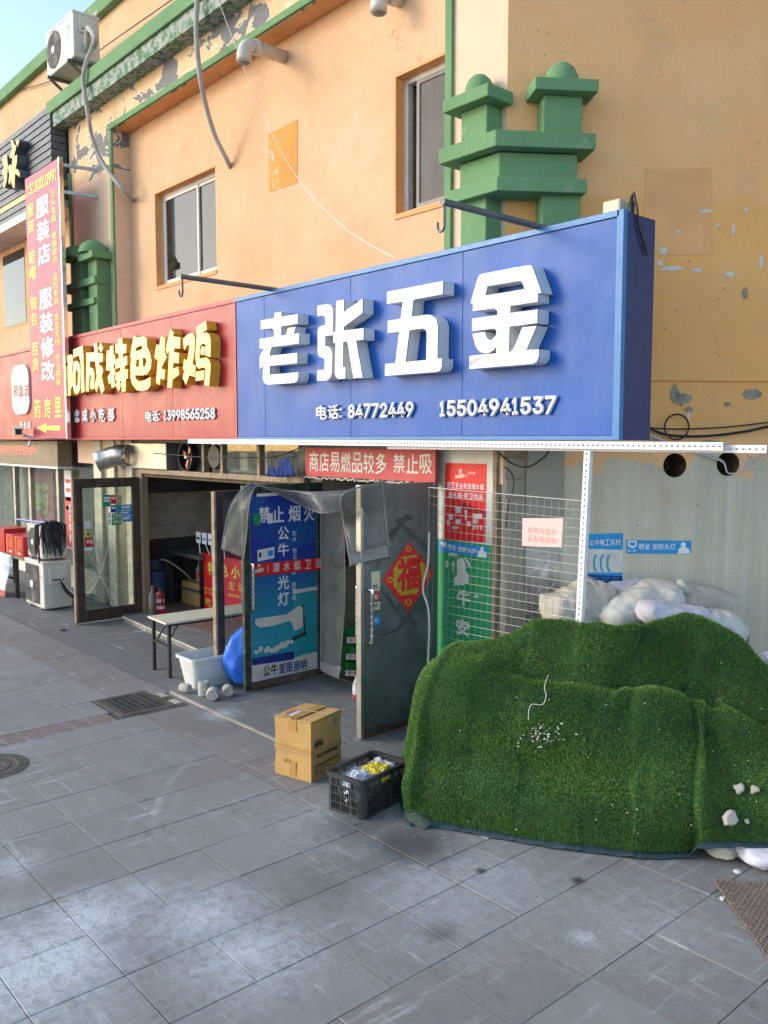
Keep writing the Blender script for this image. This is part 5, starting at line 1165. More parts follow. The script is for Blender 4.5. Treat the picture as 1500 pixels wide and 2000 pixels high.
# old glue marks round the diamond
m['glue'] = mat('old_glue_smear', (.085, .096, .09), .6, var=.3)
for (p0, p1, w_) in (((775, 1015), (838, 1075), 9), ((798, 1005), (740, 1075), 9), ((742, 1145), (790, 1215), 8), ((845, 1140), (776, 1230), 9), ((776, 1180), (815, 1225), 9), ((812, 1195), (826, 1182), 8), ((740, 1240), (775, 1232), 4), ((776, 1020), (806, 1010), 8), ((760, 1055), (735, 1110), 6)):
    v_ = V((p1[0] - p0[0], p1[1] - p0[1], 0)).normalized(); nx, ny = -v_.y * w_ / 2, v_.x * w_ / 2
    flake(PG, [(p0[0] + nx, p0[1] + ny), (p1[0] + nx, p1[1] + ny), (p1[0] - nx, p1[1] - ny), (p0[0] - nx, p0[1] - ny)], m['glue'], 'glue_mark', gd2, .001 + .0002 * p0[0] % .001, 0, .006, 6, int(p0[0]))
ctr = PG.ab(797, 1127); dx_ = .26; dz_ = .27
dm = MB().prism(PG, [PG.ab(*p) for p in ((798, 1057), (746, 1132), (797, 1195), (847, 1120))], .002, .004).build('fortune_diamond', m['redpaper'], gd2)
def sub_(pts, mt, n, nm): return MB().prism(PG, [PG.ab(*p) for p in pts], .0035, n).build(nm, m[mt], dm)
sub_([(782, 1088), (812, 1083), (829, 1104), (829, 1135), (812, 1160), (783, 1163), (768, 1145), (768, 1112)], 'goldprint', .005, 'gold_ground')
atxt('福', PG, 772, 826, 1090, 1157, m['redpaper'], dm, .0056, off=.035)
for (x, y, r_) in ((797, 1072, 6), (761, 1132, 6), (797, 1176, 7), (835, 1122, 6)): sub_([(x + r_ * math.cos(a), y + r_ * math.sin(a)) for a in [i * math.pi / 4 for i in range(8)]], 'goldprint', .005, 'gold_motif')
for (x, y, r_) in ((797, 1072, 3.4), (761, 1132, 3.4), (797, 1176, 4), (835, 1122, 3.4)): sub_([(x + r_ * math.cos(a), y + r_ * math.sin(a)) for a in [i * math.pi / 3 for i in range(6)]], 'redpaper', .0058, 'motif_centre')
for k, (y0, y1, mt, ch, cm) in enumerate(((1117, 1153, 'beigelabel', '拉', 'ink'), (1156, 1174, 'redfaded', 'FSL', 'white'), (1175, 1190, 'beigelabel', '拉', 'ink'), (1205, 1220, 'lightblue', '拉', 'white'))):
    q = PG.rect(725, y0, 742, y1); st2 = MB().pbox(PG, q[0], q[2], q[1], q[3], .0005, .002).build('pull_sticker', m[mt], gd2)
    h_ = min(y1 - y0, 13); atxt(ch, PG, 728, 739, y1 - h_ + 2, y1 - 3, m[cm], st2, .003, off=.01)
# clear plastic strip curtain thrown back over the doors
cur = thing('strip_curtain', 'clear plastic strip curtain hooked back over both open doors', 'curtain', (-6, 4.8, 1.0))
def ribbon(L, R_, nm, n=6, wob=.0):
    a, b = smooth_path(L, n), smooth_path(R_, n); rows = []
    for i, (p, q_) in enumerate(zip(a, b)): rows.append([p.lerp(q_, j / 8) + V((wob * math.sin(i * .5 + j * .8), wob * math.cos(i * .7 + j), 0)) for j in range(9)])
    o = MB().grid(rows).build(nm, m['pvcstrip'], cur, smooth='all', solid=.003)
    MB().tube(a, .007, 6).build('strip_hem', m['acgrill'], o); MB().tube(b, .007, 6).build('strip_hem', m['acgrill'], o); return o
xp = lambda x, y, X: PX(X).pt(x, y)
# strip over the poster door: from the lintel, over the door's top edge, then down its street end
ribbon([PA(4.97).pt(690, 958), PA(4.75).pt(620, 962), xp(560, 958, -6.70), xp(505, 948, -6.72), PA(4.22).pt(483, 948), PA(4.13).pt(452, 985), PA(4.12).pt(438, 1040), PA(4.12).pt(433, 1072)],
       [PA(4.97).pt(692, 990), PA(4.72).pt(632, 1002), xp(585, 985, -6.66), xp(530, 958, -6.66), PA(4.30).pt(500, 950), PA(4.2).pt(487, 985), PA(4.2).pt(482, 1040), PA(4.2).pt(476, 1090)], 'curtain_strip', 6, .003)
w_o = ribbon([PA(4.96).pt(626, 960), PA(4.96).pt(627, 1080), PA(4.95).pt(627, 1200), PA(4.94).pt(626, 1308)], [PA(4.96).pt(668, 958), PA(4.96).pt(673, 1080), PA(4.95).pt(672, 1200), PA(4.93).pt(661, 1325)], 'curtain_strip', 6, .004)
q = [PA(4.92).pt(x, y) for x, y in ((626, 1292), (667, 1302), (661, 1326), (626, 1309))]
MB().add(q, [(0, 1, 2, 3)]).build('end_weight', m['acgrill'], w_o, solid=.006)
w_o = ribbon([xp(712, 948, -5.06), xp(668, 968, -4.99), PA(4.17).pt(672, 1020), PA(4.16).pt(680, 1070), PA(4.16).pt(685, 1106)],
       [xp(752, 945, -5.02), xp(747, 942, -4.98), xp(752, 1000, -4.97), xp(758, 1050, -4.97), xp(764, 1090, -4.97)], 'curtain_strip', 6, .004)
q = [xp(682, 1080, -5.0), xp(756, 1064, -4.955), xp(762, 1086, -4.955), xp(686, 1102, -5.0)]
q = [PA(4.14).pt(682, 1081), xp(756, 1065, -4.955), xp(761, 1086, -4.955), PA(4.14).pt(685, 1103)]
MB().add(q, [(0, 1, 2, 3)]).build('end_weight', m['acgrill'], w_o, solid=.006)
# things inside the shop door: paper diamond and green bags at the foot of the wall
PI = PX(-6.798); q = [PI.ab(*p) for p in ((656, 1008), (632, 1050), (658, 1088), (685, 1046))]
pdm = thing('paper_diamond', 'beige woven paper diamond on the wall inside the shop door', 'decoration', PI.pt(656, 1088))
for k in range(6):
    t = k / 6; cx_ = sum(p[0] for p in q) / 4; cz_ = sum(p[1] for p in q) / 4
    MB().prism(PI, [(cx_ + (p[0] - cx_) * (1 - t * .95), cz_ + (p[1] - cz_) * (1 - t * .95)) for p in q], .001, .004 + .003 * k).build('paper_layer', m['straw'] if k % 2 == 0 else m['brownlite'], pdm)
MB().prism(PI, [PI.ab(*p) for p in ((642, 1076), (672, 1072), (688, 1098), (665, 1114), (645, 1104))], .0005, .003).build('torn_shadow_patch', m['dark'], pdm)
def sack(label, c, L, W, Hh, rz, mt, nm='sack', cat='sack', grp=None, tilt=0, seed=0, knot=True, rx=0, stripe=None):
    rr_ = random.Random(seed); t = thing(nm, label, cat, (c[0], c[1], c[2]), grp)
    M_ = Matrix.Rotation(rz, 3, 'Z') @ Matrix.Rotation(tilt, 3, 'Y') @ Matrix.Rotation(rx, 3, 'X')
    o = MB(); rows = []; nu, nv = 44, 40
    ph_ = [rr_.uniform(0, 6.3) for _ in range(8)]
    for i in range(nu + 1):
        u = -1 + 2 * i / nu; e = max(0.0, 1 - abs(u) ** 5) ** .45; e = max(e, .10)
        if i == 0 or i == nu: e = .03
        row = []
        for j in range(nv):
            a = 2 * math.pi * j / nv; ca, sa = math.cos(a), math.sin(a)
            f = 1 + .05 * math.sin(3 * a + ph_[0] + 3 * u) + .045 * math.sin(5 * u + 2 * a + ph_[1]) + .03 * math.sin(9 * u + ph_[2] + 4 * a) + .02 * math.sin(15 * a + 7 * u + ph_[3])
            f += .13 * (mnoise.fractal(V((u * 3.2 + seed, ca * 1.3, sa * 1.3)), 1.0, 2.0, 4) ) - .06 * abs(math.sin(6 * u + 2.2 * a + ph_[5] + 3 * mnoise.noise(V((u * 2, ca, sa + seed))))) ** .5
            yy = W / 2 * math.copysign(abs(ca) ** .75, ca) * e * f; zz = Hh / 2 * math.copysign(abs(sa) ** .85, sa) * (e ** .8) * f
            xx = L / 2 * (u + .03 * math.sin(2 * a + ph_[4]))
            p = M_ @ V((xx, yy, zz)); row.append(V(c) + V((0, 0, Hh / 2)) + p)
        rows.append(row)
    o.grid(rows, closed=True); o.f.append(tuple(range(nv))[::-1]); k0 = nu * nv; o.f.append(tuple(range(k0, k0 + nv)))
    o.build('bag_body', m[mt], t, smooth='all')
    if knot:
        b = V(c) + V((0, 0, Hh / 2)) + M_ @ V((L / 2 * .97, 0, 0)); ax = M_ @ V((1, 0, .35)); e1 = M_ @ V((0, 1, 0)); e2 = ax.cross(e1)
        rows = []
        for i, (r_, h_) in enumerate(((.03, -.02), (.016, .02), (.035, .05), (.06, .085))):
            rows.append([b + ax.normalized() * (h_ + .012 * math.sin(j * 2.1 + i)) * L * 1.3 + (e1 * math.cos(j * math.pi / 8) + e2 * math.sin(j * math.pi / 8)) * r_ * (1 + .4 * math.sin(j * 3 + seed)) * L * 1.6 for j in range(16)])
        MB().grid(rows, closed=True).build('tied_mouth', m[mt], t, smooth='all', solid=.003)
    return t
gpt = [(676, 1318, 0, .34, .0), (690, 1312, .16, .32, .5), (694, 1306, .30, .30, .2)]
labs = ('green printed bag lowest in the heap inside the shop door', 'green printed bag in the middle of the heap by the door', 'green printed bag topmost in the heap by the shop door')
m['greenbag'] = mat('green_woven_bag', (.012, .19, .045), .4, var=.15, grime=(.03, .3, .1), gamt=.4, gscale=8, bump=.3, bscale=18)
for k in range(3):
    p = V((-6.52 + .03 * k, 5.42 - .015 * k, .012 + .17 * k))
    gb = sack(labs[k], p, .46 - .05 * k, .36, .19, R(62 + 14 * k), 'greenbag', 'green_bag', 'bag', 'green bags inside the shop', seed=40 + k, knot=False)
    Pq_ = Plane(p + V((.16, -.16, .07)), (.72, .69, 0))
    MB().pbox(Pq_, -.14, .12, -.02, .035, .02, .026).build('print_band', m['white'], gb); txt('彩色水泥', Pq_, (-.12, -.012, .1, .028), m['redfaded'], gb, n=.0275)
# water bottle half hidden behind the grey door
wb = G(697, 1362); wbt = thing('plastic_bottle', 'clear bottle with pink base half hidden by the grey door edge', 'bottle', wb)
MB().lathe(wb, [(.035, 0), (.04, .015), (.04, .12), (.016, .17), (.016, .2)], seg=16).build('body', m['bagwhite'], wbt, smooth=True); MB().lathe(wb, [(.042, 0), (.043, .03), (.042, .035)], seg=16).build('base_cup', m['redfaded'], wbt)
# blue bag hung behind the poster door
bb = thing('blue_bag', 'bulging blue woven bag squeezed between the two door leaves', 'bag', (-7.0, 4.35, .01))
rows = []
cx_, cy_ = -6.995, 4.37
for (z, ra_, rb_, dx, dy) in ((.03, .09, .10, .05, .03), (.06, .15, .17, .02, .0), (.18, .175, .21, 0, -.02), (.34, .17, .20, 0, -.02), (.48, .14, .16, .02, .0), (.60, .09, .10, .06, .05), (.70, .07, .08, .09, .10), (.80, .05, .06, .11, .14), (.88, .02, .03, .12, .18)):
    rows.append([V((cx_ + dx + ra_ * math.cos(a) * (1 + .06 * math.sin(5 * a + z * 9)), cy_ + dy + rb_ * math.sin(a) * (1 + .07 * math.sin(4 * a - z * 11)), z)) for a in [i * math.pi / 10 for i in range(20)]])
rows2 = []
for i in range(len(rows) - 1):
    for k in range(5): rows2.append([rows[i][j].lerp(rows[i][(j + 1) % 20], h_).lerp(rows[i + 1][j].lerp(rows[i + 1][(j + 1) % 20], h_), k / 5) for j in range(20) for h_ in (0, .5)])
rows2.append([rows[-1][j].lerp(rows[-1][(j + 1) % 20], h_) for j in range(20) for h_ in (0, .5)])
for r_ in rows2:
    cc_ = sum(r_, V((0, 0, 0))) / len(r_)
    for j, p in enumerate(r_):
        d_ = (p - cc_); a_n = .22 * (.3 - abs(mnoise.noise(V((p.x * 7, p.y * 7, p.z * 4))))) + .10 * (.3 - abs(mnoise.noise(p * 16)))
        r_[j] = cc_ + d_ * (1 + a_n)
rows = rows2; o = MB().grid(rows, closed=True); o.f.append(tuple(range(40))[::-1]); o.build('bag_body', m['bluebag'], bb, smooth='all')
MB().tube([V((cx_ + .12, cy_ + .18, .87)), V((cx_ + .1, cy_ + .2, 1.02)), V((cx_ + .14, cy_ + .24, 1.05))], .012, 6).build('strap', m['bluebag'], bb)
# folding table, bin, stone ends
Bt = [G(303, 1322, -.022), G(333, 1334, -.022)]
tz_ = PA(Bt[1].y).ab(322, 1218)[1]
ft = thing('folding_table', 'narrow cream topped folding table with black legs before the restaurant', 'table', (Bt[1].x, Bt[1].y + .5, -.02))
c_fl = G(288, 1203, tz_); c_fr = G(323, 1217, tz_)
u_ = (c_fr - c_fl); Lw = u_.length; u_ = u_.normalized(); v_ = V((-u_.y, u_.x, 0)); 
v_ = (G(424, 1186, tz_) - G(288, 1203, tz_)); Lt = 1.25; v_ = v_.normalized(); v_ = (v_ - u_ * v_.dot(u_)).normalized()
def tpnt(a, b, z): return c_fl + u_ * a + v_ * b + V((0, 0, z - tz_))
MB().hexa([tpnt(0, 0, tz_ - .022), tpnt(Lw, 0, tz_ - .022), tpnt(Lw, Lt, tz_ - .022), tpnt(0, Lt, tz_ - .022), tpnt(0, 0, tz_), tpnt(Lw, 0, tz_), tpnt(Lw, Lt, tz_), tpnt(0, Lt, tz_)]).build('table_top', m['tabletop'], ft, bevel=.005)
for b in (.05, Lt - .1):
    for a in (.03, Lw - .03): MB().bar(tpnt(a, b, -.022), tpnt(a, b, tz_ - .024), .03, .03).build('leg', m['blacksteel'], ft)
    MB().bar(tpnt(.03, b, .30), tpnt(Lw - .03, b, .30), .022, .022).build('cross_bar', m['blacksteel'], ft)
    for a in (.1, Lw - .1): MB().bar(tpnt(a, b, .31), tpnt(a, b + .14, tz_ - .03), .014, .014).build('folding_stay', m['blacksteel'], ft)
for a in (.03, Lw - .03): MB().bar(tpnt(a, .05, tz_ - .035), tpnt(a, Lt - .05, tz_ - .035), .02, .022).build('apron_rail', m['blacksteel'], ft)
# white bin
c0_ = G(385, 1352, 0); bn_ = thing('plastic_bin', 'white rectangular plastic bin on the ground beside the brown door leaf', 'bin', c0_)
ux = V((.87, -.49, 0)).normalized(); vy = V((.49, .87, 0)); hgt = .30
p_f = G(383, 1347, 0); 
def binring(g, z, inset=0):
    a0, a1, b0, b1 = -.24 - g + inset, .0 + g - inset, .0 - g + inset, .42 + g - inset; out = []
    for (ca, cb, s0) in ((a1 - .05, b0 + .05, -90), (a1 - .05, b1 - .05, 0), (a0 + .05, b1 - .05, 90), (a0 + .05, b0 + .05, 180)):
        for t in (0, 30, 60, 90): out.append(p_f + V((ca + .05 * math.cos(R(s0 + t)), cb + .05 * math.sin(R(s0 + t)), 0)) .xy.to_3d() + V((0, 0, z)))
    return out
MB().grid([binring(0, .0), binring(.045, hgt - .03), binring(.065, hgt - .028), binring(.065, hgt), binring(.05, hgt), binring(.04, hgt - .03), binring(-.005, .012)], closed=True).build('tub', m['binwhite'], bn_, smooth=True)
o = MB(); o.v = [tuple(p) for p in binring(-.004, .012)]; o.f = [tuple(range(16))]; o.build('tub_floor', m['binwhite'], bn_)
for k, (x, y, r_, L, ang, lab) in enumerate(((362, 1352, .045, .10, 20, 'half hidden granite plug behind the others by the bin'), (398, 1358, .052, .10, 90, 'upright granite plug touching the white bin'), (416, 1366, .058, .12, -35, 'granite plug lying foremost below the white bin'), (445, 1358, .052, .12, -25, 'granite plug lying nearest the poster door'))):
    c = G(x, y, 0)
    if ang == 90: MB().lathe(c, [(.05, 0), (r_, .02), (r_, .1), (.05, .13), (.02, .13), (.018, .12)], seg=20).build('stone_plug', m['stone'], None, lab, 'stone', 'granite plugs by the door', smooth=True, bevel=.004)
    else:
        ax_ = V((math.cos(R(ang)), math.sin(R(ang)), 0)); MB().lathe(c + V((0, 0, r_ - .003)) - ax_ * L / 2, [(r_ * .8, 0), (r_ * .92, .015), (r_, .04), (r_, L - .03), (r_ * .85, L)], ax_, 20).build('stone_plug', m['stone'], None, lab, 'stone', 'granite plugs by the door', smooth=True)

# ------------------------------------------------------------------ poster pillar, mesh, angle steel
Pg = PA(5.1); ga0, ga1 = Pg.ab(852, 900)[0], Pg.ab(975, 900)[0]
pil = thing('pillar_board', 'framed pillar board, white with a red poster above, green below', 'board', ((ga0 + ga1) / 2, 5.08, 0))
zg = Pg.ab(856, 1052)[1]
MB().pbox(Pg, ga0, ga1, .0, 2.33, -.3, 0).build('pillar_core', m['inner'], pil)
MB().pbox(Pg, ga0 + .03, ga1 - .04, zg, 2.26, .001, .014).build('white_field', m['whiteboard'], pil); MB().pbox(Pg, ga0 + .03, ga1 - .04, .02, zg - .001, .001, .014).build('green_field', m['greenprint'], pil)
for (a, b, c_, d_) in ((ga0, ga0 + .03, 0, 2.3), (ga1 - .04, ga1, 0, 2.3), (ga0 + .03, ga1 - .04, 2.26, 2.3)): MB().pbox(Pg, a, b, c_, d_, 0, .03).build('frame_trim', m['galv'] if a != ga1 - .04 else m['brownlite'], pil, bevel=.003)
Pz = PA(5.1 - .014)
def zq(pts, mt, n, nm, par=None): return MB().prism(Pz, [Pz.ab(*p) for p in pts], 0.0005, n).build(nm, m[mt], par or pil)
rp = zq([(870, 904), (951, 906), (948, 1060), (868, 1054)], 'redpaper', .002, 'red_poster')
m['deepred'] = mat('deep_red_print', (.36, .012, .02), .45)
zq([(900, 978), (950, 1000), (949, 1012), (899, 992)], 'deepred', .003, 'dark_band', rp)
def zt(s_, xl, xr, yt, yb, mt='white', off=.012, par=None, n=.004): return atxt(s_, Pz, xl, xr, yt, yb, m[mt], par or rp, n, off=off)
zt('潜水艇', 915, 929, 921, 927, 'white', .0); zt('厨卫五金就选潜水艇', 873, 946, 942, 953); zt('潜水艇·厨卫优品', 875, 944, 961, 972)
for q in ([(889, 929), (905, 925), (911, 929), (905, 933), (890, 934)], [(897, 925), (897, 916), (903, 916), (903, 924)], [(912.4, 919), (913.2, 919), (913.2, 935), (912.4, 935)]): zq(q, 'pinkpaper', .0035, 'emblem', rp)
for (x, y, w_, h_) in ((876, 1005, 9, 10), (874, 1015, 4, 12), (889, 990, 12, 12), (890, 1014, 10, 10), (908, 996, 5, 20), (911, 1018, 9, 10), (923, 1003, 20, 10), (924, 1014, 9, 9), (883, 1028, 13, 5), (924, 1026, 4, 9), (930, 1026, 4, 8), (938, 1026, 4, 9)): zq([(x, y), (x + w_, y + .6), (x + w_ * .9, y + h_), (x + w_ * .15, y + h_)], 'whiteboard', .0035, 'fitting_picture', rp)
bsx = zq([(857, 1055), (953, 1068), (952, 1090), (858, 1076)], 'lightblue', .003, 'blue_strip')
zq([(860, 1058), (872, 1059), (871, 1069), (864, 1067)], 'white', .004, 'logo_mark', bsx); zt('明龙', 874, 891, 1063, 1073, 'white', .018, bsx, .005); zt('安防头灯', 894, 931, 1067, 1077, 'white', .018, bsx, .005)
zq([(933, 1088), (935, 1078), (939, 1073), (941, 1067), (945, 1069), (944, 1075), (951, 1082), (951, 1089)], 'white', .004, 'figure_print', bsx)
def zf(pts, seed, n=.003): flake(Pz, pts, m['torn'], 'torn_paper', pil, n, .0005, .008, 5, seed)
zf([(893, 1092), (905, 1090), (910, 1115), (917, 1125), (914, 1140), (888, 1145), (887, 1130), (893, 1120)], 2); zf([(908, 1090), (914, 1095), (920, 1106), (915, 1107)], 3); zf([(870, 1095), (876, 1096), (874, 1108), (870, 1107)], 4); zf([(884, 1098), (886, 1098), (886, 1115), (884, 1112)], 5, .0035); zf([(876, 1079), (893, 1082), (893, 1086), (876, 1084)], 6); zf([(926, 1168), (930, 1155), (936, 1168)], 8)
zt('牛', 890, 919, 1150, 1181, 'torn', .035, pil); zt('安', 889, 918, 1206, 1239, 'torn', .035, pil)
# boards and sheet metal on the corner wall beside the pillar
def bq(pts, mt, n, nm, par, n0=.0005): return MB().prism(PB, [PB.ab(*p) for p in pts], n0, n).build(nm, m[mt], par)
sm_ = thing('metal_sheet', 'stained grey metal sheet fixed to the corner wall behind the mesh', 'sheet', PB.pt(1070, 1250))
mt_ = mat('stained_cement_board', (.33, .31, .26), .8, var=.25, scale=5, grime=(.12, .09, .06), gamt=.7, gscale=5); m['stain'] = mt_
bq([(1030, 866), (1101, 868), (1099, 1012), (1024, 1010)], 'stain', .03, 'upper_board', sm_); bq([(1024, 1068), (1092, 1070), (1090, 1240), (1022, 1240)], 'foil', .03, 'foil_sheet', sm_)
PB3 = PB.shift(.03)
for k, pts in enumerate((((1055, 1117), (1062, 1108), (1072, 1094), (1074, 1098), (1070, 1110), (1076, 1112), (1068, 1120), (1066, 1126), (1056, 1128)), ((1042, 1115), (1052, 1098), (1053, 1104), (1046, 1115)))): flake(PB3, pts, m['torn'], 'torn_paper', sm_, .003, .0005, .004, 3, k)
for k in range(9):
    x, y = 1045 + rnd.uniform(0, 38), 1140 + k * 6; PBk = [(x, y + 12), (x + 14, y), (x + 15, y + 1.5), (x + 1, y + 13.5)]; MB().prism(PB3, [PB3.ab(*p) for p in PBk], .0005, .002).build('scratch', m['torn'], sm_)
bd = thing('wall_board', 'tan stacked boards on the wall next to the green pillar', 'board', PB.pt(1000, 1250))
for k, (y0, y1) in enumerate(((866, 896), (897, 935), (936, 972), (973, 1240))): bq([(988, y0), (1024 + (4 if k == 0 else 0), y0 + .5), (1022, y1), (985, y1)], 'inner' if k else 'tan', .012 + .003 * k, 'board', bd)
# wire mesh panel in front of the pillar, tied to the white post
mp0, mp1, mp2, mp3 = PA(4.78).pt(838, 952), PA(4.66).pt(1152, 980), PA(4.66).pt(1122, 1400), PA(4.78).pt(832, 1330)
wm = thing('wire_mesh_panel', 'square wire mesh panel standing before the poster pillar', 'mesh', (mp0 + mp1) * .5 - V((0, 0, 1)))
def mpt(u, v): return (mp0 * (1 - u) + mp1 * u) * (1 - v) + (mp3 * (1 - u) + mp2 * u) * v
nu_, nv_ = 25, 24
for i in range(nu_ + 1): MB().tube([mpt(i / nu_, 0), mpt(i / nu_, 1)], .0015 if i not in (0, nu_) else .004, 5).build('wire', m['wire'], wm)
for j in range(nv_ + 1): MB().tube([mpt(0, j / nv_) + V((0, -.005, 0)), mpt(1, j / nv_) + V((0, -.005, 0))], .0015 if j not in (0, nv_) else .004, 5).build('wire', m['wire'], wm)
for i in (0, nu_): MB().tube([mpt(i / nu_, 1), V((mpt(i / nu_, 1).x, mpt(i / nu_, 1).y, 0))], .004, 5).build('foot_wire', m['wire'], wm)
# pink notice wired to the mesh
Pk = PA(4.665); pk = [Pk.ab(*p) for p in ((1021, 1012), (1100, 1012), (1097, 1069), (1020, 1066))]
pn = thing('paper_notice', 'faded pink paper notice wired to the mesh panel', 'notice', Pk.pt(1060, 1068))
MB().prism(Pk, pk, 0, .002).build('sheet', m['pinkpaper'], pn)
for y, s_ in ((1028, '此处有监控'), (1044, '正在看着你')): atxt(s_, Pk, 1030, 1088, y, y + 12, m['pinktext'], pn, .003, off=-.006)
# slotted angle bars
def angle_bar(label, a, b, hgt_, face, mt, nm='slotted_angle', hole=.037, grp='white slotted angle bars', inner=V((0, 1, 0))):
    a, b = V(a), V(b); d = (b - a); L = d.length; d.normalize(); f = V(face).normalized(); f = (f - d * f.dot(d)).normalized()
    o = MB(); nh = int(L / hole); st_ = L / nh; y0, y1 = hgt_ * .38, hgt_ * .62
    nrm = d.cross(f)
    def p(s_, t_): return a + d * s_ + f * t_
    for k in range(nh):
        s0, s1 = k * st_, (k + 1) * st_; h0, h1 = s0 + st_ * .30, s0 + st_ * .70
        o.add([p(s0, 0), p(s1, 0), p(s1, hgt_), p(s0, hgt_), p(h0, y0), p(h1, y0), p(h1, y1), p(h0, y1)], [(0, 1, 5, 4), (1, 2, 6, 5), (2, 3, 7, 6), (3, 0, 4, 7)])
    iv = V(inner) * hgt_
    o.add([p(0, hgt_), p(L, hgt_), p(L, hgt_) + iv, p(0, hgt_) + iv], [(0, 1, 2, 3)])
    return o.build(nm, m[mt], None, label, 'angle bar', grp, solid=.003)
A1, A2 = PA(4.64).pt(367, 866), PA(4.64).pt(1412, 880)
angle_bar('long white slotted angle bar running under both signs', A1, A2, .045, (0, 0, 1), 'whitesteel')
A1, A2 = PA(4.70).pt(757, 877), PA(4.70).pt(1497, 885)
angle_bar('shorter white slotted angle bar behind the long one, reaching the right edge', A1, A2, .042, (0, 0, 1), 'whitesteel')
a_t, a_b = PA(4.62).pt(1141, 880), PA(4.62).pt(1110, 1400); a_b.z = .0
angle_bar('white slotted angle post standing from the turf heap to the bars', V((a_b.x, a_b.y, a_b.z)), a_t, .045, (1, 0, 0), 'whitesteel', inner=V((0, .7, 0)))

# ------------------------------------------------------------------ prints, cables on the corner wall
tpo = thing('wall_poster', 'teal product poster stuck on the pale wall above the sacks', 'poster', PB.pt(1183, 1145))
bq([(1150, 1043), (1217, 1041), (1215, 1145), (1148, 1141)], 'lightblue', .002, 'sheet', tpo); bq([(1149, 1072), (1216, 1074), (1216, 1118), (1149, 1118)], 'whiteboard', .003, 'pale_field', tpo); bq([(1148, 1122), (1215, 1125), (1214, 1144), (1148, 1140)], 'posternavy', .003, 'dark_foot', tpo)
for k in range(3): 
    x = 1164 + k * 13; bq([(x + 6 * math.cos(a), 1100 + 17 * math.sin(a)) for a in [i * math.pi / 10 for i in range(20)]], 'postteal' if k % 2 == 0 else 'lightblue', .004 + k * .001, 'reel_print', tpo)
    bq([(x + 2.5 + 4.6 * math.cos(a), 1100 + 15 * math.sin(a)) for a in [i * math.pi / 10 for i in range(20)]], 'whiteboard', .0046 + k * .001, 'reel_print', tpo)
for k in range(3):
    for j in range(3): bq([(1155 + k * 20, 1127 + j * 5), (1170 + k * 20, 1127.6 + j * 5), (1170 + k * 20, 1129.4 + j * 5), (1155 + k * 20, 1129 + j * 5)], 'postteal', .004, 'spec_line', tpo)
atxt('公牛电工系列', PB, 1151, 1212, 1054, 1066, m['white'], tpo, .004, off=.004)
bst = thing('wall_strip', 'long blue strip sign with white characters on the pale wall', 'sign', PB.pt(1286, 1083))
bq([(1223, 1055), (1350, 1056), (1349, 1082), (1223, 1081)], 'lightblue', .004, 'strip', bst)
bq([(1226, 1056), (1243, 1056), (1243, 1066), (1235, 1071), (1226, 1066)], 'white', .005, 'logo_mark', bst); bq([(1229, 1059), (1240, 1059), (1240, 1064), (1235, 1067), (1229, 1064)], 'lightblue', .006, 'logo_mark', bst)
atxt('MING LONG', PB, 1225, 1243, 1073.5, 1077, m['white'], bst, .005, off=0); atxt('明龙', PB, 1247, 1270, 1062, 1074, m['white'], bst, .005, off=.012); atxt('安防头灯', PB, 1274, 1320, 1062, 1074, m['white'], bst, .005, off=.012)
bq([(1323, 1081), (1325, 1072), (1330, 1068), (1329, 1062), (1334, 1058), (1339, 1062), (1338, 1068), (1345, 1072), (1348, 1081)], 'white', .005, 'figure_print', bst)
cab = [([(1255, 826), (1290, 846), (1340, 852), (1400, 850), (1460, 842), (1540, 830), (1750, 838), (2100, 815)], .011, 'black', 'thick black cable sagging across the corner wall right of the blue sign'), ([(1260, 835), (1330, 838), (1420, 834), (1500, 825), (1560, 818), (1800, 828), (2100, 805)], .006, 'black', 'thin black cable above the thick one on the corner wall'), ([(1255, 842), (1320, 870), (1380, 890), (1412, 903), (1425, 925), (1470, 912), (1520, 880), (1700, 860), (2100, 835)], .006, 'pvc', 'pale cable looping past the right pipe hole'), ([(1260, 850), (1340, 878), (1405, 896), (1418, 914)], .006, 'hose', 'grey cable running into the right pipe hole')]
for pts, r_, mt, lab in cab: MB().tube(smooth_path([PB.pt(x, y, .03 + .002 * i) for i, (x, y) in enumerate(pts)]), r_, 6).build('cable', m[mt], None, lab, 'cable', 'cables on the corner wall', smooth=True)
cc = PB.ab(1317, 834); MB().tube([PB.w(cc[0] + .098 * math.cos(a), cc[1] + .098 * math.sin(a), .045) for a in [i * math.pi / 16 for i in range(32)]], .007, 6, closed=True).build('cable_ring', m['black'], None, 'black cable coiled in a ring on the corner wall', 'cable', smooth=True)
MB().tube(smooth_path([PA(4.9).pt(975, 885), PA(4.9).pt(1000, 905), PA(4.9).pt(1030, 912), PA(4.85).pt(1060, 895), PA(4.8).pt(1076, 875)]), .007, 6).build('cable', m['black'], None, 'black cable drooping under the sign beside the poster pillar', 'cable', smooth=True)
MB().tube(smooth_path([PB.pt(985, 912, .05), PB.pt(1000, 925, .05), PB.pt(1003, 950, .05), PB.pt(992, 990, .05), PB.pt(988, 1030, .05)]), .005, 6).build('cable', m['black'], None, 'thin black cable hanging down the tan boards', 'cable', smooth=True)
MB().tube(smooth_path([PA(4.7).pt(838, 1040), PA(4.7).pt(836, 1100), PA(4.7).pt(826, 1150), PA(4.7).pt(838, 1200), PA(4.7).pt(836, 1300), PA(4.7).pt(832, 1350)]), .008, 6).build('cable', m['pvc'], None, 'white cable hanging at the left edge of the mesh panel', 'cable', smooth=True)

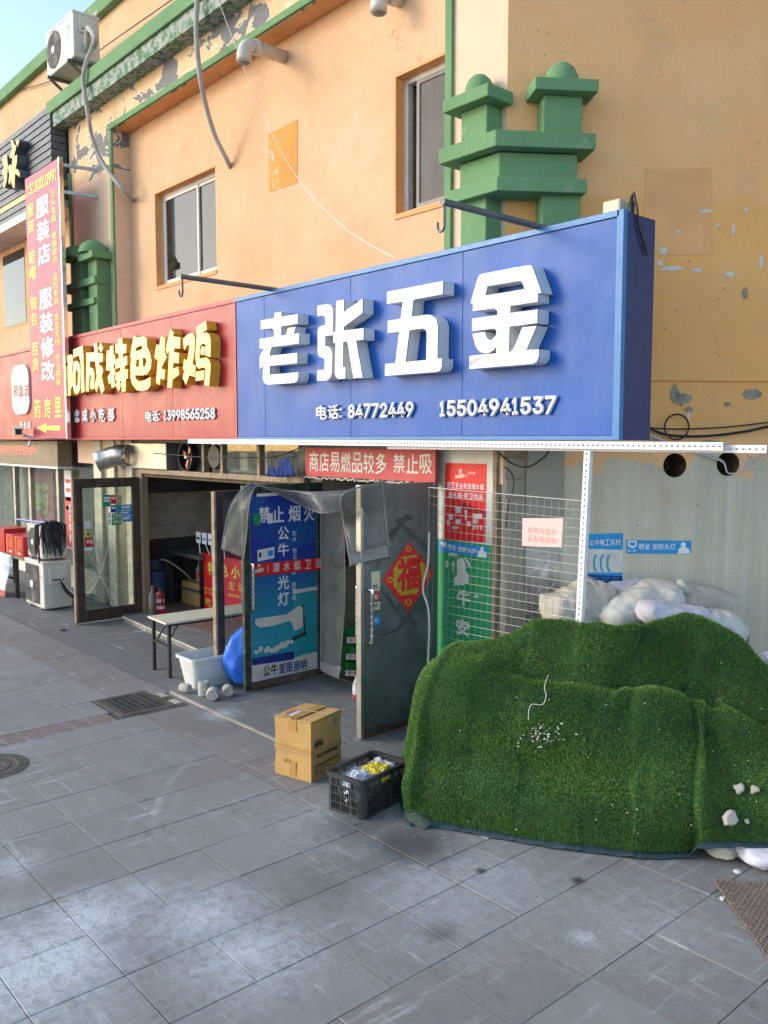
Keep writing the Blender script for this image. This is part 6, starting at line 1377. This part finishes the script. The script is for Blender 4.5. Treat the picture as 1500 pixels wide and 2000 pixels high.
# ------------------------------------------------------------------ artificial turf thrown over a heap
def lerp_tab(tab, x):
    if x <= tab[0][0]: return np.array(tab[0][1:])
    for i in range(len(tab) - 1):
        if x <= tab[i + 1][0]:
            t = (x - tab[i][0]) / (tab[i + 1][0] - tab[i][0]); t = t * t * (3 - 2 * t) if abs(tab[i + 1][0] - tab[i][0]) > .05 else t
            return np.array(tab[i][1:]) * (1 - t) + np.array(tab[i + 1][1:]) * t
    return np.array(tab[-1][1:])
def Bs(x, y, n):   # wall-local along, height from a pixel at distance n from the corner wall
    a, b = PB.ab(x, y, n); return a, b
def gB(x, y, z=0):
    p = G(x, y, z) - COR; return p.dot(PB.u), p.dot(PB.n)
# hem on the ground (along, out, height) and crest line, both keyed 0..1 from the left back round the front to the right
hem = [gB(822, 1420), gB(800, 1500), gB(788, 1570), gB(800, 1604), gB(900, 1622), gB(1000, 1640), gB(1130, 1660), gB(1240, 1674), gB(1355, 1674)]
hz = .11; hem2 = [gB(1372, 1652 + 0, hz), gB(1440, 1650, hz), gB(1530, 1655, hz), gB(1620, 1640, hz)]
crest_px = [(858, 1330, .85), (860, 1308, .9), (868, 1285, .98), (900, 1256, 1.05), (960, 1246, 1.1), (1040, 1243, 1.1), (1130, 1240, 1.12), (1185, 1238, 1.12), (1235, 1254, 1.1), (1290, 1238, 1.0), (1330, 1230, .95), (1400, 1258, .95), (1480, 1318, 1.0), (1560, 1360, 1.0)]
keys_h = [0, .06, .11, .15, .25, .36, .50, .62, .74, .755, .83, .92, 1.0]
keys_c = [0, .05, .10, .17, .27, .36, .46, .53, .60, .67, .72, .80, .91, 1.0]
tabh = [(k, h[0], h[1], 0.0 if i < 9 else hz) for i, (k, h) in enumerate(zip(keys_h, hem + hem2))]
tabc = []
for k, (x, y, n) in zip(keys_c, crest_px):
    a, b = PB.ab(x, y, n); tabc.append((k, a, n, b))
NU, NV = 260, 110
def fold(u, v):
    d = .012 * math.sin(17 * u + 5 * v) * math.sin(5 * v + 1) + .006 * math.sin(31 * u - 12 * v) + .008 * math.sin(13 * v + 19 * u + 1)
    # upright pleats on the left end
    d += .020 * math.exp(-((u - .12) / .07) ** 2) * math.sin(95 * u) * (1 - .6 * v)
    # slanting roll along the top right, valley under it, second roll
    def ridge(u0, v0, u1, v1, w_, hgt):
        du, dv = u1 - u0, v1 - v0; L2 = du * du + dv * dv; t = max(0, min(1, ((u - u0) * du + (v - v0) * dv) / L2))
        q = math.hypot((u - u0 - t * du) * 1.0, (v - v0 - t * dv) * .5); return hgt * math.exp(-(q / w_) ** 2) * math.sin(math.pi * min(1, .15 + t * .85 + .0)) ** .3
    d += ridge(.58, .78, .93, .70, .030, .15) - ridge(.58, .62, .90, .52, .035, .13) + ridge(.36, .82, .58, .70, .040, .11) - ridge(.34, .62, .58, .54, .045, .11)
    d += ridge(.64, .50, .74, .05, .05, .035) - ridge(.74, .50, .82, .1, .04, .045) + ridge(.84, .55, .93, .12, .04, .06)
    d += ridge(.20, .50, .34, .12, .05, .035) - ridge(.28, .2, .62, .14, .06, .08) + ridge(.40, .42, .56, .38, .09, .03) - ridge(.26, .72, .5, .76, .04, .03)
    d += ridge(.16, .10, .72, .06, .05, .05) - ridge(.18, .22, .66, .20, .05, .05)
    return d * 1.25
P0_ = np.zeros((NV + 1, NU + 1, 3))
bu, bn_v = np.array(PB.u), np.array(PB.n); co_ = np.array(COR)
for i in range(NU + 1):
    u = i / NU; h = lerp_tab(tabh, u); c = lerp_tab(tabc, u)
    for j in range(NV + 1):
        v = j / NV
        if v <= .85:
            t = v / .85; wh = .30 * t + .70 * t ** 2.3; wz = math.sin(t * math.pi / 2) ** .95
            wh = min(wh, 1); s_, n_ = h[0] * (1 - wh) + c[0] * wh, h[1] * (1 - wh) + c[1] * wh; z_ = h[2] * (1 - wz) + c[2] * wz
        else:
            t = (v - .85) / .15; s_, n_ = c[0], c[1] - .30 * t; z_ = c[2] - .16 * t * t - .02 * t
        P0_[j, i] = co_ + bu * s_ + bn_v * n_ + np.array((0, 0, z_))
du_ = np.gradient(P0_, axis=1); dv_ = np.gradient(P0_, axis=0); nn_ = np.cross(du_, dv_); nn_ /= np.linalg.norm(nn_, axis=2, keepdims=True) + 1e-9
F_ = np.array([[fold(i / NU, j / NV) * min(1, j / 14 + .25) for i in range(NU + 1)] for j in range(NV + 1)])
P1_ = P0_ + nn_ * F_[..., None]; P1_[..., 2] = np.maximum(P1_[..., 2], .012)
tf = thing('turf_cover', 'sheet of artificial grass thrown over a heap by the wall', 'artificial turf', tuple(co_ + bu * .2 + bn_v * 1.3))
m['turfbase'] = mat('turf_backing', (.016, .06, .014), .9, var=.3, scale=20)
o = MB().grid([list(r_) for r_ in P1_]); o.build('turf_sheet', m['turfbase'], tf, smooth='all')
def turf_mat():
    s = N('turf_blades'); oi = s.n('ShaderNodeAttribute'); oi.attribute_name = 'tone'
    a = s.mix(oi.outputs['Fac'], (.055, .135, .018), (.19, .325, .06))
    a = s.mix(s.math('MULTIPLY', s.ramp(s.noise(2.3, 5, .6), .4, .7), .5), a, (.06, .165, .02))
    a = s.mix(s.math('MULTIPLY', s.ramp(s.noise(6, 4, .6), .55, .8), .35), a, (.15, .25, .06)); a = s.mix(s.math('MULTIPLY', s.ramp(s.noise(3.4, 7, .7), .55, .72), .55), a, (.16, .20, .075)); a = s.mix(s.math('MULTIPLY', s.ramp(s.noise(1.4, 4, .6), .5, .7), .5), a, (.025, .08, .010)); s.col(a); s.set(rough=.5, spec=.35); return s.m
rg = np.random.default_rng(4); NB = 250000
du2 = np.gradient(P1_, axis=1); dv2 = np.gradient(P1_, axis=0); n2 = np.cross(du2, dv2); area = np.linalg.norm(n2, axis=2); n2 /= area[..., None] + 1e-9
w_ = area[:-1, :-1].ravel(); idx = rg.choice(len(w_), NB, p=w_ / w_.sum()); jj, ii = idx // NU, idx % NU
fu, fv = rg.random(NB), rg.random(NB)
def bil(A): return A[jj, ii] * ((1 - fu) * (1 - fv))[:, None] + A[jj, ii + 1] * (fu * (1 - fv))[:, None] + A[jj + 1, ii] * ((1 - fu) * fv)[:, None] + A[jj + 1, ii + 1] * (fu * fv)[:, None]
root = bil(P1_); nor = bil(n2); nor /= np.linalg.norm(nor, axis=1, keepdims=True)
rv = rg.normal(size=(NB, 3)); tang = np.cross(nor, rv); tang /= np.linalg.norm(tang, axis=1, keepdims=True)
lean = rg.normal(size=(NB, 3)) * .42 + np.array((0, 0, -.22)); ph1, ph2 = root @ np.array((5.1, 3.3, 6.2)), root @ np.array((-4.2, 6.1, 3.7)); lean += .38 * np.stack([np.sin(ph1 + np.sin(ph2)), np.sin(ph2 * 1.3 + 1), .5 * np.sin(ph1 * .7 - ph2)], axis=1); dirv = nor + lean; dirv /= np.linalg.norm(dirv, axis=1, keepdims=True)
ln = rg.uniform(.009, .019, NB)[:, None]; wd = rg.uniform(.0013, .0023, NB)[:, None]
tip = root + dirv * ln; tip[:, 2] = np.maximum(tip[:, 2], .004)
VV = np.empty((NB, 3, 3)); VV[:, 0] = root - tang * wd; VV[:, 1] = root + tang * wd; VV[:, 2] = tip
cen = VV.reshape(-1, 3).mean(0)
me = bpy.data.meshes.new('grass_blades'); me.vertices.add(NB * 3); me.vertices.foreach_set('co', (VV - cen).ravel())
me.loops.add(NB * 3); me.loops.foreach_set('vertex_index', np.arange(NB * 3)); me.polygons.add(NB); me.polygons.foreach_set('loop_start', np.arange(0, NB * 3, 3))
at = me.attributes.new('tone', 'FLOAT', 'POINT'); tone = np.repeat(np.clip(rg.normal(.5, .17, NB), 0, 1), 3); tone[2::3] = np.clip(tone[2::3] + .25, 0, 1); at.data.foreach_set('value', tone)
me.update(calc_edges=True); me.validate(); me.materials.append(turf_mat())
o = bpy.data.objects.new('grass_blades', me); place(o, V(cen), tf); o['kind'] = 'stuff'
# blue-grey hem along the bottom edge, and turned-up corner at the left
hemp = [V(P1_[0, i]) + V(tuple(nn_[0, i] * .012)) for i in range(0, NU + 1)]
rows = []
for k, (dz, dn) in enumerate(((0.02, -.01), (.0, .010), (-.004, .018))):
    rows.append([V((p.x, p.y, max(p.z + dz, .003 + .002 * k))) + V(tuple(nn_[0, i] * dn)) + V((0, 0, .004 * math.sin(i * .21) + .004 * math.sin(i * .53))) * (k > 0) for i, p in enumerate(hemp) if 28 < i])
MB().grid(rows).build('hem', m['hem'], tf, smooth='all', solid=.006)
inn = smooth_path([G(852, 1520, .22), G(846, 1552, .13), G(852, 1588, .06), G(868, 1614, .012)])
outr = smooth_path([G(832, 1502, .20), G(800, 1548, .12), G(790, 1588, .05), G(806, 1612, .008)])
rows = [[p.lerp(q_, j / 9) + V((.012 * math.sin(i * .5 + j), -.02 * math.sin(j / 9 * math.pi), .018 * math.sin(j * .8 + i * .3))) for j in range(10)] for i, (p, q_) in enumerate(zip(inn, outr))]
m['turfback'] = mat('turf_underside', (.05, .07, .055), .9, var=.3, scale=60, bump=.6, bscale=90)
o = MB().grid(rows).build('turned_corner', m['turfback'], tf, smooth='all', solid=.012)
MB().tube([r_[-1] for r_ in rows], .011, 6).build('corner_binding', m['hem'], o, smooth=True); MB().tube(rows[-1], .011, 6).build('corner_binding', m['hem'], o, smooth=True)
# debris on the turf: string, crumbs, plaster lumps
def on_turf(px_, py_):
    # nearest turf point along the view ray
    d = np.array(ray(px_, py_)); q = P1_.reshape(-1, 3) - np.array(CAM); t = q @ d; dist = np.linalg.norm(q - t[:, None] * d, axis=1)
    k = np.lexsort((t, dist > dist.min() + .012))[0]; return V(P1_.reshape(-1, 3)[k]), V(n2.reshape(-1, 3)[k])
sp = [on_turf(x, y) for x, y in ((1073, 1318), (1068, 1334), (1060, 1350), (1066, 1362), (1058, 1375), (1040, 1378), (1030, 1390), (1028, 1402))]
MB().tube(smooth_path([p + n * .035 for p, n in sp]), .0022, 5).build('string', m['torn'], None, 'loose white string lying on the green turf', 'string')
crumb = thing('plaster_crumbs', None, None, tuple(sp[-1][0])); crumb['kind'] = 'stuff'
cm = MB(); 
for k in range(95):
    if k < 60: x, y = rnd.gauss(1055, 20), rnd.gauss(1440, 12)
    else: x, y = rnd.uniform(860, 1490), rnd.uniform(1290, 1630)
    p, n = on_turf(x, y); r_ = rnd.uniform(.003, .009 if k < 60 else .006); p = p + n * .026 + V((rnd.gauss(0, .008), rnd.gauss(0, .008), rnd.gauss(0, .010)))
    cm.lathe(p, [(r_ * .5, 0), (r_, r_ * .5), (r_ * .6, r_)], seg=5)
bpy.data.objects.remove(crumb); 
cm.build('plaster_crumbs', m['torn'], tf, kind='stuff')
for k, (x, y, r_, lab) in enumerate(((1428, 1598, .05, 'large plaster lump lowest on the turf at right'), (1446, 1535, .035, 'plaster lump upper left of the group on the turf'), (1472, 1537, .028, 'plaster lump right of the group on the turf'), (1461, 1605, .018, 'small plaster sliver beside the large lump on turf'))):
    p, n = on_turf(x, y); p = p + n * .02; Pl_ = Plane(p, n.orthogonal()); rr_ = random.Random(k); o = MB(); e1 = n.orthogonal().normalized(); e2 = n.cross(e1)
    ring = [p + (e1 * math.cos(a) + e2 * math.sin(a)) * r_ * rr_.uniform(.65, 1.15) for a in [i * math.pi / 6 for i in range(12)]]; top = [p + n * r_ * .5 + (q - p) * .7 for q in ring]
    o.v = [tuple(q) for q in ring + top]; o.f = [(i, (i + 1) % 12, 12 + (i + 1) % 12, 12 + i) for i in range(12)] + [tuple(range(12, 24)), tuple(range(12))[::-1]]
    o.build('plaster_lump', m['sackdirty'], None, lab, 'rubble', 'plaster lumps on the turf', bevel=.003)

# ------------------------------------------------------------------ sacks
rB = math.atan2(PB.u.y, PB.u.x)
def sk(label, x, y, n, L, W, Hh, mt, seed, dz=0, rot=0, tilt=0, rx=0, knot=True):
    a, b = PB.ab(x, y, n); p = PB.w(a, b, n); return sack(label, (p.x, p.y, p.z - Hh / 2 + dz), L, W, Hh, rB + rot, mt, 'cement_sack', 'sack', 'sacks heaped against the wall', tilt, seed, knot, rx)
sk('dusty grey sack at the left end behind the white post', 1132, 1190, .42, .56, .42, .40, 'sackdirty', 11, 0, R(10), R(-14), 0, False)
sk('lavender sack lying behind at the wall under the teal poster', 1222, 1170, .20, .70, .32, .28, 'sacklav', 12, 0, 0, R(-4), 0, False)
sk('white sack with green print and a twisted tied neck', 1242, 1186, .50, .70, .44, .30, 'sack', 13, 0, R(8), R(-16), 0, True)
sk('pale beige sack slumped against the wall at the right end', 1360, 1176, .26, .62, .36, .30, 'sackdirty', 14, 0, 0, R(12), 0, False)
sk('lavender sack peeking over the crest of the turf', 1312, 1200, .72, .56, .32, .18, 'sacklav', 15, 0, R(5), R(8), 0, True)
sk('white sack with a gathered neck just above the turf at right', 1396, 1226, .70, .42, .34, .28, 'sack', 16, 0, R(-6), R(16), 0, True)
sk('dusty white sack at the right edge beside the turf', 1500, 1375, 1.25, .40, .34, .28, 'sack', 17, 0, R(30), 0, 0, False)
sk('white sack lying right of the turf at the picture edge', 1512, 1440, 1.30, .40, .30, .20, 'sacklav', 21, 0, R(20), 0, 0, False)
p = G(1478, 1690); sack('lavender sack lying flat on the paving at the lower right', (p.x + .06, p.y + .16, .0), .52, .34, .13, rB + R(5), 'sacklav', 'cement_sack', 'sack', 'sacks heaped against the wall', 0, 18, False)
p = G(1385, 1678); sack('crumpled beige sack end sticking out under the turf hem', (p.x + .02, p.y + .16, .0), .30, .26, .11, rB + R(12), 'sackdirty', 'cement_sack', 'sack', 'sacks heaped against the wall', 0, 19, True)
a, b = PB.ab(1492, 1320, 1.1); p = PB.w(a, b, 1.1); MB().pbox(PB, a - .06, a + .2, b - .06, b + .06, 1.0, 1.3).build('timber_board', m['rust'], None, 'reddish brown board end between sacks at the right edge', 'board', bevel=.006)
m['rust2'] = None
p = PB.w(*PB.ab(1482, 1288, 1.15), 1.15); rr_ = random.Random(9)
rows = [[p + V((.05 * (i - 3) + rr_.uniform(-.015, .015), .04 * (j - 2) + rr_.uniform(-.01, .01), rr_.uniform(0, .05) - .012 * abs(i - 3))) for i in range(7)] for j in range(6)]
MB().grid(rows).build('plastic_scrap', m['bagwhite'], None, 'crumpled white plastic scrap on the board at the right edge', 'plastic', smooth='all', solid=.002)

# ------------------------------------------------------------------ carton, crate, mat on the paving
def frame2(l, f, r):
    l, f, r = (V((p.x, p.y, 0)) for p in (l, f, r)); u = (f - l); v = (r - f); L, D = u.length, v.length; u.normalize(); v = (v - u * v.dot(u)).normalized(); return l, u, v, L, D
l, u, v, L, D = frame2(G(537, 1510), G(608, 1530), G(657, 1497)); Hc = .42
def lp3(a, b, z): return l + u * a + v * b + V((0, 0, z))
def lbox(o, a0, a1, b0, b1, z0, z1): return o.hexa([lp3(a0, b0, z0), lp3(a1, b0, z0), lp3(a1, b1, z0), lp3(a0, b1, z0), lp3(a0, b0, z1), lp3(a1, b0, z1), lp3(a1, b1, z1), lp3(a0, b1, z1)])
cbt = thing('cardboard_box', 'tall brown cardboard box taped shut standing on the paving', 'box', lp3(L / 2, D / 2, 0))
o = MB(); cN = 9
def cdent(p):
    ctr = lp3(L / 2, D / 2, Hc / 2); return p + (ctr - p).normalized() * (.004 + .006 * mnoise.noise(p * 9) + (.004 if p.z > .02 else 0) * max(0, mnoise.noise(p * 4)))
def cface(fn): o.grid([[cdent(fn(i / (cN - 1), j / (cN - 1))) for j in range(cN)] for i in range(cN)])
Ht = Hc - .006
cface(lambda i, j: lp3(j * L, 0, i * Ht)); cface(lambda i, j: lp3(L, j * D, i * Ht)); cface(lambda i, j: lp3(L - j * L, D, i * Ht)); cface(lambda i, j: lp3(0, D - j * D, i * Ht)); cface(lambda i, j: lp3(j * L, i * D, Ht)); cface(lambda i, j: lp3(L - j * L, i * D, .002))
o.build('carton_body', m['cardboard'], cbt, smooth=True)
for (a0, a1) in ((.001, L / 2 - .003), (L / 2 + .003, L - .001)):
    o = MB(); q = .006 if a0 > .1 else .003
    o.hexa([lp3(a0, .001, Hc - .0055), lp3(a1, .001, Hc - .0055), lp3(a1, D - .001, Hc - .0055), lp3(a0, D - .001, Hc - .0055), lp3(a0, .001, Hc - .001), lp3(a1, .001, Hc + q), lp3(a1, D - .001, Hc + q + .004), lp3(a0, D - .001, Hc - .001)]).build('flap', m['cardboard'], cbt, bevel=.002)
PF, PR_ = Plane(l, u), Plane(l + u * L, v)
lbox(MB(), L * .5 - .035, L * .5 + .035, 0, D, Hc + .0095, Hc + .0105).build('tape_strip', m['tape'], cbt)
MB().pbox(PF, L * .5 - .035, L * .5 + .035, Hc - .08, Hc - .004, .0005, .0015).build('tape_strip', m['tape'], cbt); MB().pbox(PF, L * .5 - .03, L * .5 + .03, .01, .12, .0005, .0015).build('tape_strip', m['tape'], cbt)
MB().pbox(PF, .0, L, Hc * .44, Hc * .53, .0005, .0012).build('tape_strip', m['tape'], cbt); MB().pbox(PR_, .0, D, Hc * .42, Hc * .51, .0005, .0012).build('tape_strip', m['tape'], cbt)
MB().tube([PF.w(0, Hc * .5, .003), PF.w(L * .4, Hc * .47, .003), PF.w(L, Hc * .45, .003)], .0025, 5).build('twine', m['straw'], cbt); MB().tube([lp3(L * .22, 0, Hc + .006), lp3(L * .3, D * .5, Hc + .012), lp3(L, D * .62, Hc + .01)], .003, 5).build('twine', m['straw'], cbt)
lbox(MB(), .05, .16, .05, .16, Hc + .003, Hc + .005).build('address_label', m['paperwhite'], cbt); lbox(MB(), .05, .075, .05, .16, Hc + .0052, Hc + .006).build('label_stripe', m['redfaded'], cbt)
txt('HDSJ', PR_, (.035, .235, .13, .275), m['ink'], cbt, n=.0015, off=.02, shear=.2)
MB().tube([PR_.w(.085 + .05 * math.cos(a), .255 + .032 * math.sin(a), .001) for a in [i * math.pi / 10 for i in range(16)]], .002, 4).build('logo_swirl', m['ink'], cbt)
txt('食品用包装容器', PR_, (.06, .155, .30, .185), m['ink'], cbt, n=.0015, off=.006); txt('杭州豪德食品包装有限公司', PR_, (.03, .095, .31, .11), m['ink'], cbt, n=.0015); txt('地址：中国杭州', PR_, (.03, .07, .2, .083), m['ink'], cbt, n=.0015); txt('电话：', PR_, (.03, .045, .13, .058), m['ink'], cbt, n=.0015)
m['teal_mark'] = mat('teal_stamp', (.10, .27, .27), .7); o = MB()
for (a0, a1, z0, z1) in ((.255, .295, .335, .34), (.255, .295, .39, .395), (.255, .26, .34, .39), (.29, .295, .34, .39)): o.pbox(PR_, a0, a1, z0, z1, .0005, .0014)
o.build('stamp_frame', m['teal_mark'], cbt); txt('S', PR_, (.265, .345, .286, .385), m['teal_mark'], cbt, n=.001, off=.02)
for k, (a, z) in enumerate(((.09, .12), (.115, .13), (.135, .118))): MB().prism(PF, [(a, z), (a + .008, z + .002), (a + .012, z - .022), (a + .006, z - .018)], .0005, .0016).build('scuff_hole', m['ink'], cbt)
# black lattice crate
l, u, v, L, D = frame2(G(637, 1578), G(708, 1604), G(790, 1555)); Hk = .25
ck = thing('plastic_crate', 'black lattice plastic crate full of bags beside the carton', 'crate', lp3(L / 2, D / 2, 0))
lbox(MB(), .012, L - .012, .012, D - .012, .012, .02).build('floor', m['crate'], ck)
for (a, b) in ((0, 0), (L, 0), (L, D), (0, D)):
    sa, sb = (1 if a == 0 else -1), (1 if b == 0 else -1); o = MB()
    c = [(a, b + sb * .05), (a + sa * .006, b + sb * .02), (a + sa * .02, b + sb * .006), (a + sa * .05, b), (a + sa * .05, b + sb * .008), (a + sa * .024, b + sb * .014), (a + sa * .014, b + sb * .024), (a + sa * .008, b + sb * .05)]
    rows = [[lp3(p[0], p[1], z) for p in c] for z in (.0, Hk - .03)]; o.grid(rows, closed=True).build('corner_post', m['crate'], ck, smooth=True)
rim = []
for e, z in ((.0, Hk - .032), (-.008, Hk - .030), (-.008, Hk), (.012, Hk), (.012, Hk - .032)):
    ring = []
    for (ca, cb, s0) in ((L - .03, .03, -90), (L - .03, D - .03, 0), (.03, D - .03, 90), (.03, .03, 180)):
        for t in (0, 30, 60, 90): ring.append(lp3(ca + (.03 - e) * math.cos(R(s0 + t)), cb + (.03 - e) * math.sin(R(s0 + t)), z))
    rim.append(ring)
MB().grid(rim, closed=True).build('rim', m['crate'], ck, smooth=True)
def side(P_, W_):
    for z in (.0, .06, .115, .17): MB().pbox(P_, .03, W_ - .03, z, z + (.018 if z == 0 else .009), -.012, .002).build('rail', m['crate'], ck)
    n_ = int((W_ - .09) / .016)
    for k in range(n_ + 1):
        a = .045 + (W_ - .09) * k / n_; big = k % 5 == 0
        mid = abs(a - W_ / 2) < .055
        w2_ = .005 if big else .0022
        MB().pbox(P_, a - w2_, a + w2_, .018, (Hk - .075 if mid else Hk - .032), -.010, -.002 + (.003 if big else 0)).build('slat', m['crate'], ck)
    o = MB()
    for (a0, a1, z0, z1) in ((W_ / 2 - .06, W_ / 2 + .06, Hk - .082, Hk - .074), (W_ / 2 - .065, W_ / 2 - .055, Hk - .074, Hk - .032), (W_ / 2 + .055, W_ / 2 + .065, Hk - .074, Hk - .032)): o.pbox(P_, a0, a1, z0, z1, -.012, .003)
    o.build('hand_hole', m['crate'], ck)
side(Plane(l, u), L); side(Plane(l + u * L, v), D); side(Plane(l + u * L + v * D, -u), L); side(Plane(l + v * D, -v), D)
def crumple(label, c, rx_, ry_, rz_, mt, seed, nm, cat, grp):
    rr_ = random.Random(seed); bm = bmesh.new(); bmesh.ops.create_icosphere(bm, subdivisions=5, radius=1)
    ds = [(V((rr_.gauss(0, 1), rr_.gauss(0, 1), rr_.gauss(0, 1))).normalized(), rr_.uniform(2, 7), rr_.uniform(0, 6)) for _ in range(14)]
    for q in bm.verts:
        n = q.co.normalized(); f = 1 + sum(.055 * abs(math.sin(n.dot(d) * k + p_)) for d, k, p_ in ds) - .25
        f += .55 * (.35 - abs(mnoise.noise(n * 2.4 + V((seed, 0, 0))))) * .8 + .28 * (.3 - abs(mnoise.noise(n * 5.5 + V((0, seed, 0))))) - .1; q.co = V((n.x * rx_ * f, n.y * ry_ * f, n.z * rz_ * f))
    zmin = min(q.co.z for q in bm.verts)
    me = bpy.data.meshes.new(nm); bm.to_mesh(me); bm.free(); me.materials.append(m[mt])
    o = bpy.data.objects.new(nm, me); place(o, V(c) - V((0, 0, zmin))); setprops(o, label, cat, grp); return o
m['bagclear'] = mat('thin_white_film', (.60, .61, .64), .5, var=.1); m['baggrey'] = mat('cloudy_grey_film', (.42, .42, .42), .3, var=.15)
crumple('white crumpled plastic bag at the front of the crate', lp3(L * .52, D * .30, .02), .085, .11, .08, 'bagclear', 3, 'plastic_bag', 'bag', 'bags in the crate')
crumple('yellow crumpled bag on top of the crate contents', lp3(L * .58, D * .62, .02), .085, .10, .09, 'bagyellow', 4, 'plastic_bag', 'bag', 'bags in the crate')
crumple('cloudy grey bag at the far end of the crate', lp3(L * .5, D * .84, .02), .11, .06, .08, 'baggrey', 5, 'plastic_bag', 'bag', 'bags in the crate')
crumple('cloudy bag along the left side of the crate', lp3(L * .25, D * .5, .02), .06, .14, .075, 'baggrey', 6, 'plastic_bag', 'bag', 'bags in the crate')
# door mat at the right edge
a, b_, c = G(1391, 1721, .0), G(1640, 1735, .0), G(1520, 1905, .0)
mu, mv = (b_ - a), (c - a); mt2 = thing('rubber_mat', 'brown woven rubber mat at the right edge of the paving', 'mat', a)
def mp_(s_, t_, z): return a + mu * s_ + mv * t_ + V((0, 0, z))
MB().hexa([mp_(0, 0, .001), mp_(1, 0, .001), mp_(1, 1, .001), mp_(0, 1, .001), mp_(0, 0, .006), mp_(1, 0, .006), mp_(1, 1, .006), mp_(0, 1, .006)]).build('mat_base', m['joint'], mt2)
o = MB(); n1, n2_ = 46, 40
for k in range(n1):
    o.tube([mp_((k + .5) / n1, t / 40, .008 + .003 * (1 if (t + k) % 2 else -1)) for t in range(41)], .0055, 5)
for k in range(n2_): o.tube([mp_(t / 46, (k + .5) / n2_, .008 + .003 * (-1 if (t + k) % 2 else 1)) for t in range(47)], .0055, 5)
o.build('weave', m['rubbermat'], mt2, kind='stuff')
for k, (x, y, lab) in enumerate(((1440, 1704, 'white scrap of paper below the lavender sack on the ground'), (1411, 1757, 'tiny white pebble at the edge of the rubber mat'))):
    p = G(x, y); MB().lathe(p + V((0, 0, .0)), [(.02 - .008 * k, 0), (.024 - .01 * k, .006), (.012, .014)], seg=7).build('litter', m['torn'], None, lab, 'litter', 'litter on the paving')
p = G(122, 1230); MB().prism(Plane((p.x, p.y, 0), (1, 0, 0), (0, 1, 0)), [(-.06, 0), (-.01, .04), (.05, .01), (.02, -.03)], -.016, .004).build('dry_leaf', m['ink'], None, 'dark dry leaf lying alone on the paving at left', 'leaf')
